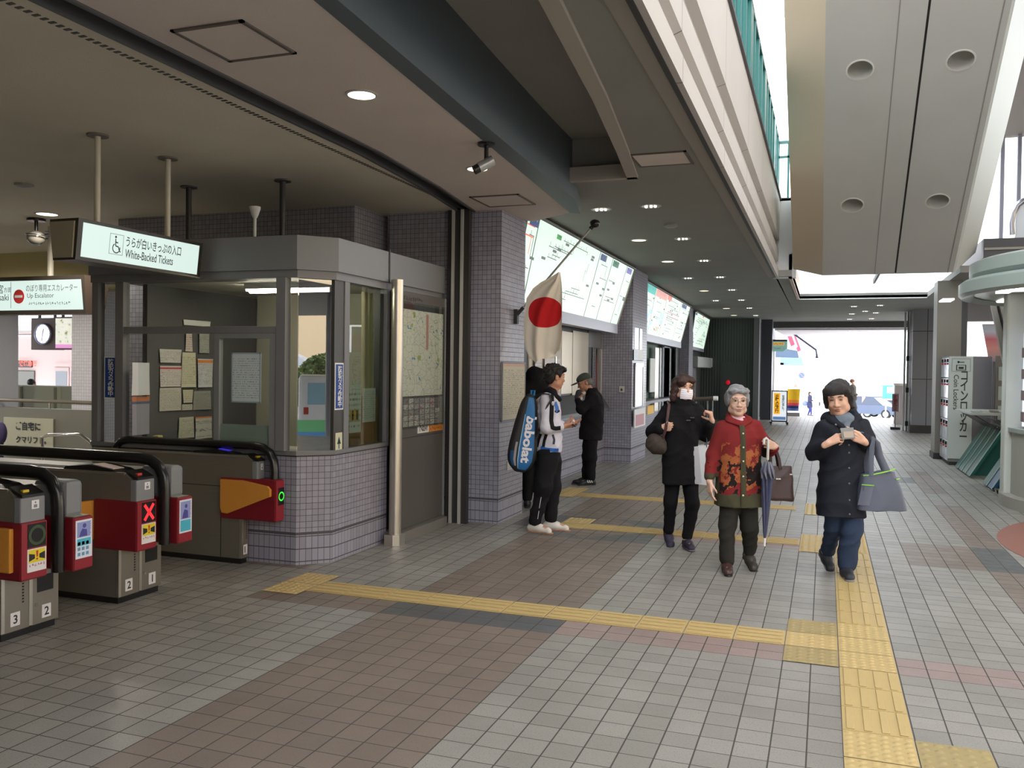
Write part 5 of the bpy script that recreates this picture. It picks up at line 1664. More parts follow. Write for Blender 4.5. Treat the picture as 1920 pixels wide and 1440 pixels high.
def rack(label, x0, y0, n, blue=False):
    g = thing('brochure_rack', label, 'brochure rack', (x0, y0, 0), 0, 'brochure racks beside the lockers')
    for k in range(n):
        yy = k * 0.42
        m = MB().add([(0.0, yy, 0.03), (0.05, yy, 0.03), (0.50, yy, 0.80), (0.45, yy, 0.80), (0.0, yy + 0.36, 0.03), (0.05, yy + 0.36, 0.03), (0.50, yy + 0.36, 0.80), (0.45, yy + 0.36, 0.80)],
                     [(0, 1, 2, 3), (7, 6, 5, 4), (0, 4, 5, 1), (1, 5, 6, 2), (2, 6, 7, 3), (3, 7, 4, 0)])
        p = obj('slanted_board', m, MRACKB if blue and k == 0 else MRACK, g, local=True)
        obj('pale_edge', MB().tube([(-0.004, yy - 0.004, 0.03), (0.446, yy - 0.004, 0.80)], 0.008, 6), M('rack_edge', (150, 180, 172), 0.4), p, local=True)
        obj('side_cheek', MB().add([(0.02, yy + 0.18, 0.03), (0.70, yy + 0.18, 0.03), (0.70, yy + 0.18, 0.72), (0.44, yy + 0.18, 0.76), (0.02, yy + 0.2, 0.03), (0.70, yy + 0.2, 0.03), (0.70, yy + 0.2, 0.72), (0.44, yy + 0.2, 0.76)],
                                   [(0, 1, 2, 3), (7, 6, 5, 4), (0, 4, 5, 1), (1, 5, 6, 2), (2, 6, 7, 3), (3, 7, 4, 0)]), MRACK, p, local=True)
    L = n * 0.42
    obj('counter_board', MB().add([(0.03, 0.02, 1.0), (0.06, 0.02, 1.0), (0.48, 0.02, 0.74), (0.45, 0.02, 0.74), (0.03, L, 1.0), (0.06, L, 1.0), (0.48, L, 0.74), (0.45, L, 0.74)],
                                  [(0, 1, 2, 3), (7, 6, 5, 4), (0, 4, 5, 1), (1, 5, 6, 2), (2, 6, 7, 3), (3, 7, 4, 0)]), M('rack_dark_board', (56, 44, 44), 0.4), g, local=True)
    if not blue:
        tr = obj('top_tray', MB().box(0.0, 0.72, 0.0, L, 0.99, 1.03, 0.006), M('tray_pale', (170, 172, 168), 0.4), g, local=True)
        for k in range(5):
            obj('leaflet_stack', MB().box(0.05 + 0.13 * k, 0.15 + 0.13 * k, 0.1, 0.35, 1.03, 1.045 + 0.01 * (k % 3)), M('leaflet_tone_%d' % (k % 3), (150, 160, 152), 0.6), tr, local=True)
    else:
        for k in range(3):
            a = 0.30 + 0.22 * k
            obj('leaflet', MB().add([(0.0 + a * 0.58, -0.012, a), (0.16 + a * 0.5, -0.012, a), (0.25 + a * 0.5, -0.012, a + 0.17), (0.09 + a * 0.58, -0.012, a + 0.17)], [(0, 1, 2, 3)]), M('leaflet_bright_%d' % k, [(206, 200, 196), (200, 216, 226), (220, 150, 126)][k], 0.5), g, local=True)
        obj('foot_rail', MB().box(0.0, 0.5, -0.02, 0.02, 0.02, 0.05).box(0.0, 0.2, -0.3, -0.26, 0.03, 0.055), MCHROME, g, local=True)
        obj('caster', MB().cyl((0.04, -0.3, 0.03), (0.04, -0.26, 0.03), 0.03, seg=14), MBLACK, g, local=True)
    return g


rack('green slanted brochure rack with a pale leaflet tray against the lockers', 2.16, 15.35, 4)
rack('blue ended brochure rack with bright leaflets nearest the kiosk column', 2.22, 13.75, 2, True)

# inclined steel balustrade seen under the canopy
a, b, c, d = onY(1857, 566, 15.5), onY(1888, 566, 15.5), onY(1893, 700, 15.5), onY(1880, 675, 15.5)
sb = thing('escalator_balustrade', 'steep steel escalator side seen under the kiosk canopy', 'escalator', (a[0], 15.5, 1.5))
obj('steel_side', MB().prism([(a[0], a[2]), (b[0] + 0.25, b[2]), (c[0] + 0.6, c[2] - 0.6), (c[0] + 0.1, c[2] - 0.75), (d[0], d[2])], 15.5, 15.6, 'y'), MSTEELV, sb)
obj('dark_rail', MB().tube([(a[0] + 0.09, 15.47, a[2]), (c[0] + 0.13, 15.47, c[2] - 0.3)], 0.02, 8), MBLACK, sb)
obj('bright_rail', MB().tube([(a[0] + 0.22, 15.47, a[2]), (c[0] + 0.26, 15.47, c[2] - 0.3)], 0.016, 8), MCHROME, sb)

# back wall on the right with a bright opening, upper storey window and slab
struct('wall_right', MB().box(2.42, 2.72, 20.0, 20.2, 0, CEILD), MDGREY)
struct('wall_right', MB().box(3.05, 7.5, 20.0, 20.2, 0, 1.9), MDGREY)
struct('wall_right', MB().box(2.72, 7.5, 20.0, 20.2, 2.72, CEILD), M('back_wall_taupe', (110, 106, 106), 0.5))
gl_ = thing('red_poster', 'blurred red and pink poster behind glass above the lockers', 'poster', (3.5, 20.0, 1.9))
t = NT('red_poster_print')
g = t.sep(t.coords('Generated'))
col = t.ramp(g[2], [(0.0, lin((130, 120, 130))), (0.35, lin((196, 130, 120))), (0.6, lin((186, 90, 96))), (0.8, lin((170, 176, 190))), (1.0, lin((150, 150, 160)))])  # reflection in the glass, painted as a red and pink ramp
obj('sheet', MB().prism([(3.12, 1.9), (3.9, 1.9), (3.9, 2.66), (2.98, 2.66)], 19.95, 19.99, 'y'), t.bsdf(col, 0.3), gl_)
struct('trim_18', MB().box(2.55, 7.5, 17.1, 20.2, 3.66, 3.99), M('deck_edge_dark', (66, 64, 66), 0.5))
struct('trim_19', MB().box(2.56, 7.5, 17.06, 17.1, 3.79, 3.83), M('deck_edge_light', (140, 136, 126), 0.5))
up = struct('window_2', MB().box(2.6, 7.5, 20.0, 20.02, 3.99, 6.6), MGLASS)
for i, x in enumerate((3.25, 3.55, 3.83, 4.05, 4.6, 5.2)):
    struct('trim_%d' % (20 + i), MB().box(x, x + 0.07, 19.95, 20.05, 3.99, 6.6), M('mullion_grey', (120, 120, 132), 0.45))
struct('ceiling', MB().box(2.55, 14, -3, 20.2, 6.45, 6.6), M('upper_soffit_taupe', (150, 138, 132), 0.7))
hr = thing('escalator_newel', 'curved steel escalator handrail end beyond the right flank', 'handrail', (4.2, 18.2, 3.99))
hp = [onY(x, y, 18.2) for x, y in ((1897, 440), (1896, 420), (1899, 400), (1907, 385), (1918, 377), (1935, 372))]
obj('handrail_loop', MB().tube(hp, 0.055, 12), M('newel_steel', (150, 150, 158), 0.25, 0.8), hr)
obj('newel_panel', MB().prism([(hp[0][0], 3.99)] + [(p[0] + 0.06, p[2]) for p in hp] + [(hp[-1][0], 3.99)], 18.19, 18.21, 'y'), M('newel_pale', (196, 200, 204), 0.3), hr)

struct('wall_left', MB().box(-15.3, -15, -6, 9.5, 0, 3.4), MCREAM)  # unseen wall added to keep daylight from the left off the floor
a = onY(1365, 717, 30.2)
al = thing('alarm_lamp', 'small red alarm lamp on the ribbed green wall', 'lamp', tuple(a))
obj('red_dome', MB().ell((a[0], 30.2, a[2]), (0.07, 0.06, 0.08), 14, 10), E('alarm_red', (200, 20, 40), 0.5), al)
obj('base', MB().cyl((a[0], 30.31, a[2]), (a[0], 30.22, a[2]), 0.09, seg=16), MDGREY, al)
YQ = 14.2
a, b = onY(1302, 749, YQ), onY(1346, 747, YQ)
br = thing('pipe_barrier', 'thin brown topped pipe barrier with a white tip behind the masked woman', 'barrier', (a[0], YQ, 0))
obj('top_bar', MB().tube([(a[0], YQ, a[2]), (b[0] - 0.06, YQ, b[2])], 0.035, 10), M('bar_brown', (70, 60, 54), 0.5), br)
obj('white_tip', MB().tube([(b[0] - 0.07, YQ, b[2]), (b[0], YQ, b[2])], 0.038, 10), MWHITE, br)
for x in (a[0] + 0.03, b[0] - 0.16, b[0] - 0.08):
    obj('upright', MB().cyl((x, YQ, 0), (x, YQ, b[2]), 0.012, seg=8), MGREY, br)
# ================================================================ beyond the far exit
def slopeg(y):
    return -0.045 * max(0.0, y - 34)


struct('floor', MB().add([(-60, 34, 0), (60, 34, 0), (60, 120, slopeg(120)), (-60, 120, slopeg(120))], [(0, 1, 2, 3)]), M('pale_street_paving', (196, 196, 192), 0.8, 0, 0.3, 0.06, 1))
struct('ceiling', MB().prism([(-1.75, 33), (0.75, 33), (0.55, 38.5), (-1.6, 38.5)], 3.15, 3.3), M('exit_soffit_white', (214, 208, 212), 0.6))
struct('ceiling', MB().prism([(0.75, 33), (3.4, 33), (3.0, 34.6), (0.72, 34.6)], 3.15, 3.3), M('exit_soffit_white', (214, 208, 212), 0.6))

# shop row on the left of the street
sh = thing('shop_row', 'row of grey shop fronts with white piers beyond the exit', 'building', (-2.6, 45, 0))
obj('wall', MB().box(-6, -2.2, 33, 45.5, -1.4, 6.0), M('shop_wall_grey', (120, 118, 122), 0.6), sh)
for k in range(4):
    y = 33.2 + 3.6 * k
    obj('pier', MB().box(-2.2, -1.95 + 0.02 * k, y, y + 0.6, -1.4, 2.6), MWHITE, sh)
    obj('shop_opening', MB().box(-2.205, -2.19, y + 0.8, min(y + 3.2, 45.4), -1.0, 2.3), M('shop_dark', (92, 84, 88), 0.5), sh)
obj('lintel', MB().box(-2.2, -1.9, 33.0, 36.5, 2.6, 5.5), M('shop_lintel', (134, 134, 142), 0.6), sh)
obj('lintel', MB().box(-2.2, -1.95, 36.5, 45.5, 2.6, 6.0), MWHITE, sh)
bk = thing('far_building', 'overexposed pale building closing the street', 'building', (4, 112, 0))
obj('facade', MB().box(-30, 50, 110, 116, -4, 40), M('far_render', (236, 236, 238), 0.8), bk)
rb_ = thing('corner_building', 'white corner building on the right of the street', 'building', (8, 70, 0))
obj('facade', MB().box(8.0, 20, 60, 90, -3, 18), M('far_render', (236, 236, 238), 0.8), rb_)
obj('awning', MB().box(6.6, 8.0, 60, 66, 2.2, 2.6), M('far_awning_teal', (120, 206, 190), 0.6), rb_)

# shop sign with a scalloped top hanging at the corner
p0, p1 = onY(1441, 640, 32.2), onY(1476, 659, 32.2)
sg = thing('shop_sign', 'small teal shop sign with an orange strip at the exit corner', 'sign', (p0[0], 32.2, p1[2]))
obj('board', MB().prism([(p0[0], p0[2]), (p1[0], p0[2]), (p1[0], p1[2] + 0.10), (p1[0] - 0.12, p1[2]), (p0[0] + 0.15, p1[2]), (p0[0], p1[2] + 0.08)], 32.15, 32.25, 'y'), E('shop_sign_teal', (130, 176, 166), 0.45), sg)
obj('frame', MB().box(p0[0] - 0.02, p0[0] + 0.05, 32.12, 32.28, p1[2], p0[2] + 0.02).box(p0[0], p1[0], 32.12, 32.28, p0[2], p0[2] + 0.06), MCHAR, sg)
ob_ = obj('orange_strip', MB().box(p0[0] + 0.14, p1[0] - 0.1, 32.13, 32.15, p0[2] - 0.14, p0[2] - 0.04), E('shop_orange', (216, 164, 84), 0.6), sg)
obj('lettering', marks((p0[0] + 0.18, 32.125, p0[2] - 0.125), X1, Z1, p1[0] - p0[0] - 0.32, 0.07, 6), M('shop_brown', (120, 80, 40), 0.6), ob_)
obj('bracket', MB().box(p0[0] - 0.02, p0[0] + 0.05, 32.25, 33.02, p0[2] - 0.1, p0[2] - 0.02), MCHAR, sg)
obj('lower_lettering', marks((p0[0] + 0.14, 32.145, p1[2] + 0.06), X1, Z1, p1[0] - p0[0] - 0.3, 0.10, 6), MWHITE, sg)

# wheeled standing sign
yS = 28.6
p0, p1 = onY(1447, 732, yS), onY(1476, 793, yS)
st = thing('standing_sign', 'wheeled white standing sign with an orange lettered panel at the exit', 'sign', ((p0[0] + p1[0]) / 2, yS, 0))
obj('frame', MB().box(p0[0], p0[0] + 0.03, yS - 0.04, yS + 0.04, 0.08, p0[2]).box(p1[0] - 0.03, p1[0], yS - 0.04, yS + 0.04, 0.08, p0[2]).box(p0[0], p1[0], yS - 0.04, yS + 0.04, p0[2] - 0.03, p0[2]).box(p0[0], p1[0], yS - 0.04, yS + 0.04, 0.08, 0.12), MCHAR, st)
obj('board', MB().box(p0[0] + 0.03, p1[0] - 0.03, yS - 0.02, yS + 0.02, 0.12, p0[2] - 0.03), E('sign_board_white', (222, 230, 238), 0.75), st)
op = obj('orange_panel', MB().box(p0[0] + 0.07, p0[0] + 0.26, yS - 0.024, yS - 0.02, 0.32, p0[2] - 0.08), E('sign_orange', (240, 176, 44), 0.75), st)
obj('lettering', text_mesh('近鉄の旅行', (p0[0] + 0.165, yS - 0.027, (0.32 + p0[2] - 0.08) / 2), X1, Z1, w=0.12, h=p0[2] - 0.48, align='CENTER', vertical=True, bold=0.03), MINK, op)
obj('side_lettering', text_mesh('国内海外', (p0[0] + 0.35, yS - 0.023, 0.66), X1, Z1, w=0.075, h=0.5, align='CENTER', vertical=True, bold=0.02), M('sign_teal_ink', (60, 120, 120), 0.6), st)
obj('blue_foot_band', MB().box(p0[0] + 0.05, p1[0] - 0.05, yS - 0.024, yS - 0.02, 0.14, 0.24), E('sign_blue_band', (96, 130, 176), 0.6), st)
obj('foot', MB().box(p0[0] - 0.04, p0[0] + 0.04, yS - 0.2, yS + 0.2, 0.04, 0.08).box(p1[0] - 0.04, p1[0] + 0.04, yS - 0.2, yS + 0.2, 0.04, 0.08), MBLACK, st)
for x in (p0[0], p1[0]):
    for y in (yS - 0.18, yS + 0.18):
        obj('caster', MB().cyl((x - 0.015, y, 0.02), (x + 0.015, y, 0.02), 0.02, seg=10), MBLACK, st)
# yellow banner
yB = 36.0
p0, p1 = onY(1474, 729, yB), onY(1497, 784, yB)
bn = thing('banner_stand', 'yellow red and blue striped banner behind the standing sign', 'banner', (p0[0], yB, 0))
t = NT('banner_print')
g = t.sep(t.coords('Generated'))
r_ = t.ramp(g[2], [(0.0, lin((90, 120, 190))), (0.12, lin((40, 50, 110))), (0.24, lin((226, 80, 90))), (0.36, lin((246, 150, 50))), (0.5, lin((252, 204, 40)))])
t.m.node_tree.nodes['Color Ramp'].color_ramp.interpolation = 'CONSTANT'
obj('cloth', MB().grid(lambda a, b: (p0[0] + (p1[0] - p0[0]) * a + 0.05 * b, yB + 0.04 * sin(a * 5), 0.12 + (p0[2] - 0.12) * b), 8, 8), t.bsdf(r_, 0.8), bn)
obj('pole', MB().cyl((p0[0], yB + 0.03, 0), (p0[0], yB + 0.03, p0[2] + 0.1), 0.015, seg=8), MGREY, bn)
obj('foot', MB().box(p0[0] - 0.1, p1[0] + 0.05, yB - 0.15, yB + 0.15, -0.09, 0.06), MGREY, bn)
# no-parking round sign and small red triangle on the street
q = onY(1503, 704, 52)
rs_ = thing('road_sign', 'round blue no parking sign with a red slash on the street', 'road sign', (q[0], 52, slopeg(52)))
dk = MB().cyl((q[0], 52, q[2]), (q[0], 51.96, q[2]), 0.16, seg=24)
obj('disc', dk, M('road_blue', (60, 130, 206), 0.5), rs_)
rg = MB().tube([(q[0] + 0.16 * cos(a), 51.95, q[2] + 0.16 * sin(a)) for a in np.linspace(0, 2 * pi, 25)], 0.02, 6, False)
rg.tube([(q[0] - 0.11, 51.94, q[2] + 0.11), (q[0] + 0.11, 51.94, q[2] - 0.11)], 0.018, 6)
obj('red_ring', rg, M('road_pink_red', (226, 110, 120), 0.5), rs_)
obj('pole', MB().cyl((q[0], 52.05, slopeg(52)), (q[0], 52.05, q[2] + 0.2), 0.03, seg=8), M('road_pole', (220, 220, 220), 0.5), rs_)
q = onY(1492, 722, 48)
rs_ = thing('road_sign', 'small pinkish red triangle sign left of the round blue sign', 'road sign', (q[0], 48, slopeg(48)))
obj('triangle', MB().prism([(q[0] - 0.12, q[2] - 0.12), (q[0] + 0.12, q[2] - 0.12), (q[0], q[2] + 0.12)], 47.97, 48.0, 'y'), M('road_salmon', (240, 130, 120), 0.5), rs_)
obj('pole', MB().cyl((q[0], 48.05, slopeg(48)), (q[0], 48.05, q[2]), 0.025, seg=8), M('road_pole', (220, 220, 220), 0.5), rs_)
# pennants and blue awnings along the shop row
for i, (x, y) in enumerate(((1478, 632), (1484, 637), (1491, 644))):
    q = onY(x, y, 40 + 2 * i)
    pn = MB().prism([(q[0] - 0.15, q[2] + 0.35), (q[0] + 0.02, q[2] + 0.38), (q[0] + 0.28, q[2] - 0.32), (q[0] + 0.12, q[2] - 0.42)], 40 + 2 * i, 40.02 + 2 * i, 'y')
    pt_ = thing('street_pennant', ['red pennant nearest the exit over the shop row', 'pale pink pennant in the middle of the three over the shops', 'red pennant farthest out over the shop row'][i], 'pennant', (q[0], 40 + 2 * i, q[2]), 0, 'pennants over the shop row')
    obj('pole', MB().tube([(-2.2, 40.01 + 2 * i, q[2] + 0.30), (q[0] + 0.05, 40.01 + 2 * i, q[2] + 0.40)], 0.015, 6), MGREY, pt_)
    obj('cloth', pn, M('pennant_red_%d' % (i % 2), [(206, 70, 96), (240, 190, 200)][i % 2], 0.7), pt_)
for i, (x, y, w) in enumerate(((1482, 662, 0.34), (1492, 673, 0.30), (1497, 678, 0.24))):
    Y = 38 + 3 * i
    q = onY(x, y, Y)
    tag(obj('awning', MB().prism([(-2.2, q[2] - 0.16), (q[0] + w, q[2] - 0.2), (q[0] + w * 0.8, q[2] + 0.1), (-2.2, q[2] + 0.3)], Y, Y + 0.4, 'y'), M('awning_blue_grey', (142, 168, 206), 0.6)), ['largest blue grey awning on the shop row', 'middle blue grey awning on the shop row', 'smallest and farthest blue grey awning on the shop row'][i], 'awning', 'awnings on the shop row')
la, lb_, lc = onY(1486, 624.5, 37), onY(1530, 656, 37), onY(1532, 668, 37)
lp = thing('street_lamp_arm', 'thin dark lamp arm slanting down over the street from the soffit', 'lamp', tuple(la))
obj('arm', MB().tube([la, lb_, lc], 0.04, 8), M('arm_indigo', (80, 82, 110), 0.5), lp)
obj('lamp_head', MB().cyl(lc, np.array(lc) - np.array((0, 0, 0.08)), 0.06, seg=10), M('arm_indigo', (80, 82, 110), 0.5), lp)
tag(obj('banner_strip', MB().box(*sorted((onY(1617, 705, 62)[0], onY(1624, 705, 62)[0])), 62, 62.05, onY(1617, 756, 62)[2], onY(1617, 705, 62)[2]), M('far_salmon', (250, 170, 140), 0.7)), 'salmon upright banner above the silver car', 'banner')
a, b = onY(1655, 722, 58), onY(1674, 748, 58)
ts = thing('shop_board', 'teal framed white board at the right of the street', 'sign', (a[0], 58, b[2]))
obj('teal_board', MB().box(a[0], b[0], 58, 58.1, b[2], a[2]), M('far_teal', (70, 200, 190), 0.6), ts)
obj('post', MB().cyl((a[0] + 0.2, 58.05, slopeg(58)), (a[0] + 0.2, 58.05, b[2]), 0.04, seg=8), MWHITE, ts)
obj('white_patch', MB().box(a[0] + 0.25, b[0] + 0.1, 57.98, 58.0, b[2] + 0.35, a[2] - 0.12), MWHITE, ts)
tag(obj('low_barrier', MB().box(onY(1536, 740, 56)[0], onY(1538, 740, 56)[0], 56, 56.1, slopeg(56), onY(1536, 737, 56)[2]).box(onY(1536, 740, 56)[0], onY(1547, 740, 56)[0], 56, 56.1, onY(1536, 761, 56)[2], onY(1536, 757, 56)[2] + 0.1), M('barrier_mauve', (176, 166, 192), 0.6)), 'thin mauve sign post left of the walking man', 'sign')
# upright no-cycling stand by the pillar
yN = 27.9
a, b = onY(1673, 738, yN), onY(1686, 772, yN)
ns = thing('notice_stand', 'rounded pinkish notice stand with red characters before the end pillar', 'sign', ((a[0] + b[0]) / 2, yN, 0))
xm = (a[0] + b[0]) / 2
obj('board', MB().box(a[0], b[0], yN - 0.02, yN + 0.02, b[2], a[2], 0.018), M('stand_pinkish', (170, 140, 142), 0.5), ns)
obj('lettering', text_mesh('駐輪禁止', (xm, yN - 0.023, (a[2] + b[2]) / 2), X1, Z1, w=0.10, h=0.46, align='CENTER', vertical=True, bold=0.03), M('stand_red', (140, 50, 60), 0.6), ns)
obj('pole', MB().cyl((xm, yN, 0.05), (xm, yN, b[2] + 0.02), 0.015, seg=10), MGREY, ns)
obj('foot', MB().box(xm - 0.13, xm + 0.13, yN - 0.13, yN + 0.13, 0, 0.07, 0.01), M('stand_foot', (60, 50, 70), 0.5), ns)
struct('wall_right', MB().box(2.15, 2.6, 31.0, 31.4, 0, 1.25), M('low_wall_pale', (176, 172, 176), 0.6))
struct('trim_30', MB().box(2.12, 2.6, 30.98, 31.42, 1.25, 1.32), MWHITE)
for x in (2.28, 2.42):
    pass
pr = thing('glazed_door_edge', 'bright steel door edge standing beside the grey end pillar', 'door frame', (2.1, 27.2, 0))
obj('upright', MB().box(2.12, 2.17, 27.5, 27.6, 0, 3.4), MWHITE, pr)
obj('upright', MB().box(2.19, 2.22, 27.3, 27.4, 0, 3.4), MGREY, pr)
obj('upright', MB().box(2.22, 2.25, 27.2, 27.3, 0, 3.4), MWHITE, pr)
for z in (0.15, 1.1, 2.0):
    obj('hinge', MB().box(2.16, 2.24, 27.18, 27.24, z, z + 0.14), MCHAR, pr)


def car(label, cx, cy, rz, paint, L=4.2, H=1.42):
    g = thing('car', label, 'car', (cx, cy, slopeg(cy)), rz, 'cars in the street beyond the exit')
    W = 0.84
    body = [(-L / 2, 0.35), (-L / 2 + 0.05, 0.68), (-L / 2 + 0.25, 0.82), (L / 2 - 1.0, 0.86), (L / 2 - 0.1, 0.74), (L / 2, 0.55), (L / 2 - 0.02, 0.28), (-L / 2 + 0.05, 0.26)]
    bm_ = MB().prism([(x, z) for x, z in body], -W, W, 'y')
    obj('body', bm_, paint, g, local=True)
    cab = MB()
    lo = [(-L / 2 + 0.25, 0.82), (L / 2 - 1.05, 0.84)]
    hi = [(-L / 2 + 0.75, H), (L / 2 - 1.75, H)]
    cab.add([(lo[0][0], -W + 0.05, lo[0][1]), (lo[1][0], -W + 0.05, lo[1][1]), (lo[1][0], W - 0.05, lo[1][1]), (lo[0][0], W - 0.05, lo[0][1]), (hi[0][0], -W + 0.2, H - 0.06), (hi[1][0], -W + 0.2, H - 0.06), (hi[1][0], W - 0.2, H - 0.06), (hi[0][0], W - 0.2, H - 0.06)],
            [(0, 1, 5, 4), (1, 2, 6, 5), (2, 3, 7, 6), (3, 0, 4, 7), (4, 5, 6, 7)])
    obj('windows', cab, M('car_glass', (70, 78, 96), 0.1), g, local=True)
    obj('roof', MB().box(hi[0][0], hi[1][0], -W + 0.18, W - 0.18, H - 0.06, H, 0.02), paint, g, local=True)
    for x in (-L / 2 + 0.75, L / 2 - 0.85):
        for y in (-W, W - 0.18):
            w_ = obj('wheel', MB().cyl((x, y - 0.01, 0.30), (x, y + 0.19, 0.30), 0.30, seg=22), MRUB, g, local=True)
            obj('wheel_cover', MB().cyl((x, y - 0.015, 0.30), (x, y + 0.195, 0.30), 0.19, seg=18), M('wheel_alloy', (190, 192, 196), 0.3, 0.5), w_, local=True)
    obj('head_lamp', MB().box(L / 2 - 0.12, L / 2 - 0.02, -W + 0.05, -W + 0.4, 0.58, 0.7).box(L / 2 - 0.12, L / 2 - 0.02, W - 0.4, W - 0.05, 0.58, 0.7), MWHITE, g, local=True)
    return g


car('silver blue car behind the woman in the navy coat', 2.95, 62.5, radians(-28), M('car_silver_blue', (92, 102, 126), 0.3, 0.2), 4.3)
car('dark blue low car beyond the silver car', 4.35, 66.0, radians(-20), M('car_indigo', (40, 42, 84), 0.3, 0.2), 4.2, 1.25)

# ================================================================ left: platform side beyond the gates
YL = 11.0
struct('wall_left', MB().box(-16, -12.95, 10.8, 11.2, 0, 3.27), M('white_column', (196, 196, 196), 0.5))
struct('wall_left', MB().box(-11.35, -10.85, 10.8, 11.3, 0, 3.27), wall_tile_material('white_mosaic', (214, 212, 220), (222, 220, 228), 0.05, (176, 174, 182)))
struct('wall_left', MB().box(-16, -7.4, 10.9, 11.1, 2.78, 3.27), MCREAM)
struct('trim_31', MB().box(-16, -8.2, 9.9, 10.1, 2.72, 3.27), M('header_khaki', (176, 166, 124), 0.7))
struct('wall_left', MB().box(-16, -10.85, 10.75, 10.9, 0, 0.88), M('balustrade_grey_tile', (128, 126, 116), 0.5, 0, 0.4, 0.05, 3))
struct('wall_back', MB().box(-30, 4.8, -6.3, -6.0, 0, 6), MDGREY)
hrl = thing('platform_railing', 'steel handrail along the top of the grey tiled balustrade', 'railing', (-13, 10.8, 0.9))
obj('top_rail', MB().tube([(-16, 10.8, 1.0), (-10.88, 10.8, 1.0)], 0.03, 10), M('rail_bronze_steel', (150, 142, 126), 0.35, 0.6), hrl)
for x in (-15.4, -14.2, -13.0, -11.8):
    obj('upright', MB().cyl((x, 10.8, 0.88), (x, 10.8, 1.0), 0.015, seg=8), MSTEELV, hrl)
a, b = onY(5, 782, 10.7), onY(98, 852, 10.7)
ad = thing('advert_panel', 'cream advert panel with black Japanese lettering on the balustrade', 'advert', (a[0], 10.7, b[2]))
obj('panel', MB().box(a[0], b[0], 10.715, 10.749, b[2] - 0.05, min(a[2], 0.87), 0.004), M('advert_cream', (188, 186, 164), 0.5), ad)
c1 = onY(29, 806, 10.7)
c2 = onY(29, 830, 10.7)
obj('top_lettering', text_mesh('ご自宅に', (c1[0], 10.705, c1[2]), X1, Z1, w=onY(75, 800, 10.7)[0] - c1[0], bold=0.03), MINK, ad)
obj('lower_lettering', text_mesh('クマリフト。', (c2[0], 10.705, c2[2]), X1, Z1, w=onY(86, 800, 10.7)[0] - c2[0], bold=0.03), MINK, ad)
obj('small_print', marks((c2[0], 10.705, c2[2] - 0.13), X1, Z1, 0.4, 0.03, 14), MLET, ad)
obj('small_print', marks((c2[0], 10.705, c2[2] - 0.20), X1, Z1, 0.44, 0.03, 15), MLET, ad)
# short stair handrail in front
pts = [onY(x, y, 9.0) for x, y in ((80, 850), (79, 820), (90, 816), (150, 814), (176, 834), (178, 850))]
sr = thing('stair_handrail', 'short bent steel handrail in front of the cream advert panel', 'railing', (pts[0][0], 9.0, 0))
obj('rail', MB().tube([np.array((pts[0][0], 9.0, 0.0))] + pts + [np.array((pts[-1][0], 9.0, 0.0))], 0.022, 10), MCHROME, sr)
# machine box beyond the railing
a, b = onY(24, 722, 12.0), onY(122, 757, 12.0)
bx = thing('platform_box', 'olive grey box with two dark straps beyond the handrail', 'box', (a[0], 12.0, 0))
obj('casing', MB().box(a[0], b[0], 11.9, 12.3, 0, a[2], 0.03), M('olive_grey_box', (158, 160, 136), 0.6), bx)
for x in (40, 104):
    c = onY(x, 722, 11.9)
    obj('strap', MB().box(c[0] - 0.03, c[0] + 0.03, 11.89, 11.905, 0, a[2] - 0.02), M('strap_olive', (104, 104, 84), 0.6), bx)
# clock and lit poster on a brown hanging panel
cp = thing('platform_clock', 'round white clock on a brown hanging panel over the platform', 'clock', tuple(onY(80, 626, 12.5)))
a, b = onY(57, 596, 12.5), onY(104, 656, 12.5)
obj('panel', MB().box(a[0], b[0], 12.52, 12.7, b[2], a[2]), M('clock_panel_brown', (104, 84, 78), 0.5), cp)
c = onY(80, 626, 12.5)
obj('rim', MB().tube([(c[0] + 0.19 * cos(k), 12.50, c[2] + 0.19 * sin(k)) for k in np.linspace(0, 2 * pi, 33)], 0.016, 8, False), M('clock_rim', (176, 180, 200), 0.3, 0.5), cp)
obj('face', MB().cyl((c[0], 12.52, c[2]), (c[0], 12.505, c[2]), 0.185, seg=32), E('clock_face_light', (238, 240, 255), 1.0), cp)
hd = MB()
hd.obox((c[0] - 0.006, 12.497, c[2]), (0.2, 0, 0.98), (0.98, 0, -0.2), Y1, 0.10, 0.014, 0.002)
hd.obox((c[0] - 0.004, 12.495, c[2]), (-0.15, 0, -0.99), (0.99, 0, -0.15), Y1, 0.13, 0.010, 0.002)
for k in range(12):
    an = k * pi / 6
    hd.obox((c[0] + 0.15 * cos(an), 12.499, c[2] + 0.15 * sin(an)), (cos(an), 0, sin(an)), (-sin(an), 0, cos(an)), Y1, 0.02, 0.008, 0.002)
obj('hands', hd, MINK, cp)
obj('hanger', MB().box(a[0] + 0.1, a[0] + 0.14, 12.58, 12.62, a[2], 3.27).box(b[0] - 0.14, b[0] - 0.1, 12.58, 12.62, a[2], 3.27), MDGREY, cp)
a, b = onY(105, 597, 12.5), onY(163, 653, 12.5)
po = thing('lit_poster', 'lit photographic poster right of the platform clock', 'poster', (a[0], 12.5, b[2]))
t = NT('lit_poster_print')
g = t.sep(t.coords('Generated'))
cv = t.n('ShaderNodeCombineXYZ')
t.put(cv.inputs[0], g[0])
t.put(cv.inputs[1], g[2])
f1 = t.noise(cv.outputs[0], 7, 3)
col = t.ramp(f1, [(0.3, lin((150, 140, 96))), (0.45, lin((226, 232, 216))), (0.6, lin((240, 236, 220))), (0.72, lin((206, 200, 120)))])
low = t.math('LESS_THAN', g[2], 0.13)
col = t.mix(low, col, lin((226, 150, 206)))
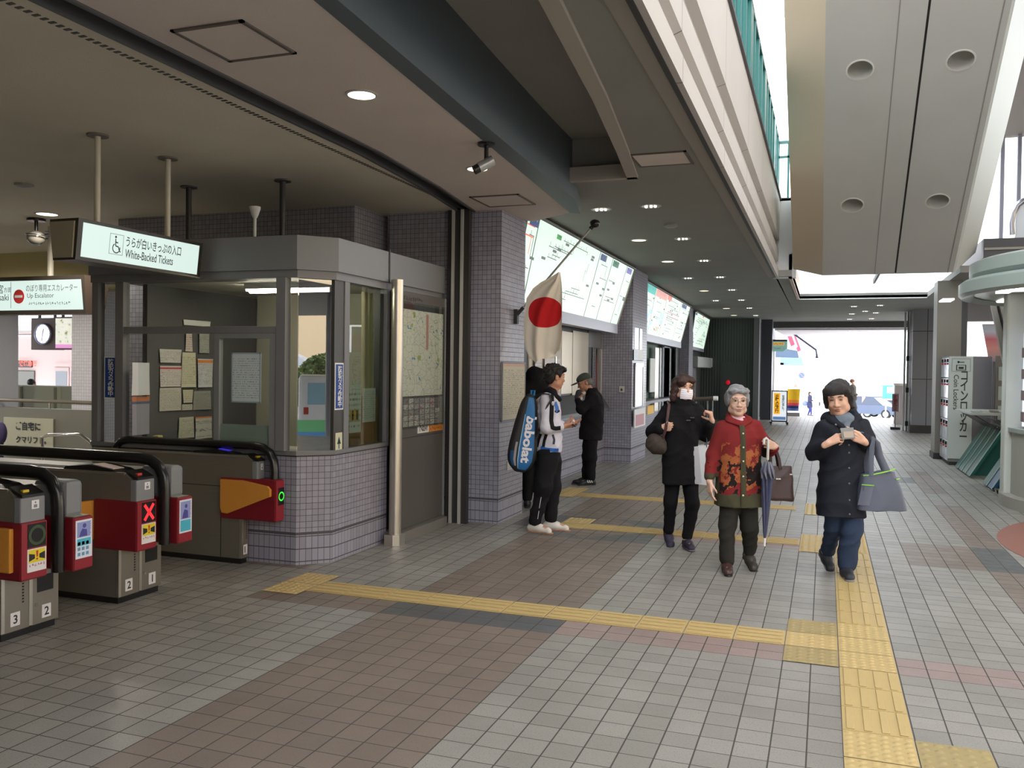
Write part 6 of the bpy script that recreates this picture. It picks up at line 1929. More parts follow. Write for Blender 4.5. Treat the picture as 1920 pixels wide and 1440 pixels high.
obj('sheet', MB().box(a[0], b[0], 12.49, 12.5, b[2], a[2]), t.bsdf(col, 0.5, emit=col, estr=0.7), po)
obj('frame', MB().box(a[0] - 0.02, b[0] + 0.02, 12.5, 12.6, b[2] - 0.03, a[2] + 0.03), M('clock_panel_brown', (104, 84, 78), 0.5), po)
obj('hanger', MB().box(a[0] + 0.1, a[0] + 0.14, 12.53, 12.57, a[2], 3.27), MDGREY, po)
# platform canopy and train
struct('ceiling', MB().box(-40, -7.6, 11.2, 16.6, 3.27, 3.4), M('platform_canopy_dark', (70, 62, 60), 0.7))
struct('floor', MB().box(-40, -16, -6, 16.4, -0.3, -0.02), MDGREY)
YT = 17.5
tr = thing('train', 'pale pink commuter train standing at the platform', 'train', (-20, YT + 1.4, 0))
MTRAIN = M('train_pink', (226, 196, 192), 0.35, 0, 0.5)
obj('body', MB().box(-40, -8.0, YT, YT + 2.8, -0.8, 2.36, 0.05), MTRAIN, tr)
obj('roof', MB().box(-40, -8.0, YT + 0.05, YT + 2.7, 2.36, 2.72, 0.12), M('train_roof', (236, 236, 236), 0.4), tr)
a, b = onY(20, 676, YT - 0.02), onY(60, 689, YT - 0.02)
ds = obj('destination_display', MB().box(a[0], b[0], YT - 0.03, YT, b[2], a[2], 0.01), MBLACK, tr)
obj('destination_lettering', text_mesh('快速急行', (a[0] + 0.32, YT - 0.04, b[2] + 0.03), X1, Z1, w=0.62, bold=0.03), E('led_red', (255, 90, 70), 0.9), ds)
a, b = onY(20, 694, YT), onY(66, 728, YT)
obj('window', MB().box(a[0], b[0], YT - 0.02, YT, b[2] - 0.3, a[2], 0.02), M('train_window', (92, 90, 78), 0.15), tr)
for (x0, x1) in ((106, 127), (135, 154)):
    a, b = onY(x0, 688, YT), onY(x1, 830, YT)
    d_ = obj('door', MB().box(a[0] - 0.05, b[0] + 0.05, YT - 0.025, YT, -0.6, a[2], 0.01), M('train_door', (216, 190, 186), 0.35), tr)
    a2, b2 = onY(x0, 696, YT), onY(x1, 742, YT)
    obj('door_window', MB().box(a2[0], b2[0], YT - 0.03, YT - 0.024, b2[2], a2[2], 0.002), M('train_door_glass', (120, 126, 136), 0.12), d_)
a, b = onY(104, 682, YT), onY(157, 688, YT)
obj('door_head', MB().box(a[0], b[0], YT - 0.04, YT, b[2], a[2] - 0.02), MTRAIN, tr)
pc = onY(0, 812, 9.6)
tag(obj('seat_back', MB().ell((onY(3, 815, 9.6)[0], 9.6, pc[2]), (0.09, 0.06, 0.16), 16, 10).cyl((pc[0], 9.6, 0), (pc[0], 9.6, pc[2]), 0.05, seg=10), M('purple_cloth', (72, 62, 104), 0.8)), 'purple rounded seat back at the left edge beyond the gates', 'seat')

# ================================================================ plaza behind the right shoulder (seen in the corner glass of the booth)
struct('wall_right', MB().box(30, 31, -40, 20, -0.6, 12), M('beige_building', (226, 202, 164), 0.8))
ar = thing('arched_canopy', 'white arched entrance canopy before the beige building', 'canopy', (26, -14.5, 0))
obj('arch', MB().lathe([(1.9, -0.3), (2.3, -0.3), (2.3, 0.3), (1.9, 0.3)], (0, 0, 0), 32, 0, pi), M('arch_white', (200, 204, 214), 0.5), ar, local=True)
ar.children[0].data.transform(Matrix.Rotation(pi / 2, 4, 'X'))
for c_ in ar.children:
    c_.data.transform(Matrix.Rotation(pi / 2, 4, 'Z'))
obj('pier', MB().box(-0.3, 0.3, -2.3, -1.9, -0.6, 0.0).box(-0.3, 0.3, 1.9, 2.3, -0.6, 0.0), M('arch_white', (200, 204, 214), 0.5), ar, local=True)
vn = thing('minibus', 'white minibus with green and blue bands out on the plaza', 'minibus', (9.5, -1.68, -0.6), radians(-33))
obj('body', MB().box(0, 4.2, -0.95, 0.95, 0.25, 1.98, 0.08), MWHITE, vn, local=True)
obj('rear_window', MB().box(-0.02, 0.01, -0.72, 0.72, 1.25, 1.80, 0.01), M('bus_glass', (150, 190, 206), 0.1), vn, local=True)
obj('green_band', MB().box(-0.015, 4.0, -0.965, 0.965, 0.55, 0.85), M('bus_green', (120, 206, 140), 0.4), vn, local=True)
obj('blue_band', MB().box(-0.016, 4.0, -0.966, 0.966, 0.35, 0.55), M('bus_blue', (90, 160, 220), 0.4), vn, local=True)
for y in (-0.82, 0.70):
    obj('tail_lamp', MB().box(-0.03, 0.0, y, y + 0.12, 1.0, 1.18), M('tail_lamp_red', (170, 60, 40), 0.3), vn, local=True)
for x in (0.8, 3.4):
    for y in (-0.9, 0.7):
        obj('wheel', MB().cyl((x, y, 0.33), (x, y + 0.2, 0.33), 0.33, seg=20), MRUB, vn, local=True)
bsh = thing('round_shrub', 'clipped round green shrub out on the plaza', 'shrub', (17.5, -6.6, -0.6))
rnd = random.Random(5)
lf = MB()
for k in range(2600):
    th, ph = rnd.uniform(0, 2 * pi), math.acos(rnd.uniform(-0.6, 1))
    r = 1.5 * (0.9 + 0.12 * rnd.random() + 0.06 * sin(5 * th) * sin(4 * ph))
    c = Vector((r * sin(ph) * cos(th), r * sin(ph) * sin(th), 1.5 + 1.2 * cos(ph)))
    u = Vector((rnd.uniform(-1, 1), rnd.uniform(-1, 1), rnd.uniform(-1, 1))).normalized() * 0.10
    v = u.cross(Vector((rnd.uniform(-1, 1), rnd.uniform(-1, 1), rnd.uniform(-1, 1)))).normalized() * 0.06
    lf.add([c - u, c + v, c + u, c - v], [(0, 1, 2, 3)])
obj('foliage', lf, M('shrub_green', (96, 116, 66), 0.7, 0, 0.3, 0.25, 3), bsh, local=True)
obj('inner_mass', MB().ell((0, 0, 1.5), (1.28, 1.28, 1.1), 20, 14), M('shrub_dark', (60, 76, 46), 0.8), bsh, local=True)
obj('trunk', MB().cyl((0, 0, 0), (0, 0, 0.8), 0.12, seg=10), M('bark', (90, 74, 58), 0.9), bsh, local=True)

bc = thing('bus_shelter', 'long grey canopy of the bus stop out on the plaza', 'shelter', (10, -4, -0.6))
obj('roof', MB().box(5.0, 15.6, -8.0, -0.6, 3.35, 3.5), M('shelter_soffit', (112, 112, 112), 0.6), bc)
for x in (8.0, 15.2):
    obj('post', MB().cyl((x, -7.6, -0.6), (x, -7.6, 3.4), 0.07, seg=12), MGREY, bc)
    obj('post', MB().cyl((x, -1.0, -0.6), (x, -1.0, 3.4), 0.07, seg=12), MGREY, bc)

for (x, y, lb) in ((-11.2, 8.3, 'downlight over the concourse left of the gates, nearest the white column'), (-13.2, 6.0, 'downlight farthest left over the concourse')):
    px_ = thing('ceiling_downlight', lb, 'downlight', (x, y, CEILZ))  # lamps outside the view, added to brighten the left concourse
    obj('lens', MB().lathe([(0.0, -0.004), (0.11, -0.003), (0.11, -0.001), (0, -0.001)], (0, 0, 0), 28), E('lens_concourse', (255, 250, 230), 5.0), px_, local=True)
    l = bpy.data.lights.new('downlight_lamp', 'SPOT')
    l.energy, l.color, l.spot_size, l.spot_blend, l.shadow_soft_size = 210, (1.0, 0.94, 0.84), radians(170), 0.5, 0.1
    lo = bpy.data.objects.new('downlight_lamp', l)
    COL.objects.link(lo)
    lo.parent = px_
    lo.location = (0, 0, -0.03)
# ================================================================ smooth bodies and garments from blended volumes
def vec(p):
    return np.array(p, dtype=np.float64)


class Prim:
    def __init__(s, f, lo, hi, k, op):
        s.f, s.lo, s.hi, s.k, s.op = f, vec(lo), vec(hi), k, op


def cap(a, b, ra, rb=None, k=0.02, op=1, flat=None):
    """tapered limb; flat = (unit axis, factor) squeezes it along an axis"""
    a, b = vec(a), vec(b)
    rb = ra if rb is None else rb
    m = max(ra, rb) * 1.6 + 0.01
    ba = b - a
    L = ba @ ba + 1e-12

    def f(P):
        pa = P - a
        h = np.clip(pa @ ba / L, 0, 1)
        q = pa - h[:, None] * ba
        if flat is not None:
            ax = vec(flat[0])
            q = q + np.outer(q @ ax, ax) * (1.0 / flat[1] - 1.0)
        return np.sqrt((q * q).sum(1)) - (ra + (rb - ra) * h)
    return Prim(f, np.minimum(a, b) - m, np.maximum(a, b) + m, k, op)


def ell(c, r, R=None, k=0.02, op=1):
    c, r = vec(c), vec(r)
    m = max(r) if R is not None else r
    Rm = None if R is None else vec(R)

    def f(P):
        q = P - c
        if Rm is not None:
            q = q @ Rm          # columns of R = local axes in world
        k0 = np.sqrt(((q / r) ** 2).sum(1))
        k1 = np.sqrt(((q / r ** 2) ** 2).sum(1)) + 1e-9
        return k0 * (k0 - 1.0) / k1
    return Prim(f, c - m - 0.01, c + m + 0.01, k, op)


def loft(rows, n=2.3, k=0.03, op=1):
    """upright garment body: rows (z, cx, cy, rx, ry) from low to high"""
    A = vec(rows)
    z = A[:, 0]

    def f(P):
        zz = np.clip(P[:, 2], z[0], z[-1])
        cx, cy, rx, ry = (np.interp(zz, z, A[:, i]) for i in (1, 2, 3, 4))
        q = (np.abs((P[:, 0] - cx) / rx) ** n + np.abs((P[:, 1] - cy) / ry) ** n) ** (1.0 / n)
        d = (q - 1.0) * np.minimum(rx, ry)
        dz = np.maximum(z[0] - P[:, 2], P[:, 2] - z[-1])
        return np.maximum(d, dz)
    lo = (min(A[:, 1] - A[:, 3]), min(A[:, 2] - A[:, 4]), z[0])
    hi = (max(A[:, 1] + A[:, 3]), max(A[:, 2] + A[:, 4]), z[-1])
    return Prim(f, vec(lo) - 0.01, vec(hi) + 0.01, k, op)


def half(p, n, k=0.004):
    """cuts away everything on the side n points to"""
    p, n = vec(p), vec(n)
    n = n / np.linalg.norm(n)
    return Prim(lambda P: -((P - p) @ n), (-9, -9, -9), (9, 9, 9), k, -1)


def smin(a, b, k):
    h = np.clip(0.5 + 0.5 * (b - a) / k, 0, 1)
    return b * (1 - h) + a * h - k * h * (1 - h)


def sdf_mesh(name, prims, vox, fold=0.0, fseed=0, ffreq=1.0):
    pos = [p for p in prims if p.op > 0]
    lo = np.min([p.lo for p in pos], 0) - 3 * vox
    hi = np.max([p.hi for p in pos], 0) + 3 * vox
    B = 8
    nb = np.ceil((hi - lo) / (vox * B)).astype(int)
    N = nb * B + 1
    D = np.full(N, 1.0, dtype=np.float32)
    hits = {}
    for i, p in enumerate(prims):
        a = np.clip(np.floor((p.lo - p.k - 2 * vox - lo) / (vox * B)).astype(int), 0, nb - 1)
        b = np.clip(np.floor((p.hi + p.k + 2 * vox - lo) / (vox * B)).astype(int), 0, nb - 1)
        for x in range(a[0], b[0] + 1):
            for y in range(a[1], b[1] + 1):
                for z in range(a[2], b[2] + 1):
                    hits.setdefault((x, y, z), []).append(i)
    g = np.arange(B + 1) * vox
    off = np.stack(np.meshgrid(g, g, g, indexing='ij'), -1).reshape(-1, 3)

    def ev(P, idx):
        d = None
        for i in idx:
            p = prims[i]
            v = p.f(P)
            if p.op > 0:
                d = v if d is None else smin(d, v, p.k)
            elif d is not None:
                d = -smin(-d, v, p.k)
        return d
    diag = B * vox * 0.9
    for key, idx in hits.items():
        if not any(prims[i].op > 0 for i in idx):
            continue
        o = lo + vec(key) * (B * vox)
        dc = ev((o + B * vox / 2)[None], idx)[0]
        s = tuple(slice(key[j] * B, key[j] * B + B + 1) for j in range(3))
        if dc < -diag * 1.6:
            D[s] = np.minimum(D[s], -0.05)
            continue
        if dc > diag * 1.9:
            continue
        D[s] = ev(off + o, idx).reshape(B + 1, B + 1, B + 1)
    S = D < 0
    nx, ny, nz = N
    cnt = np.zeros((nx - 1, ny - 1, nz - 1), np.int8)
    for dx in (0, 1):
        for dy in (0, 1):
            for dz in (0, 1):
                cnt += S[dx:nx - 1 + dx, dy:ny - 1 + dy, dz:nz - 1 + dz]
    act = np.argwhere((cnt > 0) & (cnt < 8))
    vid = np.full((nx - 1, ny - 1, nz - 1), -1, np.int32)
    vid[act[:, 0], act[:, 1], act[:, 2]] = np.arange(len(act))
    acc = np.zeros((len(act), 3))
    num = np.zeros(len(act))
    cor = [(0, 0, 0), (1, 0, 0), (0, 1, 0), (1, 1, 0), (0, 0, 1), (1, 0, 1), (0, 1, 1), (1, 1, 1)]
    for i, ca in enumerate(cor):
        for cb in cor[i + 1:]:
            if sum(abs(ca[j] - cb[j]) for j in range(3)) != 1:
                continue
            da = D[act[:, 0] + ca[0], act[:, 1] + ca[1], act[:, 2] + ca[2]]
            db = D[act[:, 0] + cb[0], act[:, 1] + cb[1], act[:, 2] + cb[2]]
            m = (da < 0) != (db < 0)
            t = np.where(m, da / np.where(m, da - db, 1), 0)
            acc += m[:, None] * (vec(ca) + t[:, None] * (vec(cb) - vec(ca)))
            num += m
    V = lo + (act + acc / num[:, None]) * vox
    quads = []
    for ax in range(3):
        a1, a2 = [(1, 2), (2, 0), (0, 1)][ax]
        sl0 = [slice(1, -1)] * 3
        sl0[ax] = slice(0, -1)
        sl1 = list(sl0)
        sl1[ax] = slice(1, None)
        s0, s1 = S[tuple(sl0)], S[tuple(sl1)]
        e = np.argwhere(s0 != s1)
        if not len(e):
            continue
        sgn = s0[e[:, 0], e[:, 1], e[:, 2]]
        base = e.copy()
        for j in range(3):
            if j != ax:
                base[:, j] += 1

        def cell(o1, o2):
            q = base.copy()
            q[:, a1] -= o1
            q[:, a2] -= o2
            return vid[q[:, 0], q[:, 1], q[:, 2]]
        f = np.stack([cell(1, 1), cell(0, 1), cell(0, 0), cell(1, 0)], 1)
        f[~sgn] = f[~sgn][:, ::-1]
        quads.append(f)
    F = np.concatenate(quads)
    F = F[(F >= 0).all(1)]
    me = bpy.data.meshes.new(name)
    me.vertices.add(len(V))
    if fold:
        # face-averaged normals, then soft cloth folds
        fn = np.cross(V[F[:, 2]] - V[F[:, 0]], V[F[:, 3]] - V[F[:, 1]])
        vn = np.zeros_like(V)
        for j in range(4):
            np.add.at(vn, F[:, j], fn)
        vn /= np.linalg.norm(vn, axis=1)[:, None] + 1e-12
        x, y, z = (V * ffreq).T
        s = fseed * 1.7
        w = np.sin(15 * x + 9 * z + s + 2 * np.sin(9 * y + 5 * z)) * 0.55
        w += (1 - 2 * np.abs(np.sin(15 * z + 13 * x * np.sin(4 * z + s) + 8 * y + 2.1 * s))) * 0.45
        w += (1 - 2 * np.abs(np.sin(23 * x - 13 * z + 15 * y + s + 2.2 * np.sin(11 * z)))) * 0.38
        V = V + vn * (w * fold * 1.35)[:, None]
    me.vertices.foreach_set('co', V.ravel())
    me.loops.add(F.size)
    me.loops.foreach_set('vertex_index', F.ravel().astype(np.int32))
    me.polygons.add(len(F))
    me.polygons.foreach_set('loop_start', np.arange(0, F.size, 4, dtype=np.int32))
    me.polygons.foreach_set('loop_total', np.full(len(F), 4, dtype=np.int32))
    me.polygons.foreach_set('use_smooth', np.ones(len(F), dtype=bool))
    me.update()
    me.validate()
    return me


def part(name, prims, vox, mat, parent, label=None, **kw):
    o = obj(name, sdf_mesh(name, prims, vox, **kw), mat, parent)
    if label:
        o['label'] = label
    return o


# ---------------------------------------------------------------- heads, hands, feet
class Frame:
    """local head frame: x = subject's left, -y = facing, z = crown; scaled and turned into the person's frame"""
    def __init__(s, c, yaw, pitch=0.0, roll=0.0, k=1.0):
        s.c, s.k = vec(c), k
        s.R = np.array(Matrix.Rotation(yaw, 3, 'Z') @ Matrix.Rotation(roll, 3, 'Y') @ Matrix.Rotation(pitch, 3, 'X'))

    def p(s, x, y, z):
        return s.c + s.R @ vec((x, y, z)) * s.k

    def ell(s, c, r, k=0.015, op=1, tilt=None):
        R = s.R if tilt is None else s.R @ np.array(tilt)
        return ell(s.p(*c), vec(r) * s.k, R, k * s.k, op)

    def cap(s, a, b, ra, rb=None, k=0.015, op=1):
        return cap(s.p(*a), s.p(*b), ra * s.k, (ra if rb is None else rb) * s.k, k * s.k, op)

    def half(s, p, n, k=0.006):
        return half(s.p(*p), s.R @ vec(n), k)


def head_prims(F, jaw=1.0, old=0.0):
    P = [F.ell((0, 0.012, 0.035), (0.073, 0.092, 0.085), 0.02),
         F.ell((0, -0.032, -0.03), (0.060 * jaw, 0.062, 0.078), 0.03),
         F.ell((0, -0.066, -0.092), (0.030 * jaw, 0.024, 0.020), 0.025),
         F.cap((0.045 * jaw, -0.02, -0.07), (-0.045 * jaw, -0.02, -0.07), 0.026, None, 0.03)]
    for s in (-1, 1):
        P += [F.ell((s * 0.034, -0.072, -0.028), (0.022, 0.016, 0.022), 0.018),
              F.ell((s * 0.076, 0.008, -0.008), (0.010, 0.019, 0.033), 0.006),
              F.ell((s * 0.030, -0.093, 0.012), (0.016, 0.010, 0.011), 0.010, -1)]
    P += [F.cap((0.045, -0.078, 0.034), (-0.045, -0.078, 0.034), 0.010, None, 0.018),
          F.cap((0, -0.088, 0.012), (0, -0.106, -0.026), 0.007, 0.0125, 0.008),
          F.ell((0.013, -0.096, -0.030), (0.008, 0.009, 0.007), 0.006), F.ell((-0.013, -0.096, -0.030), (0.008, 0.009, 0.007), 0.006),
          F.ell((0, -0.092, -0.056), (0.024, 0.008, 0.0055), 0.006), F.ell((0, -0.089, -0.068), (0.020, 0.009, 0.006), 0.006),
          F.cap((0.022, -0.104, -0.0615), (-0.022, -0.104, -0.0615), 0.003, None, 0.003, -1)]
    return P


MEYEW = M('eye_white', (206, 198, 190), 0.3)
MIRIS = M('eye_dark', (30, 22, 18), 0.2)
MBROW = M('brow_dark', (52, 42, 38), 0.8)
MBROWG = M('brow_grey', (128, 118, 112), 0.8)
MLIP = M('lip', (150, 96, 88), 0.5)


def face_parts(F, who, brow=MBROW, closed=False, lips=True):
    for s in (-1, 1):
        e = MB()
        rr = Matrix([list(r) for r in F.R])
        e.ell(F.p(s * 0.031, -0.0865, 0.010), vec((0.0145, 0.006, 0.0028 if closed else 0.0055)) * F.k, 12, 8, rr)
        ey = obj('eye', e, MIRIS if closed else MEYEW, who, local=True)
        if not closed:
            obj('iris', MB().ell(F.p(s * 0.031, -0.0905, 0.010), vec((0.0065, 0.003, 0.0056)) * F.k, 10, 8, rr), MIRIS, ey, local=True)
            obj('eyelid', MB().tube([F.p(s * 0.017, -0.0915, 0.012), F.p(s * 0.031, -0.0945, 0.0165), F.p(s * 0.047, -0.088, 0.012)], [0.0016 * F.k, 0.0022 * F.k, 0.0016 * F.k], 6), MBROW, ey, local=True)
        obj('eyebrow', MB().tube([F.p(s * 0.014, -0.0925, 0.032), F.p(s * 0.032, -0.092, 0.037), F.p(s * 0.052, -0.078, 0.032)], [0.0025 * F.k, 0.0034 * F.k, 0.0015 * F.k], 8), brow, who, local=True)
    if lips:
        lp = MB()
        rr = Matrix([list(r) for r in F.R])
        lp.ell(F.p(0, -0.0955, -0.0565), vec((0.021, 0.0058, 0.0042)) * F.k, 14, 8, rr).ell(F.p(0, -0.0935, -0.0675), vec((0.018, 0.0062, 0.0046)) * F.k, 14, 8, rr)
        obj('lips', lp, MLIP, who, local=True)


def hand_prims(w, d, n, t, curls, k=1.0, thumb=(0.6, 0.6, 0.5), spread=0.0):
    """w wrist, d towards the fingers, n the way the palm faces, t towards the thumb side; curls: 4 x (a,b,c) radians"""
    w = vec(w)
    d = vec(d) / np.linalg.norm(d)
    n = vec(n) - (vec(n) @ d) * d
    n /= np.linalg.norm(n)
    t = vec(t) - (vec(t) @ d) * d - (vec(t) @ n) * n
    t /= np.linalg.norm(t)
    P = [cap(w - d * 0.03 * k, w + d * 0.01 * k, 0.026 * k, 0.025 * k, 0.012, 1, (n, 0.75))]
    offs = [0.031, 0.0105, -0.0105, -0.030]
    reach = [0.088, 0.092, 0.087, 0.078]
    lens = [(0.043, 0.025, 0.020), (0.048, 0.029, 0.021), (0.044, 0.027, 0.020), (0.034, 0.020, 0.017)]
    rad = [0.0088, 0.009, 0.0086, 0.0076]
    for i in range(4):
        kn = w + (d * reach[i] + t * offs[i] * (1 + spread)) * k
        P.append(cap(w + (d * 0.012 + t * offs[i] * 0.55) * k, kn, 0.0145 * k, 0.0115 * k, 0.009))
        q, ang = kn, 0.0
        dd = d + t * offs[i] * 4.0 * spread
        dd = dd / np.linalg.norm(dd)
        for j in range(3):
            ang += curls[i][j]
            v = dd * cos(ang) + n * sin(ang)
            e = q + v * lens[i][j] * k
            r0 = rad[i] * (1 - 0.10 * j) * k
            P.append(cap(q, e, r0, r0 * 0.92, 0.0035))
            q = e
    b = w + (d * 0.020 + t * 0.022 + n * 0.004) * k
    v = d * thumb[0] + t * thumb[1] + n * thumb[2]
    v = v / np.linalg.norm(v)
    m1 = b + v * 0.046 * k
    P.append(cap(b, m1, 0.0135 * k, 0.0105 * k, 0.010))
    v2 = d * thumb[0] + t * (thumb[1] - 0.45) + n * (thumb[2] + 0.35)
    v2 = v2 / np.linalg.norm(v2)
    m2 = m1 + v2 * 0.030 * k
    P.append(cap(m1, m2, 0.0098 * k, 0.009 * k, 0.004))
    v3 = v2 - t * 0.3
    P.append(cap(m2, m2 + v3 / np.linalg.norm(v3) * 0.024 * k, 0.0090 * k, 0.0075 * k, 0.004))
    return P


FIST = [(1.25, 1.45, 0.9), (1.3, 1.5, 0.9), (1.35, 1.5, 0.9), (1.4, 1.5, 0.9)]
GRIP = [(0.95, 1.2, 0.7), (1.05, 1.25, 0.7), (1.15, 1.3, 0.7), (1.2, 1.3, 0.7)]
LOOSE = [(0.25, 0.35, 0.25), (0.35, 0.45, 0.3), (0.45, 0.5, 0.3), (0.5, 0.5, 0.35)]


def foot_prims(a, fw, k=1.0, up=0.0):
    """bare foot inside the shoe: a = ankle, fw = ground direction of the toes, up = heel-raise in radians"""
    a, fw = vec(a), vec((*fw, 0.0))
    fw /= np.linalg.norm(fw)
    dn = vec((0, 0, -1.0))
    f2 = fw * cos(up) + dn * sin(up)
    d2 = dn * cos(up) - fw * sin(up)
    h = a + d2 * 0.045 * k - f2 * 0.025 * k
    return [cap(a, h, 0.034 * k, 0.028 * k, 0.02), cap(a + d2 * 0.02 * k, a + d2 * 0.05 * k + f2 * 0.14 * k, 0.032 * k, 0.022 * k, 0.02), cap(h, a + d2 * 0.055 * k + f2 * 0.13 * k, 0.026 * k, 0.024 * k, 0.02)]


def shoe(parent, a, fw, mat, sole, k=1.0, up=0.0, ground=0.0, name='shoe', low=False):
    a, fw = vec(a), vec((*fw, 0.0))
    fw /= np.linalg.norm(fw)
    dn = vec((0, 0, -1.0))
    f2 = fw * cos(up) + dn * sin(up)
    d2 = dn * cos(up) - fw * sin(up)
    side = np.cross(f2, d2)

    def q(f, d, s=0.0):
        return a + f2 * f * k + d2 * d * k + side * s * k
    P = [cap(q(-0.035, 0.045), q(0.06, 0.040), 0.040 * k, 0.038 * k, 0.03), cap(q(0.05, 0.045), q(0.145, 0.058), 0.040 * k, 0.030 * k, 0.03),
         cap(q(0.13, 0.058, 0.012), q(0.16, 0.062, -0.006), 0.030 * k, 0.026 * k, 0.02)]
    if not low:
        P.append(cap(q(-0.01, 0.005), q(-0.005, 0.04), 0.038 * k, 0.040 * k, 0.02))
    P.append(half(q(0, 0.079), d2, 0.006))
    s_ = part(name, P, 0.006, mat, parent)
    so = [cap(q(-0.035, 0.078), q(0.04, 0.078), 0.040 * k, 0.036 * k, 0.02, 1, (d2, 0.32)), cap(q(0.04, 0.078), q(0.165, 0.078), 0.038 * k, 0.036 * k, 0.02, 1, (d2, 0.32))]
    part('sole', so, 0.006, sole, s_)
    return s_


def cloth_material(name, rgb, rough=0.9, st=0.3, sc=600):
    return M(name, rgb, rough, 0, 0.15, 0.08, 25, st, sc)


def skin(name, rgb):
    t = NT(name)
    p = t.coords()
    c = lin(rgb)
    f = t.noise(p, 26, 3)
    col = t.mix(f, tuple([c[0] * 0.92, c[1] * 0.86, c[2] * 0.85, 1]), tuple([min(1, c[0] * 1.06), min(1, c[1] * 1.04), min(1, c[2] * 1.03), 1]))
    x = t.bsdf(col, 0.55, 0, None, 0.3)
    return x


def hair_mat(name, a, b):
    t = NT(name)
    mp = t.n('ShaderNodeMapping')
    mp.inputs['Scale'].default_value = (170, 170, 26)
    t.put(mp.inputs[0], t.coords())
    f = t.noise(mp.outputs[0], 1.0, 4, 0.6)
    return t.bsdf(t.mix(f, lin(a), lin(b)), 0.5, 0, t.bump(f, 0.9, 0.006), 0.4)


def snap(owner, pts, d=0.004, toward=(0, 1, 0)):
    """lay points onto the owner's surface, coming from the viewer's side of the garment"""
    from mathutils.bvhtree import BVHTree
    me = owner.data
    bv = BVHTree.FromPolygons([v.co[:] for v in me.vertices], [p.vertices[:] for p in me.polygons])
    w = Vector(toward).normalized()
    out = []
    for p in pts:
        p = Vector(p)
        h = bv.ray_cast(p - w * 0.6, w)
        q = h[0] if h[0] is not None else bv.find_nearest(p)[0]
        n_ = h[1] if h[0] is not None else -w
        out.append(tuple(q + (n_ if n_.dot(w) < 0 else -n_) * d))
    return out


def person(label, x, y, group=None):
    return thing('person', label, 'person', (x, y, 0), YAW, group)


def grp(parent, nm, mb, mat):
    return obj(nm, mb, mat, parent, local=True)
MSKIN = skin('skin_light', (214, 172, 148))
MSKINB = skin('skin_tan', (190, 142, 116))
MSKINO = skin('skin_old', (212, 176, 156))

# ---------------------------------------------------------------- elderly woman in the red printed jacket
p = person('elderly grey haired woman in a red jacket with an orange and black print', -0.66, 7.3)
FH = Frame((-0.012, -0.01, 1.385), radians(-4), radians(4), 0, 1.02)
wl, wr = (-0.236, -0.05, 0.735), (0.262, -0.125, 1.030)
body = head_prims(FH, 1.02) + [cap((-0.01, 0.02, 1.22), (-0.01, 0.01, 1.32), 0.052, 0.047, 0.03),
    loft([(0.55, 0.02, 0, 0.13, 0.09), (0.8, 0.02, 0, 0.14, 0.10), (1.0, 0.02, 0, 0.13, 0.09), (1.15, 0, 0, 0.13, 0.08), (1.24, 0, 0.01, 0.07, 0.05)], 2, 0.05),
    cap((-0.13, 0, 1.17), (-0.195, 0.01, 0.94), 0.038, 0.034), cap((-0.195, 0.01, 0.94), wl, 0.033, 0.025),
    cap((0.14, 0, 1.18), (0.255, 0.03, 0.99), 0.038, 0.034), cap((0.255, 0.03, 0.99), wr, 0.033, 0.025),
    cap((-0.06, 0, 0.62), (-0.085, -0.04, 0.38), 0.06, 0.048), cap((-0.085, -0.04, 0.38), (-0.08, -0.03, 0.09), 0.045, 0.034),
    cap((0.09, 0, 0.62), (0.115, 0.01, 0.36), 0.06, 0.048), cap((0.115, 0.01, 0.36), (0.145, 0.14, 0.12), 0.045, 0.034)]
body += foot_prims((-0.08, -0.03, 0.085), (-0.15, -1)) + foot_prims((0.145, 0.13, 0.125), (0.05, -1), 1.0, 0.35)
body += hand_prims(wl, (0.02, -0.12, -1), (0.9, 0.3, 0), (0.2, -1, 0), LOOSE, 0.92, (0.8, 0.4, 0.3))
body += hand_prims(wr, (-0.75, -0.62, 0.25), (-0.45, 0.55, 0.1), (0.1, 0.1, 1), GRIP, 0.92, (0.75, 0.2, 0.6))
part('body', body, 0.0045, MSKINO, p)
face_parts(FH, p, MBROWG)
hair = [FH.ell((0, 0.022, 0.045), (0.086, 0.100, 0.088), 0.02), FH.ell((0, 0.05, -0.01), (0.080, 0.07, 0.075), 0.03),
        FH.ell((0.074, 0.005, 0.01), (0.022, 0.05, 0.06), 0.02), FH.ell((-0.074, 0.005, 0.01), (0.022, 0.05, 0.06), 0.02),
        FH.ell((0.03, -0.06, 0.085), (0.05, 0.035, 0.026), 0.02), FH.ell((-0.03, -0.06, 0.085), (0.05, 0.035, 0.026), 0.02),
        FH.ell((0, -0.095, -0.012), (0.069, 0.085, 0.078), 0.012, -1)]
MGH = hair_mat('grey_hair', (84, 84, 86), (170, 170, 172))
part('hair', hair, 0.005, MGH, p, fold=0.004, fseed=3, ffreq=2.5)
gls = MB()
for s in (-1, 1):
    gls.tube([FH.p(s * 0.031 + 0.025 * cos(a), -0.104, 0.004 + 0.019 * sin(a)) for a in np.linspace(0, 2 * pi, 21)], 0.0013, 6, False)
    gls.tube([FH.p(s * 0.056, -0.103, 0.008), FH.p(s * 0.078, -0.05, 0.010), FH.p(s * 0.08, 0.0, 0.008)], 0.0014, 6)
gls.tube([FH.p(-0.007, -0.105, 0.007), FH.p(0.007, -0.105, 0.007)], 0.0013, 6)
grp(p, 'glasses', gls, M('glasses_wire', (150, 130, 110), 0.3, 0.7))
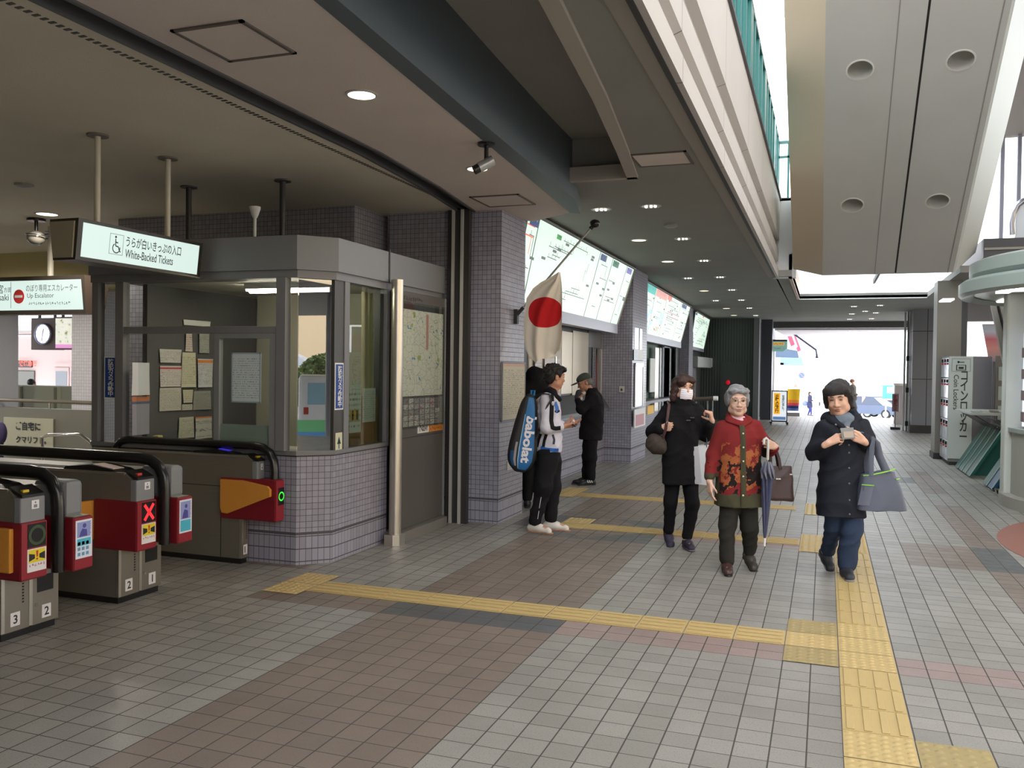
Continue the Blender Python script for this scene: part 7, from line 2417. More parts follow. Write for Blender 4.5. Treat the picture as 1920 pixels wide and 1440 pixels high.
part('inner_shirt', [loft([(1.15, -0.005, -0.015, 0.09, 0.075), (1.235, -0.005, -0.012, 0.070, 0.066), (1.262, -0.005, 0.0, 0.058, 0.056)], 2, 0.02)], 0.006, cloth_material('pink_shirt', (214, 176, 184)), p)
# jacket print
t = NT('red_printed_jacket')
co = t.coords()
x, y, z = t.sep(co)
n1 = t.noise(co, 7.0, 4, 0.6)
n2 = t.noise(co, 15.0, 4, 0.65)
wz = t.math('MULTIPLY_ADD', t.math('SUBTRACT', n1, 0.5), 0.32, z)
red, org, blk, olv = lin((120, 40, 40)), lin((156, 90, 54)), lin((36, 29, 27)), lin((72, 69, 52))
col = red
band1 = t.math('MULTIPLY', t.math('LESS_THAN', wz, 1.02), t.math('GREATER_THAN', wz, 0.70))
inr = t.math('LESS_THAN', t.math('ABSOLUTE', t.math('SUBTRACT', x, 0.0)), 0.15)
front = t.math('MULTIPLY', band1, inr)
col = t.mix(t.math('MULTIPLY', front, t.math('GREATER_THAN', n2, 0.45)), col, org)
blkm = t.math('MULTIPLY', t.math('MULTIPLY', t.math('LESS_THAN', wz, 0.92), t.math('GREATER_THAN', wz, 0.62)), t.math('GREATER_THAN', t.noise(co, 9.0, 3, 0.5), 0.545))
col = t.mix(blkm, col, blk)
rblk = t.math('MULTIPLY', t.math('GREATER_THAN', t.math('MULTIPLY_ADD', t.math('SUBTRACT', n1, 0.5), 0.5, x), 0.135), t.math('MULTIPLY', t.math('LESS_THAN', wz, 1.0), t.math('LESS_THAN', x, 0.23)))
col = t.mix(rblk, col, blk)
hem = t.math('LESS_THAN', t.math('MULTIPLY_ADD', t.math('SUBTRACT', n2, 0.5), 0.08, z), 0.64)
cuff = t.math('MULTIPLY', t.math('LESS_THAN', x, -0.16), t.math('LESS_THAN', z, 0.80))
col = t.mix(t.math('MAXIMUM', hem, cuff), col, olv)
MJK = t.bsdf(col, 0.9, 0, t.bump(t.noise(co, 500, 2), 0.3, 0.003), 0.15)
jk = [loft([(0.535, 0.018, 0.0, 0.200, 0.155), (0.70, 0.018, 0, 0.195, 0.150), (0.90, 0.015, 0, 0.180, 0.140), (1.05, 0.010, -0.005, 0.172, 0.130), (1.15, 0.005, 0, 0.165, 0.115), (1.205, 0, 0.005, 0.13, 0.092), (1.25, -0.005, 0.01, 0.078, 0.075)], 2.3, 0.04),
      cap((-0.125, 0.0, 1.165), (-0.20, 0.01, 0.94), 0.060, 0.058, 0.04), cap((-0.20, 0.01, 0.94), (-0.232, -0.04, 0.775), 0.056, 0.046, 0.03),
      cap((0.13, 0.0, 1.175), (0.258, 0.03, 0.985), 0.060, 0.060, 0.04), cap((0.258, 0.03, 0.985), (0.262, -0.09, 1.02), 0.056, 0.044, 0.03),
      ell((-0.008, -0.02, 1.33), (0.055, 0.07, 0.13), None, 0.01, -1)]
jo = part('jacket', jk, 0.0075, MJK, p, 'red jacket with an orange and black print, olive hem and placket', fold=0.0055, fseed=1)
clr = [cap((-0.02, -0.085, 1.215), (-0.085, -0.055, 1.235), 0.030, 0.028, 0.02, 1, ((0, -0.8, 0.6), 0.35)), cap((-0.085, -0.045, 1.24), (-0.06, 0.05, 1.262), 0.024, 0.024, 0.02),
       cap((0.015, -0.085, 1.205), (0.075, -0.055, 1.235), 0.030, 0.028, 0.02, 1, ((0, -0.8, 0.6), 0.35)), cap((0.075, -0.045, 1.24), (0.05, 0.05, 1.262), 0.024, 0.024, 0.02), cap((-0.06, 0.055, 1.262), (0.05, 0.055, 1.262), 0.024, None, 0.02)]
part('collar', clr, 0.006, cloth_material('jacket_red', (120, 40, 40)), jo)
pk = MB().grid(lambda a, b: (0.006 + 0.010 * (1 - b) + 0.042 * (a - 0.5), -(np.interp(0.54 + 0.655 * b, [0.535, 0.70, 0.90, 1.05, 1.15, 1.205], [0.155, 0.150, 0.140, 0.135, 0.115, 0.09]) + 0.010 - 0.003 * cos(a * 6.28)), 0.54 + 0.655 * b), 6, 30)
plk = grp(jo, 'placket', pk, cloth_material('placket_olive', (70, 67, 50)))
bt = MB()
for z_ in (0.64, 0.79, 0.91, 1.02, 1.13):
    yb = np.interp(z_, [0.535, 0.70, 0.90, 1.05, 1.15, 1.205], [0.155, 0.150, 0.140, 0.135, 0.115, 0.09]) + 0.014
    bt.ell((0.008, -yb, z_), (0.008, 0.005, 0.008), 12, 8)
grp(jo, 'jacket_button', bt, M('button_pale', (206, 200, 176), 0.3, 0.5))
trs = [cap((-0.055, 0.0, 0.60), (-0.080, -0.03, 0.38), 0.088, 0.072, 0.03), cap((-0.080, -0.03, 0.38), (-0.078, -0.03, 0.10), 0.070, 0.058, 0.03),
       cap((0.085, 0.0, 0.60), (0.112, 0.01, 0.36), 0.088, 0.070, 0.03), cap((0.112, 0.01, 0.36), (0.142, 0.12, 0.145), 0.066, 0.055, 0.03)]
part('trousers', trs, 0.0075, cloth_material('trousers_charcoal_olive', (48, 46, 42)), p, fold=0.005, fseed=8)
MBRS = M('shoe_brown', (66, 42, 40), 0.4)
shoe(p, (-0.08, -0.03, 0.085), (-0.15, -1), MBRS, MBLACK, 0.98, low=True)
shoe(p, (0.145, 0.13, 0.13), (0.05, -1), M('shoe_dark_olive', (54, 48, 40), 0.5), MBLACK, 0.98, 0.35, low=True)
part('sock', [cap((-0.08, -0.03, 0.075), (-0.08, -0.03, 0.115), 0.040, 0.040), ], 0.006, cloth_material('sock_cream', (206, 190, 170)), p)


def place(o, x, y):
    o.location = (x, y, o.location.z)


def held(name, label, cat, owner, group=None):
    """a carried thing shares its carrier's frame but stays top-level"""
    return thing(name, label, cat, tuple(owner.location), YAW, group)


um = held('umbrella', 'folded blue umbrella with a pale handle hanging from the grey haired woman', 'umbrella', p)
hx, hy = 0.186, -0.195
obj('handle', MB().tube([(hx - 0.028, hy, 1.055), (hx - 0.028, hy, 1.09), (hx - 0.012, hy, 1.102), (hx + 0.002, hy, 1.09), (hx + 0.004, hy, 1.0), (hx + 0.006, hy + 0.01, 0.93)], 0.0105, 12), M('handle_pale', (196, 196, 190), 0.35), um, local=True)
obj('shaft', MB().cyl((hx + 0.006, hy + 0.01, 0.98), (hx + 0.006, hy + 0.05, 0.25), 0.006, seg=10), MCHROME, um, local=True)
cn = MB()
def ucan(a, b):
    th = 2 * pi * a
    r = np.interp(b, [0, 0.08, 0.3, 0.75, 0.92, 1.0], [0.008, 0.016, 0.024, 0.034, 0.042, 0.020]) * (1 + 0.28 * sin(8 * th + 6 * b) * (0.3 + b))
    return (hx + 0.006 + r * cos(th), hy + 0.05 - 0.04 * b + r * sin(th), 0.30 + 0.60 * b)
obj('canopy', cn.grid(ucan, 48, 40), M('umbrella_blue', (68, 72, 96), 0.5, 0, 0.4, 0.1, 12), um, local=True)
rf = MB()
for k in range(8):
    th = k * pi / 4
    rf.tube([(hx + 0.006 + 0.02 * cos(th), hy + 0.012 + 0.02 * sin(th), 0.91), (hx + 0.008 + 0.045 * cos(th), hy + 0.012 + 0.045 * sin(th), 0.84), (hx + 0.01 + 0.052 * cos(th + 0.3), hy + 0.012 + 0.052 * sin(th + 0.3), 0.78)], [0.010, 0.013, 0.004], 6)
obj('loose_folds', rf, M('umbrella_grey', (104, 104, 116), 0.5), um, local=True)
obj('tip', MB().cyl((hx + 0.006, hy + 0.05, 0.30), (hx + 0.006, hy + 0.053, 0.235), 0.009, seg=10), MWHITE, um, local=True)

bg = held('handbag', 'dark brown handbag hanging from the grey haired woman forearm', 'handbag', p)
MBAG = M('leather_brown', (58, 38, 36), 0.45, 0, 0.4, 0.1, 20)
part('bag_body', [loft([(0.575, 0.33, 0.03, 0.130, 0.060), (0.60, 0.33, 0.03, 0.136, 0.066), (0.78, 0.335, 0.03, 0.124, 0.050), (0.86, 0.335, 0.03, 0.112, 0.030)], 5, 0.02)], 0.007, MBAG, bg, fold=0.004, fseed=4)
for yy in (0.0, 0.055):
    obj('strap', MB().tube([(0.27, yy, 0.83), (0.268, yy, 0.93), (0.272, 0.028 + (yy - 0.028) * 0.5, 1.04), (0.285, 0.028 + (yy - 0.028) * 0.5, 1.062), (0.305, 0.028, 1.045), (0.34, yy, 0.92), (0.355, yy, 0.83)], 0.011, 8, True, (1.3, 0.45)), MBAG, bg, local=True)
obj('clasp', MB().box(0.305, 0.345, -0.037, -0.022, 0.755, 0.765), MCHROME, bg, local=True)
obj('clasp', MB().box(0.425, 0.445, -0.012, 0.0, 0.79, 0.80), MCHROME, bg, local=True)

# ---------------------------------------------------------------- woman with the face mask
p = person('woman in a black coat wearing a white face mask', -1.22, 8.1)
FH = Frame((-0.012, -0.01, 1.470), radians(17), radians(3), radians(4), 0.98)
wl, wr = (-0.222, -0.125, 1.105), (0.232, -0.135, 1.175)
body = head_prims(FH) + [cap((-0.02, 0.02, 1.30), (-0.015, 0.01, 1.42), 0.050, 0.046, 0.03),
    loft([(0.65, -0.02, 0, 0.13, 0.09), (0.9, -0.02, 0, 0.13, 0.09), (1.05, -0.02, 0, 0.12, 0.08), (1.22, -0.02, 0, 0.14, 0.08), (1.32, -0.02, 0.01, 0.07, 0.05)], 2, 0.05),
    cap((-0.16, 0, 1.25), (-0.272, 0.02, 1.05), 0.036, 0.033), cap((-0.272, 0.02, 1.05), wl, 0.032, 0.024),
    cap((0.13, 0, 1.27), (0.20, 0.02, 1.04), 0.036, 0.033), cap((0.20, 0.02, 1.04), wr, 0.032, 0.024),
    cap((-0.09, 0, 0.74), (-0.115, -0.02, 0.42), 0.06, 0.046), cap((-0.115, -0.02, 0.42), (-0.10, 0.10, 0.12), 0.044, 0.033),
    cap((0.06, 0, 0.74), (0.085, -0.07, 0.42), 0.06, 0.046), cap((0.085, -0.07, 0.42), (0.045, -0.03, 0.09), 0.044, 0.033)]
body += foot_prims((-0.10, 0.11, 0.125), (0, -1), 1.0, 0.45) + foot_prims((0.045, -0.03, 0.085), (0.05, -1))
body += hand_prims(wl, (0.85, -0.35, 0.12), (0.15, 0.9, 0.1), (0.0, 0.0, 1), FIST, 0.92, (0.7, 0.3, 0.6))
body += hand_prims(wr, (-0.25, -0.25, 0.95), (-0.75, 0.5, -0.2), (-0.6, -0.7, 0), [(1.0, 1.35, 0.8), (1.1, 1.4, 0.8), (1.2, 1.4, 0.8), (1.3, 1.4, 0.8)], 0.92, (0.4, 0.0, 1.0))
part('body', body, 0.0045, MSKIN, p)
face_parts(FH, p, lips=False)
MHB = hair_mat('hair_dark_brown', (34, 22, 20), (78, 50, 44))
hair = [FH.ell((0, 0.022, 0.040), (0.092, 0.105, 0.092), 0.02), FH.ell((0, 0.045, -0.05), (0.098, 0.080, 0.10), 0.04),
        FH.cap((0.078, -0.015, 0.03), (0.088, -0.015, -0.11), 0.030, 0.030, 0.03), FH.cap((-0.078, -0.015, 0.03), (-0.092, -0.01, -0.11), 0.034, 0.036, 0.03),
        FH.ell((0.045, -0.06, 0.075), (0.055, 0.040, 0.036), 0.02), FH.ell((-0.045, -0.062, 0.062), (0.055, 0.040, 0.05), 0.02),
        FH.ell((0.012, -0.115, -0.045), (0.056, 0.095, 0.105), 0.012, -1), FH.ell((0.02, -0.11, 0.01), (0.05, 0.06, 0.05), 0.012, -1)]
part('hair', hair, 0.005, MHB, p, fold=0.004, fseed=5, ffreq=2.2)
def maskpt(a, b):
    th = (a - 0.5) * 2.3
    w = 0.062 + 0.006 * sin(pi * b)
    zz = -0.098 + 0.088 * b
    dep = 0.064 + 0.050 * cos(th) * (0.72 + 0.28 * sin(pi * (0.25 + 0.62 * b))) + 0.0012 * sin(b * 30)
    return FH.p(w * sin(th) * 1.05, -dep, zz + 0.010 * (cos(th) - 1) * (1 if b < 0.5 else -0.4))
mk = grp(p, 'face_mask', MB().grid(maskpt, 28, 28), cloth_material('mask_white', (226, 220, 226), 0.8, 0.1))
ml = MB()
for s in (-1, 1):
    ml.tube([FH.p(s * 0.060, -0.078, -0.02), FH.p(s * 0.078, -0.03, 0.005), FH.p(s * 0.083, 0.01, 0.012)], 0.0018, 6)
obj('ear_loop', ml, MWHITE, mk, local=True)
MCB = cloth_material('coat_black', (30, 29, 31), 0.95)
jk = [loft([(0.585, -0.022, 0.0, 0.172, 0.140), (0.75, -0.022, 0, 0.170, 0.135), (0.95, -0.022, 0, 0.162, 0.125), (1.10, -0.022, -0.005, 0.168, 0.125), (1.22, -0.02, 0, 0.165, 0.112), (1.29, -0.018, 0.005, 0.12, 0.09), (1.345, -0.016, 0.005, 0.075, 0.075)], 2.3, 0.04),
      cap((-0.155, 0.0, 1.245), (-0.275, 0.02, 1.055), 0.064, 0.062, 0.04), cap((-0.275, 0.02, 1.055), (-0.232, -0.10, 1.098), 0.058, 0.048, 0.03),
      cap((0.125, 0.0, 1.265), (0.202, 0.02, 1.04), 0.064, 0.062, 0.04), cap((0.202, 0.02, 1.04), (0.226, -0.115, 1.145), 0.058, 0.046, 0.03),
      cap((-0.06, -0.05, 1.345), (0.03, -0.05, 1.35), 0.036, 0.036, 0.03), cap((-0.07, 0.03, 1.35), (0.04, 0.03, 1.355), 0.04, 0.04, 0.03)]
co_ = part('coat', jk, 0.0075, MCB, p, fold=0.006, fseed=2)
part('hood', [cap((-0.09, 0.09, 1.29), (0.06, 0.09, 1.30), 0.055, 0.055, 0.03), cap((-0.10, -0.01, 1.31), (-0.06, 0.08, 1.29), 0.035, 0.05, 0.03), cap((0.075, -0.01, 1.32), (0.045, 0.08, 1.30), 0.035, 0.05, 0.03)], 0.007, MCB, co_, fold=0.004, fseed=9)
tg = MB()
for (x_, z_) in ((0.055, 1.20), (0.02, 1.175)):
    tg.tube([(x_ - 0.018, -0.128, z_), (x_ + 0.018, -0.128, z_)], [0.006, 0.006], 8)
obj('coat_toggle', tg, M('toggle_grey', (62, 62, 64), 0.4), co_, local=True)
MTB = cloth_material('trousers_black', (27, 26, 28))
trs = [cap((-0.085, 0.0, 0.72), (-0.112, -0.02, 0.42), 0.080, 0.064, 0.03), cap((-0.112, -0.02, 0.42), (-0.10, 0.085, 0.15), 0.062, 0.052, 0.03),
       cap((0.055, 0.0, 0.72), (0.083, -0.065, 0.42), 0.080, 0.064, 0.03), cap((0.083, -0.065, 0.42), (0.048, -0.03, 0.12), 0.062, 0.054, 0.03)]
part('trousers', trs, 0.0075, MTB, p, fold=0.004, fseed=12)
MPUR = M('shoe_purple', (52, 45, 64), 0.6)
shoe(p, (-0.10, 0.11, 0.13), (0, -1), MPUR, M('sole_purple_grey', (92, 84, 104), 0.6), 0.98, 0.45)
shoe(p, (0.045, -0.03, 0.085), (0.05, -1), MPUR, M('sole_purple_grey', (92, 84, 104), 0.6), 0.98)

b2 = held('shoulder_bag', 'brown quilted shoulder bag under the arm of the masked woman', 'bag', p)
MBB = M('bag_brown_fabric', (62, 52, 46), 0.7, 0, 0.3, 0.3, 40)
part('bag_body', [ell((-0.265, -0.105, 0.955), (0.098, 0.055, 0.080), None, 0.03), ell((-0.25, -0.105, 0.92), (0.085, 0.06, 0.06), None, 0.03), ell((-0.27, -0.1, 1.0), (0.075, 0.04, 0.05), None, 0.03)], 0.006, MBB, b2, fold=0.004, fseed=6, ffreq=2)
obj('strap', MB().tube([(-0.215, -0.12, 0.99), (-0.19, -0.165, 1.10), (-0.172, -0.145, 1.22), (-0.155, -0.115, 1.315), (-0.145, 0.0, 1.345), (-0.16, 0.10, 1.28), (-0.22, 0.08, 1.1), (-0.27, -0.03, 1.0)], 0.011, 8, True, (1.2, 0.5)), M('strap_wine', (72, 38, 40), 0.5), b2, local=True)
obj('buckle', MB().tube([(-0.186, -0.175, 1.155), (-0.176, -0.172, 1.18), (-0.168, -0.17, 1.155), (-0.178, -0.173, 1.13), (-0.186, -0.175, 1.155)], 0.0035, 6), MCHROME, b2, local=True)
sb_ = held('shopping_bag', 'white paper shopping bag hanging from the masked woman left arm', 'bag', p)
MSB = M('paper_bag_white', (214, 216, 220), 0.6)
bgm = MB()
top = [(0.075, -0.10, 0.935), (0.235, -0.07, 0.955), (0.235, 0.03, 0.955), (0.075, 0.01, 0.935)]
bot = [(0.085, -0.11, 0.60), (0.205, -0.09, 0.585), (0.205, 0.02, 0.585), (0.085, 0.0, 0.60)]
bgm.add(top + bot, [(0, 1, 5, 4), (1, 2, 6, 5), (2, 3, 7, 6), (3, 0, 4, 7), (4, 5, 6, 7)])
obj('bag_body', bgm, MSB, sb_, local=True)
obj('side_fold', MB().add([(0.078, -0.112, 0.932), (0.118, -0.108, 0.938), (0.155, -0.108, 0.61), (0.09, -0.115, 0.602)], [(0, 1, 2, 3)]), M('paper_bag_shade', (190, 192, 198), 0.6), sb_, local=True)
obj('handle_cord', MB().tube([(0.20, -0.08, 0.93), (0.20, -0.08, 0.99), (0.205, -0.03, 1.025), (0.21, 0.02, 1.0), (0.21, 0.02, 0.94)], 0.004, 6), MDGREY, sb_, local=True)

# ---------------------------------------------------------------- woman in the long navy coat
p = person('woman in a long navy padded coat and jeans looking down at her hands', 0.16, 7.46)
FH = Frame((-0.065, -0.01, 1.425), radians(-31), radians(16), radians(-6), 1.12)
wl, wr = (-0.205, -0.185, 1.075), (0.062, -0.205, 1.098)
body = head_prims(FH, 1.04) + [cap((-0.04, 0.02, 1.22), (-0.05, 0.01, 1.34), 0.052, 0.048, 0.03),
    loft([(0.55, -0.02, 0, 0.13, 0.09), (0.9, -0.02, 0, 0.13, 0.09), (1.05, -0.02, 0, 0.13, 0.085), (1.18, -0.02, 0, 0.14, 0.08), (1.28, -0.03, 0.01, 0.07, 0.05)], 2, 0.05),
    cap((-0.17, 0, 1.18), (-0.235, 0.03, 0.985), 0.04, 0.036), cap((-0.235, 0.03, 0.985), wl, 0.034, 0.025),
    cap((0.125, 0, 1.20), (0.205, 0.03, 1.02), 0.04, 0.036), cap((0.205, 0.03, 1.02), wr, 0.034, 0.025),
    cap((-0.07, 0, 0.62), (-0.055, 0.06, 0.38), 0.06, 0.048), cap((-0.055, 0.06, 0.38), (-0.035, 0.27, 0.14), 0.045, 0.034),
    cap((0.05, 0, 0.62), (0.045, -0.05, 0.38), 0.06, 0.048), cap((0.045, -0.05, 0.38), (0.015, -0.02, 0.09), 0.045, 0.034)]
body += foot_prims((-0.035, 0.28, 0.14), (0, -1), 1.0, 0.5) + foot_prims((0.015, -0.02, 0.09), (-0.18, -1))
body += hand_prims(wl, (0.66, -0.35, 0.48), (0.25, 0.55, -0.5), (0.1, -0.3, 0.8), [(0.7, 1.0, 0.5), (0.9, 1.1, 0.6), (1.0, 1.2, 0.6), (1.1, 1.2, 0.6)], 1.0, (0.85, 0.35, 0.35))
body += hand_prims(wr, (-0.85, -0.25, 0.45), (-0.2, 0.75, 0.15), (0.1, -0.2, 0.9), [(0.25, 0.35, 0.2), (0.35, 0.5, 0.3), (0.45, 0.6, 0.3), (0.55, 0.7, 0.4)], 1.0, (0.85, 0.35, 0.25))
part('body', body, 0.0045, MSKIN, p)
face_parts(FH, p, closed=True)
MHK = hair_mat('hair_black', (24, 22, 22), (58, 54, 54))
hair = [FH.ell((0, 0.025, 0.042), (0.090, 0.104, 0.090), 0.02), FH.ell((0, 0.050, -0.03), (0.086, 0.072, 0.085), 0.04),
        FH.cap((0.080, 0.0, 0.04), (0.080, 0.0, -0.065), 0.026, 0.022, 0.03), FH.cap((-0.080, 0.0, 0.04), (-0.080, 0.0, -0.055), 0.026, 0.022, 0.03),
        FH.ell((0.035, -0.052, 0.070), (0.056, 0.038, 0.046), 0.03), FH.ell((-0.035, -0.052, 0.070), (0.056, 0.038, 0.046), 0.03),
        FH.ell((0, -0.110, -0.040), (0.064, 0.075, 0.086), 0.010, -1)]
part('hair', hair, 0.005, MHK, p, fold=0.004, fseed=7, ffreq=2.4)
MCN = cloth_material('coat_navy_black', (36, 38, 46), 0.7, 0.25)
jk = [loft([(0.485, -0.022, 0.0, 0.192, 0.150), (0.62, -0.022, 0, 0.190, 0.148), (0.85, -0.022, 0, 0.178, 0.138), (1.0, -0.022, -0.005, 0.172, 0.135), (1.12, -0.022, -0.005, 0.182, 0.128), (1.20, -0.022, 0, 0.165, 0.112), (1.265, -0.03, 0.005, 0.11, 0.088), (1.30, -0.035, 0.01, 0.08, 0.075)], 2.3, 0.04),
      cap((-0.165, 0.0, 1.175), (-0.240, 0.03, 0.99), 0.070, 0.068, 0.04), cap((-0.240, 0.03, 0.99), (-0.218, -0.13, 1.055), 0.066, 0.050, 0.03),
      cap((0.12, 0.0, 1.195), (0.208, 0.03, 1.025), 0.072, 0.070, 0.04), cap((0.208, 0.03, 1.025), (0.098, -0.165, 1.085), 0.066, 0.052, 0.03),
      ell((-0.045, -0.07, 1.315), (0.05, 0.07, 0.075), None, 0.02, -1)]
co_ = part('coat', jk, 0.0075, MCN, p, 'long navy padded coat with a hood', fold=0.0065, fseed=4)
part('hood', [cap((-0.12, 0.07, 1.255), (0.06, 0.08, 1.275), 0.060, 0.065, 0.03), cap((-0.125, -0.04, 1.245), (-0.11, 0.06, 1.26), 0.038, 0.05, 0.03), cap((0.075, -0.02, 1.26), (0.07, 0.07, 1.275), 0.045, 0.055, 0.03), cap((-0.12, -0.05, 1.245), (-0.07, -0.105, 1.20), 0.030, 0.026, 0.03), cap((0.06, -0.04, 1.26), (0.01, -0.105, 1.195), 0.030, 0.026, 0.03)], 0.007, MCN, co_, fold=0.004, fseed=11)
bt = MB()
for z_ in (0.52, 0.63, 0.76, 0.88, 1.0, 1.06):
    bt.ell((-0.022 + 0.02 * (0.9 - z_), -np.interp(z_, [0.485, 0.62, 0.85, 1.0, 1.12], [0.150, 0.148, 0.138, 0.14, 0.133]) - 0.006, z_), (0.008, 0.004, 0.008), 10, 6)
bt.ell((-0.118, -0.105, 1.215), (0.010, 0.006, 0.010), 10, 6).ell((-0.085, -0.128, 1.18), (0.010, 0.006, 0.010), 10, 6)
obj('snap_button', bt, M('snap_grey', (112, 112, 116), 0.3, 0.6), co_, local=True)
obj('chest_logo', marks((0.015, -0.145, 1.155), X1, Z1, 0.075, 0.012, 9), M('logo_pale_blue', (150, 170, 184), 0.6), co_, local=True)
part('scarf', [cap((-0.075, -0.045, 1.255), (0.0, -0.05, 1.265), 0.040, 0.042, 0.02), cap((-0.085, 0.01, 1.27), (-0.07, -0.05, 1.25), 0.036, 0.036, 0.02), cap((-0.03, -0.095, 1.175), (-0.03, -0.075, 1.25), 0.030, 0.045, 0.03), cap((0.01, 0.01, 1.28), (-0.0, -0.05, 1.265), 0.036, 0.04, 0.02)], 0.006, cloth_material('scarf_grey_blue', (112, 122, 132)), p, fold=0.004, fseed=3, ffreq=2)
MJ = M('denim_blue', (48, 60, 82), 0.85, 0, 0.2, 0.2, 14, 0.3, 600)
trs = [cap((-0.065, 0.0, 0.60), (-0.052, 0.06, 0.38), 0.085, 0.070, 0.03), cap((-0.052, 0.06, 0.38), (-0.035, 0.25, 0.16), 0.066, 0.060, 0.03),
       cap((0.05, -0.02, 0.60), (0.045, -0.055, 0.38), 0.098, 0.085, 0.03), cap((0.045, -0.055, 0.38), (0.015, -0.03, 0.10), 0.083, 0.072, 0.03)]
part('jeans', trs, 0.0075, MJ, p, fold=0.0055, fseed=14)
MSN = M('shoe_navy', (36, 38, 46), 0.6)
shoe(p, (0.015, -0.02, 0.09), (-0.18, -1), MSN, M('sole_grey', (120, 118, 118), 0.6), 1.05)
shoe(p, (-0.035, 0.28, 0.145), (0, -1), MSN, M('sole_grey', (120, 118, 118), 0.6), 1.0, 0.5)

wt = held('wallet', 'grey card wallet held up in the hands of the woman in navy', 'wallet', p)
q0 = Vector((-0.125, -0.262, 1.112))
obj('wallet_flap', MB().obox(q0, Vector((0.97, 0.12, 0.06)).normalized(), Vector((-0.10, 0.25, 0.96)).normalized(), Vector((0, -0.96, 0.25)), 0.105, 0.088, 0.008), M('wallet_grey', (128, 128, 126), 0.5), wt, local=True)
obj('ticket_card', MB().obox(q0 + Vector((0.012, -0.009, 0.012)), Vector((0.97, 0.12, 0.06)).normalized(), Vector((-0.10, 0.25, 0.96)).normalized(), Vector((0, -0.96, 0.25)), 0.08, 0.05, 0.002), M('ticket_beige', (166, 150, 134), 0.5), wt, local=True)

tb = held('tote_bag', 'large grey tote bag with lime green piping on a forearm', 'bag', p)
MTT = M('tote_grey_nylon', (86, 90, 104), 0.55, 0, 0.4, 0.06, 8)
part('bag_body', [loft([(0.555, 0.262, -0.03, 0.192, 0.078), (0.60, 0.258, -0.03, 0.186, 0.078), (0.72, 0.245, -0.03, 0.160, 0.070), (0.83, 0.232, -0.03, 0.132, 0.055), (0.865, 0.23, -0.03, 0.126, 0.045)], 3.4, 0.02), half((0.24, -0.03, 0.862), (-0.20, 0, 1))], 0.007, MTT, tb, fold=0.005, fseed=5, ffreq=0.75)
lime = M('piping_lime', (140, 196, 70), 0.5)
obj('piping', MB().tube([(0.105, -0.055, 0.828), (0.15, -0.085, 0.836), (0.23, -0.092, 0.855), (0.30, -0.085, 0.872), (0.35, -0.055, 0.882)], 0.0055, 8), lime, tb, local=True)
pk_ = obj('side_pocket', MB().grid(lambda a, b: (0.093 + 0.075 * a - 0.03 * (1 - b), -0.06 - 0.042 * a - 0.008 * sin(a * 3), 0.60 + 0.155 * b), 8, 8), M('pocket_grey', (98, 102, 116), 0.55), tb, local=True)
obj('pocket_piping', MB().tube([(0.092, -0.062, 0.757), (0.13, -0.09, 0.757), (0.168, -0.108, 0.757)], 0.005, 8), lime, pk_, local=True)
obj('pocket_piping', MB().tube([(0.345, -0.092, 0.805), (0.385, -0.06, 0.808)], 0.005, 8), lime, pk_, local=True)
for yy, x0, x1 in ((-0.088, 0.155, 0.285), (0.03, 0.165, 0.30)):
    obj('strap', MB().tube([(x0, yy, 0.83), (x0 - 0.005, yy, 0.93), (0.155, yy * 0.3 - 0.06, 1.05), (0.165, yy * 0.3 - 0.07, 1.125), (0.20, yy * 0.3 - 0.06, 1.08), (0.24, yy * 0.6, 0.98), (x1, yy, 0.86)], 0.016, 8, True, (1.25, 0.35)), MTT, tb, local=True)

tb.location = Vector(tb.location) + Matrix.Rotation(YAW, 3, 'Z') @ Vector((-0.03, -0.13, 0))
# ---------------------------------------------------------------- youth in the white track jacket
p = person('youth in a white track jacket and black trousers looking at his phone', -2.62, 8.35)
fy = radians(112)
FH = Frame((0.080, 0.02, 1.548), fy, radians(8), 0, 1.0)
wr = (0.165, -0.06, 1.055)
body = head_prims(FH) + [cap((0.055, 0.02, 1.38), (0.075, 0.02, 1.48), 0.054, 0.050, 0.03),
    loft([(0.75, 0.03, 0.02, 0.10, 0.12), (1.0, 0.02, 0.02, 0.10, 0.12), (1.25, 0.02, 0.02, 0.10, 0.15), (1.40, 0.03, 0.02, 0.06, 0.07)], 2, 0.05),
    cap((0.0, -0.13, 1.33), (0.0, -0.20, 1.06), 0.042, 0.036), cap((0.0, -0.20, 1.06), wr, 0.036, 0.027),
    cap((0.04, 0.17, 1.33), (0.09, 0.24, 1.07), 0.042, 0.036), cap((0.09, 0.24, 1.07), (0.20, 0.10, 1.06), 0.036, 0.027),
    cap((0.02, -0.04, 0.80), (-0.02, -0.06, 0.45), 0.07, 0.052), cap((-0.02, -0.06, 0.45), (-0.105, -0.04, 0.10), 0.05, 0.036),
    cap((0.05, 0.08, 0.80), (0.08, 0.10, 0.45), 0.07, 0.052), cap((0.08, 0.10, 0.45), (0.06, 0.09, 0.10), 0.05, 0.036)]
body += foot_prims((-0.105, -0.04, 0.09), (0.85, -0.5)) + foot_prims((0.06, 0.09, 0.09), (1.0, -0.3))
body += hand_prims(wr, (0.90, 0.25, 0.15), (-0.2, 0.5, 0.75), (0.1, 0.8, -0.3), [(0.4, 0.7, 0.4), (0.5, 0.8, 0.5), (0.6, 0.9, 0.5), (0.7, 0.9, 0.5)], 1.0, (0.8, 0.45, 0.6))
body += hand_prims((0.20, 0.10, 1.06), (0.90, -0.2, 0.1), (0.0, -0.6, 0.7), (0.1, -0.4, 0.9), LOOSE, 1.0)
part('body', body, 0.0045, MSKINB, p)
face_parts(FH, p)
MHY = hair_mat('hair_jet_black', (16, 15, 16), (40, 37, 38))
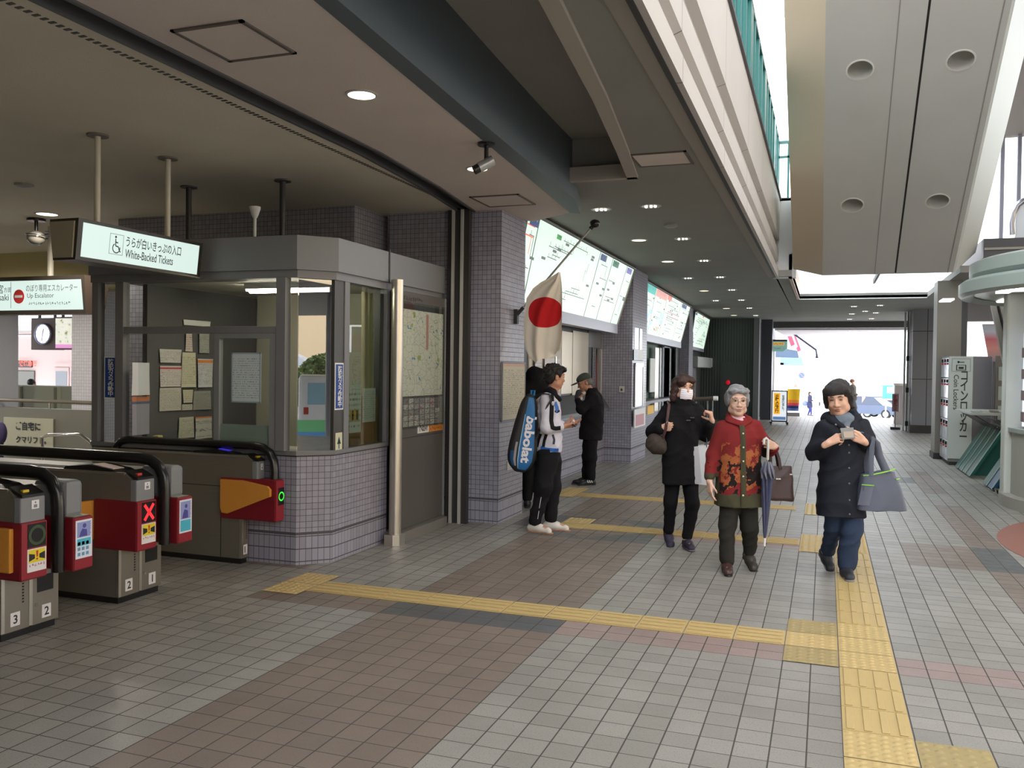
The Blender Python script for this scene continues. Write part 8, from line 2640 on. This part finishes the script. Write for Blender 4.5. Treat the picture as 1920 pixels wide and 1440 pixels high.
hair = [FH.ell((0, 0.022, 0.045), (0.086, 0.104, 0.092), 0.02), FH.ell((0, 0.065, -0.02), (0.076, 0.052, 0.075), 0.03),
        FH.ell((0.03, -0.066, 0.082), (0.055, 0.04, 0.034), 0.02), FH.ell((-0.03, -0.066, 0.082), (0.055, 0.04, 0.034), 0.02),
        FH.ell((0.074, -0.01, 0.035), (0.016, 0.035, 0.035), 0.015), FH.ell((-0.074, -0.01, 0.035), (0.016, 0.035, 0.035), 0.015),
        FH.ell((0, -0.108, -0.022), (0.075, 0.082, 0.084), 0.010, -1)]
part('hair', hair, 0.005, MHY, p, fold=0.006, fseed=8, ffreq=3.5)
MWJ = cloth_material('track_white', (214, 210, 220), 0.75, 0.2)
MBT = cloth_material('track_black', (28, 27, 30), 0.8)
jk = [loft([(0.80, 0.03, 0.02, 0.132, 0.150), (0.86, 0.028, 0.02, 0.140, 0.158), (1.0, 0.02, 0.02, 0.136, 0.155), (1.2, 0.015, 0.02, 0.135, 0.17), (1.32, 0.02, 0.02, 0.115, 0.15), (1.39, 0.035, 0.02, 0.075, 0.085)], 2.3, 0.04),
      cap((0.005, -0.12, 1.325), (0.0, -0.205, 1.06), 0.068, 0.066, 0.04), cap((0.0, -0.205, 1.06), (0.125, -0.09, 1.055), 0.062, 0.046, 0.03),
      cap((0.04, 0.16, 1.325), (0.09, 0.24, 1.07), 0.068, 0.066, 0.04), cap((0.09, 0.24, 1.07), (0.17, 0.13, 1.06), 0.060, 0.046, 0.03)]
jo = part('track_jacket', jk, 0.0075, MWJ, p, 'white track jacket with black stripes and a blue hem', fold=0.006, fseed=6)
part('collar', [cap((0.0, 0.0, 1.385), (0.06, -0.075, 1.385), 0.036, 0.030, 0.03), cap((0.06, -0.075, 1.385), (0.125, -0.07, 1.325), 0.030, 0.024, 0.02), cap((0.0, 0.0, 1.40), (0.03, 0.10, 1.39), 0.036, 0.034, 0.03), cap((0.03, 0.10, 1.39), (0.12, 0.08, 1.33), 0.034, 0.03, 0.03), cap((0.03, -0.04, 1.42), (0.07, -0.05, 1.40), 0.03, 0.03, 0.03)], 0.006, MBT, jo)
def stripe(name, pts, w, mat, th=0.010):
    m = MB()
    pts = [vec(q) for q in pts]
    fine = [pts[i] + (pts[i + 1] - pts[i]) * k / 6 for i in range(len(pts) - 1) for k in range(6)] + [pts[-1]]
    dd = [fine[min(i + 1, len(fine) - 1)] - fine[max(i - 1, 0)] for i in range(len(fine))]
    rows = []
    for q, d_ in zip(fine, dd):
        sd = np.cross(d_, vec((0, 1, 0)))
        sd /= np.linalg.norm(sd) + 1e-9
        rows += [q + sd * w * k for k in (-1, -0.5, 0, 0.5, 1)]
    rows = snap(jo, rows, 0.0035)
    m.add(rows, [(5 * i + k, 5 * i + k + 1, 5 * i + k + 6, 5 * i + k + 5) for i in range(len(fine) - 1) for k in range(4)], True)
    return obj(name, m, mat, jo, local=True)
stripe('sleeve_stripe', [(0.045, -0.135, 1.375), (0.045, -0.185, 1.31), (0.042, -0.225, 1.22), (0.038, -0.255, 1.12), (0.050, -0.250, 1.055), (0.085, -0.195, 1.045), (0.135, -0.128, 1.048)], 0.020, MBT)
for dz in (0.0, 0.055):
    stripe('hem_stripe', [(-0.055 + dz, -0.118, 0.985), (-0.075 + dz, -0.128, 0.92), (-0.09 + dz * 1.1, -0.125, 0.85)], 0.014, MBT)
stripe('chest_patch', [(0.075, -0.165, 1.30), (0.095, -0.155, 1.25), (0.105, -0.145, 1.20)], 0.018, M('patch_blue', (50, 104, 180), 0.6))
stripe('chest_stripe', [(0.075, -0.158, 1.215), (0.098, -0.15, 1.20), (0.125, -0.125, 1.215)], 0.010, MBT)
stripe('pocket_edge', [(0.06, -0.143, 0.98), (0.075, -0.142, 0.93), (0.07, -0.142, 0.885)], 0.011, M('pocket_navy', (40, 44, 66), 0.6))
stripe('blue_hem', [(-0.055, -0.128, 0.845), (0.0, -0.142, 0.835), (0.06, -0.142, 0.828), (0.12, -0.115, 0.826)], 0.017, M('hem_blue', (40, 104, 190), 0.6))
for q in ((0.055, -0.20, 1.29), (0.165 - 0.02, -0.10, 1.075)):
    obj('white_tab', MB().ell(q, (0.016, 0.012, 0.022), 10, 8), MWJ, jo, local=True)
trs = [cap((0.025, -0.03, 0.80), (-0.02, -0.06, 0.45), 0.110, 0.088, 0.04), cap((-0.02, -0.06, 0.45), (-0.098, -0.04, 0.115), 0.085, 0.066, 0.03),
       cap((0.05, 0.08, 0.80), (0.075, 0.10, 0.45), 0.110, 0.085, 0.04), cap((0.075, 0.10, 0.45), (0.06, 0.09, 0.115), 0.082, 0.064, 0.03)]
tro = part('track_trousers', trs, 0.0075, MBT, p, fold=0.007, fseed=16)
obj('trouser_piping', MB().tube([(-0.045, -0.130, 0.36), (-0.06, -0.122, 0.26), (-0.075, -0.108, 0.14)], 0.003, 6), MWJ, tro, local=True)
MSW = M('trainer_white', (214, 206, 194), 0.6)
MGUM = M('gum_sole', (170, 110, 80), 0.6)
for (a_, f_) in (((-0.105, -0.04, 0.085), (0.85, -0.5)), ((0.06, 0.09, 0.085), (1.0, -0.3))):
    s_ = shoe(p, a_, f_, MSW, MGUM, 1.05)
    f3 = vec((*f_, 0)) / np.linalg.norm(f_)
    sd_ = vec((f3[1], -f3[0], 0))
    lc_ = MB()
    for k_ in range(3):
        c_ = vec(a_) + f3 * (0.05 + 0.028 * k_) + vec((0, 0, -0.008 - 0.008 * k_))
        lc_.tube([c_ + sd_ * 0.026 - vec((0, 0, 0.004)), c_ + vec((0, 0, 0.004)), c_ - sd_ * 0.026 - vec((0, 0, 0.004))], 0.006, 6)
    obj('lace_stripe', lc_, MBT, s_, local=True)

ph = held('smartphone', 'dark smartphone with a white corner in the hands of the youth', 'smartphone', p)
obj('case', MB().obox((0.222, -0.06, 1.085), Vector((0.85, -0.15, -0.45)).normalized(), Vector((0.2, 0.95, 0.1)).normalized(), Vector((0.45, -0.1, 0.88)).normalized(), 0.075, 0.13, 0.010), M('phone_navy', (38, 40, 62), 0.35), ph, local=True)
obj('screen', MB().obox((0.230, -0.05, 1.093), Vector((0.85, -0.15, -0.45)).normalized(), Vector((0.2, 0.95, 0.1)).normalized(), Vector((0.45, -0.1, 0.88)).normalized(), 0.062, 0.11, 0.0035), MBLACK, ph, local=True)
obj('white_corner', MB().ell((0.27, -0.03, 1.11), (0.012, 0.02, 0.014), 10, 8), MWHITE, ph, local=True)

# racket bag: a flat teardrop slung on his back
rbg = held('racket_bag', 'blue and black racket bag with white lettering on the youth back', 'racket bag', p)
ax0, ax1 = vec((-0.165, -0.115, 1.365)), vec((-0.262, -0.115, 0.615))
def hw(b):
    return np.interp(b, [0, 0.05, 0.15, 0.4, 0.7, 0.85, 0.95, 1.0], [0.030, 0.046, 0.066, 0.096, 0.122, 0.118, 0.08, 0.03])
axd = (ax1 - ax0) / np.linalg.norm(ax1 - ax0)
sdv = np.cross(axd, vec((0, 1, 0)))
sdv /= np.linalg.norm(sdv)
if sdv[0] < 0:
    sdv = -sdv
prs = []
for k in range(16):
    b0_ = (k + 0.5) / 16
    c_ = ax0 + (ax1 - ax0) * b0_
    prs.append(cap(c_ - sdv * (hw(b0_) - 0.035), c_ + sdv * (hw(b0_) - 0.035), 0.048 if 0 < k < 15 else 0.035, None, 0.05, 1, ((0, 1, 0), 1.15)))
MRBK = M('bag_black_nylon', (30, 31, 34), 0.55)
rb0 = part('bag_body', prs, 0.007, MRBK, rbg)
def side_panel(o0, o1, b0, b1, d, curve=0.0):
    def fn(a, b):
        bb = b0 + (b1 - b0) * b
        c_ = ax0 + (ax1 - ax0) * bb
        u_ = (o0 + (o1 - o0) * a) * hw(bb) + curve * sin(pi * b)
        return tuple(c_ + sdv * u_)
    m = MB().grid(fn, 10, 40)
    m.v = snap(rb0, m.v, d)
    return m
MBLU = M('bag_blue', (28, 104, 160), 0.5)
obj('blue_panel', side_panel(-0.26, 0.88, 0.03, 0.97, 0.004), MBLU, rb0, local=True)
obj('pale_piping', side_panel(-0.33, -0.26, 0.25, 0.96, 0.006), M('bag_pale_blue', (150, 190, 216), 0.5), rb0, local=True)
obj('grey_pocket', side_panel(-0.66, -0.48, 0.62, 0.93, 0.004), M('bag_grey', (150, 140, 140), 0.6), rb0, local=True)
obj('corner_panel', side_panel(-0.95, -0.66, 0.74, 0.93, 0.004), M('bag_blue_dark', (24, 72, 112), 0.5), rb0, local=True)
cen = ax0 + (ax1 - ax0) * 0.575 + sdv * 0.040 + vec((0, -0.073, 0))
lt_ = text_mesh('babolat', cen, axd, sdv, w=0.46, h=0.095, align='CENTER', bold=0.035)
lt_.v = snap(rb0, lt_.v, 0.009)
obj('lettering', lt_, MSTK, rb0, local=True)
obj('shoulder_strap', MB().tube([(-0.15, -0.10, 1.34), (-0.06, -0.16, 1.385), (0.02, -0.185, 1.38), (0.035, -0.20, 1.32), (0.0, -0.21, 1.26), (-0.08, -0.17, 1.0), (-0.14, -0.12, 0.80)], 0.014, 8, True, (1.2, 0.5)), MRBK, rbg, local=True)
obj('top_loop', MB().tube([(-0.16, -0.115, 1.34), (-0.155, -0.115, 1.41), (-0.125, -0.115, 1.41), (-0.13, -0.115, 1.34)], 0.012, 8), MBLU, rbg, local=True)

# ---------------------------------------------------------------- old man with the cap at the ticket window
p = person('old man in a black jacket and green cap facing the ticket window', -3.16, 12.0)
FH = Frame((-0.045, 0.0, 1.440), radians(-80), radians(24), 0, 1.0)
wr = (-0.155, -0.13, 1.215)
body = head_prims(FH) + [cap((0.05, 0.01, 1.28), (0.01, 0.0, 1.38), 0.055, 0.05, 0.03),
    loft([(0.65, 0.06, 0, 0.11, 0.12), (1.0, 0.07, 0, 0.10, 0.12), (1.2, 0.08, 0, 0.09, 0.14), (1.32, 0.06, 0, 0.06, 0.07)], 2, 0.05),
    cap((0.08, -0.14, 1.24), (-0.10, -0.20, 1.06), 0.042, 0.038), cap((-0.10, -0.20, 1.06), wr, 0.036, 0.027),
    cap((0.06, 0.15, 1.24), (0.06, 0.21, 1.0), 0.042, 0.038), cap((0.06, 0.21, 1.0), (0.0, 0.19, 0.82), 0.036, 0.027),
    cap((0.06, -0.06, 0.72), (0.05, -0.07, 0.40), 0.07, 0.052), cap((0.05, -0.07, 0.40), (0.06, -0.06, 0.09), 0.05, 0.036),
    cap((0.05, 0.07, 0.72), (0.02, 0.08, 0.40), 0.07, 0.052), cap((0.02, 0.08, 0.40), (0.0, 0.06, 0.09), 0.05, 0.036)]
body += foot_prims((0.06, -0.06, 0.09), (-1, -0.35)) + foot_prims((0.0, 0.06, 0.09), (-1, -0.1))
body += hand_prims(wr, (0.25, 0.1, 0.95), (0.8, 0.2, -0.2), (-0.2, -0.9, 0), FIST, 1.0)
body += hand_prims((0.0, 0.19, 0.82), (-0.15, 0, -1), (0, -1, 0), (-1, 0, 0), LOOSE, 1.0)
part('body', body, 0.005, MSKINB, p)
face_parts(FH, p, MBROWG)
MHG2 = M('hair_grey_short', (110, 106, 102), 0.8, 0, 0.2, 0.3, 60)
part('hair', [FH.ell((0, 0.035, 0.0), (0.080, 0.086, 0.07), 0.02), FH.ell((0, -0.085, -0.02), (0.078, 0.09, 0.10), 0.01, -1)], 0.006, MHG2, p)
MCAP = cloth_material('cap_green_grey', (72, 78, 74), 0.85)
cp_ = part('cap', [FH.ell((0, 0.012, 0.062), (0.092, 0.108, 0.072), 0.02), FH.half((0, 0, 0.038), (0, 0.0, -1))], 0.006, MCAP, p, fold=0.002, fseed=3)
part('cap_brim', [FH.ell((0, -0.125, 0.040), (0.072, 0.072, 0.009), 0.01)], 0.005, MCAP, cp_)
MBJ = cloth_material('jacket_black', (29, 28, 31), 0.9)
jk = [loft([(0.64, 0.055, 0, 0.165, 0.165), (0.80, 0.06, 0, 0.165, 0.165), (1.0, 0.08, 0, 0.155, 0.170), (1.15, 0.095, 0, 0.145, 0.175), (1.25, 0.09, 0, 0.118, 0.15), (1.33, 0.065, 0, 0.085, 0.09), (1.37, 0.055, 0, 0.075, 0.08)], 2.3, 0.04),
      cap((0.08, -0.13, 1.235), (-0.105, -0.20, 1.065), 0.072, 0.070, 0.04), cap((-0.105, -0.20, 1.065), (-0.145, -0.145, 1.19), 0.064, 0.050, 0.03),
      cap((0.06, 0.15, 1.235), (0.06, 0.21, 1.0), 0.07, 0.066, 0.04), cap((0.06, 0.21, 1.0), (0.01, 0.19, 0.86), 0.06, 0.05, 0.03)]
part('jacket', jk, 0.0085, MBJ, p, fold=0.006, fseed=21)
part('glove', [cap((-0.150, -0.125, 1.235), (-0.130, -0.118, 1.30), 0.042, 0.046, 0.02), cap((-0.115, -0.125, 1.30), (-0.105, -0.10, 1.25), 0.02, 0.02, 0.02)], 0.006, cloth_material('glove_grey', (66, 66, 70)), p)
trs = [cap((0.065, -0.05, 0.70), (0.055, -0.07, 0.40), 0.100, 0.082, 0.04), cap((0.055, -0.07, 0.40), (0.062, -0.06, 0.115), 0.080, 0.066, 0.03),
       cap((0.045, 0.07, 0.70), (0.02, 0.08, 0.40), 0.100, 0.082, 0.04), cap((0.02, 0.08, 0.40), (0.0, 0.06, 0.115), 0.080, 0.066, 0.03)]
part('trousers', trs, 0.0085, cloth_material('trousers_black_b', (26, 25, 28)), p, fold=0.006, fseed=23)
for (a_, f_) in (((0.06, -0.06, 0.088), (-1, -0.35)), ((0.0, 0.06, 0.088), (-1, -0.1))):
    s_ = shoe(p, a_, f_, M('shoe_black', (30, 29, 32), 0.5), M('sole_dark', (40, 38, 38), 0.6), 1.05)
    if a_[1] < 0:
        f3 = vec((*f_, 0)) / np.linalg.norm(f_)
        sd_ = vec((-f3[1], f3[0], 0)) * (1 if -f3[0] * 0 + f3[0] > 0 else 1)
        st_ = MB()
        for k_ in range(3):
            c_ = vec(a_) + f3 * (0.0 + 0.03 * k_)
            st_.tube([c_ + sd_ * 0.046 + vec((0, 0, -0.05)), c_ + sd_ * 0.040 + f3 * 0.012 + vec((0, 0, -0.015))], 0.006, 6)
        obj('shoe_stripe', st_, MWHITE, s_, local=True)
pp = held('paper_slip', 'white paper slip in the raised hand of the capped old man', 'paper', p)
obj('sheet', MB().obox((-0.105, -0.15, 1.20), (0.9, 0.2, 0.25), (-0.25, 0, 0.97), NY, 0.035, 0.085, 0.002), MPAPER, pp, local=True)

# ---------------------------------------------------------------- dark hooded figure at the window behind the youth
c = onY(1003, 700, 9.72)
p = person('figure in a black hooded coat mostly hidden behind the youth', float(c[0]), 9.72)
FH = Frame((0.0, 0.04, 1.50), pi + YAW * 0, radians(20), 0, 0.98)
body = head_prims(FH) + [cap((0, 0.0, 1.32), (0, 0.02, 1.42), 0.05, 0.05, 0.03), loft([(0.7, 0, 0, 0.12, 0.09), (1.2, 0, 0, 0.15, 0.09), (1.36, 0, 0, 0.06, 0.06)], 2, 0.04),
    cap((-0.17, 0, 1.27), (-0.20, 0.10, 1.03), 0.04, 0.035), cap((-0.20, 0.10, 1.03), (-0.10, 0.25, 1.05), 0.034, 0.026), cap((0.17, 0, 1.27), (0.20, 0.10, 1.03), 0.04, 0.035), cap((0.20, 0.10, 1.03), (0.10, 0.25, 1.05), 0.034, 0.026),
    cap((-0.07, 0, 0.75), (-0.07, 0, 0.1), 0.06, 0.036), cap((0.07, 0, 0.75), (0.07, 0, 0.1), 0.06, 0.036)]
body += foot_prims((-0.07, 0, 0.09), (0, 1)) + foot_prims((0.07, 0, 0.09), (0, 1))
body += hand_prims((-0.10, 0.25, 1.05), (0.2, 0.9, 0), (0, 0, -1), (1, 0, 0), LOOSE) + hand_prims((0.10, 0.25, 1.05), (-0.2, 0.9, 0), (0, 0, -1), (-1, 0, 0), LOOSE)
part('body', body, 0.006, MSKIN, p)
part('hair', [FH.ell((0, 0.022, 0.045), (0.086, 0.104, 0.092), 0.02), FH.ell((0, -0.108, -0.022), (0.075, 0.082, 0.084), 0.010, -1)], 0.007, MHK, p)
part('coat', [loft([(0.55, 0, 0, 0.17, 0.13), (0.9, 0, 0, 0.17, 0.13), (1.2, 0, 0, 0.19, 0.125), (1.30, 0, 0, 0.14, 0.10), (1.37, 0, 0, 0.08, 0.08)], 2.3, 0.04), cap((-0.17, 0, 1.26), (-0.21, 0.10, 1.03), 0.065, 0.06, 0.04), cap((-0.21, 0.10, 1.03), (-0.12, 0.22, 1.05), 0.056, 0.05, 0.03), cap((0.17, 0, 1.26), (0.21, 0.10, 1.03), 0.065, 0.06, 0.04), cap((0.21, 0.10, 1.03), (0.12, 0.22, 1.05), 0.056, 0.05, 0.03)], 0.009, MCB, p, fold=0.005, fseed=31)
part('hood', [ell((0.0, -0.01, 1.535), (0.110, 0.125, 0.125), None, 0.02), cap((-0.09, -0.03, 1.40), (0.09, -0.03, 1.40), 0.09, 0.09, 0.05), cap((0.06, -0.06, 1.60), (-0.02, -0.02, 1.64), 0.04, 0.02, 0.03)], 0.008, MCB, p, fold=0.006, fseed=33)
part('trousers', [cap((-0.07, 0, 0.70), (-0.07, 0, 0.12), 0.085, 0.06, 0.03), cap((0.07, 0, 0.70), (0.07, 0, 0.12), 0.085, 0.06, 0.03)], 0.009, MTB, p, fold=0.004, fseed=35)
for x_ in (-0.07, 0.07):
    shoe(p, (x_, 0, 0.088), (0, 1), M('shoe_black', (30, 29, 32), 0.5), M('sole_dark', (40, 38, 38), 0.6))


# ---------------------------------------------------------------- people far away
def far_person(label, x, y, H, face, coat, trs_, hairc, skinm, gz=0.0, lean=0.0, long=0.5, hair_long=0.0, ld=0.12):
    p = thing('person', label, 'person', (x, y, gz), YAW)
    s = H / 1.66
    def S(*v):
        return vec(v) * s
    FH = Frame(S(0.0, 0, 1.55), face, 0.0, 0, s)
    dx = sin(face)
    dy = -cos(face)
    side = vec((cos(face), sin(face), 0))
    fw = vec((dx, dy, 0))
    def Q(l, f, z):
        return (side * l + fw * f + vec((0, 0, z))) * s
    b = head_prims(FH) + [cap(Q(0, -0.01, 1.36), Q(0, 0, 1.46), 0.05 * s, 0.047 * s), cap(Q(0, 0, 0.95), Q(0, 0, 1.25), 0.10 * s, 0.11 * s),
        cap(Q(-0.16, 0, 1.31), Q(-0.20, 0.0, 1.05), 0.038 * s, 0.034 * s), cap(Q(-0.20, 0, 1.05), Q(-0.15, 0.18, 1.0), 0.033 * s, 0.026 * s), cap(Q(0.16, 0, 1.31), Q(0.20, 0.0, 1.05), 0.038 * s, 0.034 * s), cap(Q(0.20, 0, 1.05), Q(0.15, 0.18, 1.06), 0.033 * s, 0.026 * s),
        cap(Q(-0.08, 0, 0.85), Q(-0.08, ld, 0.46), 0.07 * s, 0.05 * s), cap(Q(-0.08, ld, 0.46), Q(-0.08, ld, 0.09), 0.048 * s, 0.034 * s), cap(Q(0.08, 0, 0.85), Q(0.08, 0, 0.46), 0.07 * s, 0.05 * s), cap(Q(0.08, 0, 0.46), Q(0.08, -ld, 0.09), 0.048 * s, 0.034 * s)]
    for (l, f, z) in ((-0.15, 0.18, 1.0), (0.15, 0.18, 1.06)):
        b += hand_prims(Q(l, f, z), fw, (0, 0, -1), -side * np.sign(l), LOOSE, s)
    b += foot_prims(Q(-0.08, ld, 0.09), fw[:2], s) + foot_prims(Q(0.08, -ld, 0.09), fw[:2], s)
    part('body', b, 0.010, skinm, p)
    hr_ = [FH.ell((0, 0.022, 0.045), (0.088, 0.104, 0.092), 0.02), FH.ell((0, -0.108, -0.022), (0.075, 0.082, 0.084), 0.010, -1)]
    if hair_long:
        hr_.insert(1, FH.cap((0, 0.05, 0.0), (0, 0.06, -hair_long), 0.085, 0.06, 0.03))
    part('hair', hr_, 0.010, hairc, p)
    part('coat', [cap(Q(0, 0, 1.30), Q(0, 0, 1.05), 0.15 * s, 0.14 * s, 0.05), cap(Q(0, 0, 1.05), Q(0, 0, long + 0.12), 0.14 * s, 0.19 * s, 0.05), cap(Q(-0.15, 0, 1.30), Q(-0.205, 0, 1.05), 0.065 * s, 0.06 * s, 0.04), cap(Q(-0.205, 0, 1.05), Q(-0.16, 0.14, 1.01), 0.055 * s, 0.045 * s), cap(Q(0.15, 0, 1.30), Q(0.205, 0, 1.05), 0.065 * s, 0.06 * s, 0.04), cap(Q(0.205, 0, 1.05), Q(0.16, 0.14, 1.06), 0.055 * s, 0.045 * s)], 0.012, coat, p)
    part('trousers', [cap(Q(-0.08, 0, 0.85), Q(-0.08, ld, 0.46), 0.09 * s, 0.07 * s), cap(Q(-0.08, ld, 0.46), Q(-0.08, ld, 0.11), 0.068 * s, 0.055 * s), cap(Q(0.08, 0, 0.85), Q(0.08, 0, 0.46), 0.09 * s, 0.07 * s), cap(Q(0.08, 0, 0.46), Q(0.08, -ld, 0.11), 0.068 * s, 0.055 * s)], 0.012, trs_, p)
    for (l, f) in ((-0.08, ld), (0.08, -ld)):
        part('shoe', [cap(Q(l, f - 0.03, 0.045), Q(l, f + 0.15, 0.04), 0.042 * s, 0.034 * s), half(Q(l, f, 0.003), (0, 0, -1))], 0.010, MBLACK, p)
    return p, Q


c = onY(1518, 780, 60)
pf, Q = far_person('small distant woman in a dark navy coat out in the bright street', float(c[0]), 60, 1.56, radians(55), cloth_material('far_coat_navy', (56, 58, 82)), cloth_material('far_jeans_indigo', (62, 66, 128)), MHB, MSKIN, slopeg(60), long=0.55, hair_long=0.18)
b3 = thing('shoulder_bag', 'blue shoulder bag at the back of the distant woman', 'bag', tuple(pf.location), YAW)
qb = Q(-0.10, -0.30, 0.86)
part('bag_body', [ell(qb, (0.19, 0.10, 0.17), None)], 0.012, M('far_bag_blue', (104, 116, 176), 0.6), b3)
obj('strap', MB().tube([qb + vec((-0.08, 0, 0.14)), Q(-0.12, -0.1, 1.30), Q(-0.10, 0.05, 1.34), qb + vec((0.1, 0, 0.13))], 0.012, 6), M('far_bag_blue', (104, 116, 176), 0.6), b3, local=True)
c = onY(1598, 760, 36.5)
far_person('man with reddish brown hair in dark clothes half hidden behind the woman in navy', float(c[0]), 36.5, 1.50, radians(80), cloth_material('far_coat_olive', (70, 66, 62)), cloth_material('far_trousers_grey', (66, 66, 70)), M('hair_red_brown', (92, 54, 46), 0.7), MSKIN, slopeg(36.5), long=0.75)
for (px_, py_, Y_, lb) in ((20, 724, 13.4, 'dark clothed passenger with light collar at the left edge of the platform'), (60, 712, 13.2, 'passenger in a pale mask behind the olive grey platform box')):
    c = onY(px_, 760, Y_)
    zt_ = onY(px_, py_, Y_)[2]
    pp_, Q = far_person(lb, float(c[0]), Y_, float(zt_) if zt_ > 1 else 1.4, radians(150), cloth_material('platform_coat_%d' % px_, (52, 52, 62)), MTB, MHK, MSKIN)
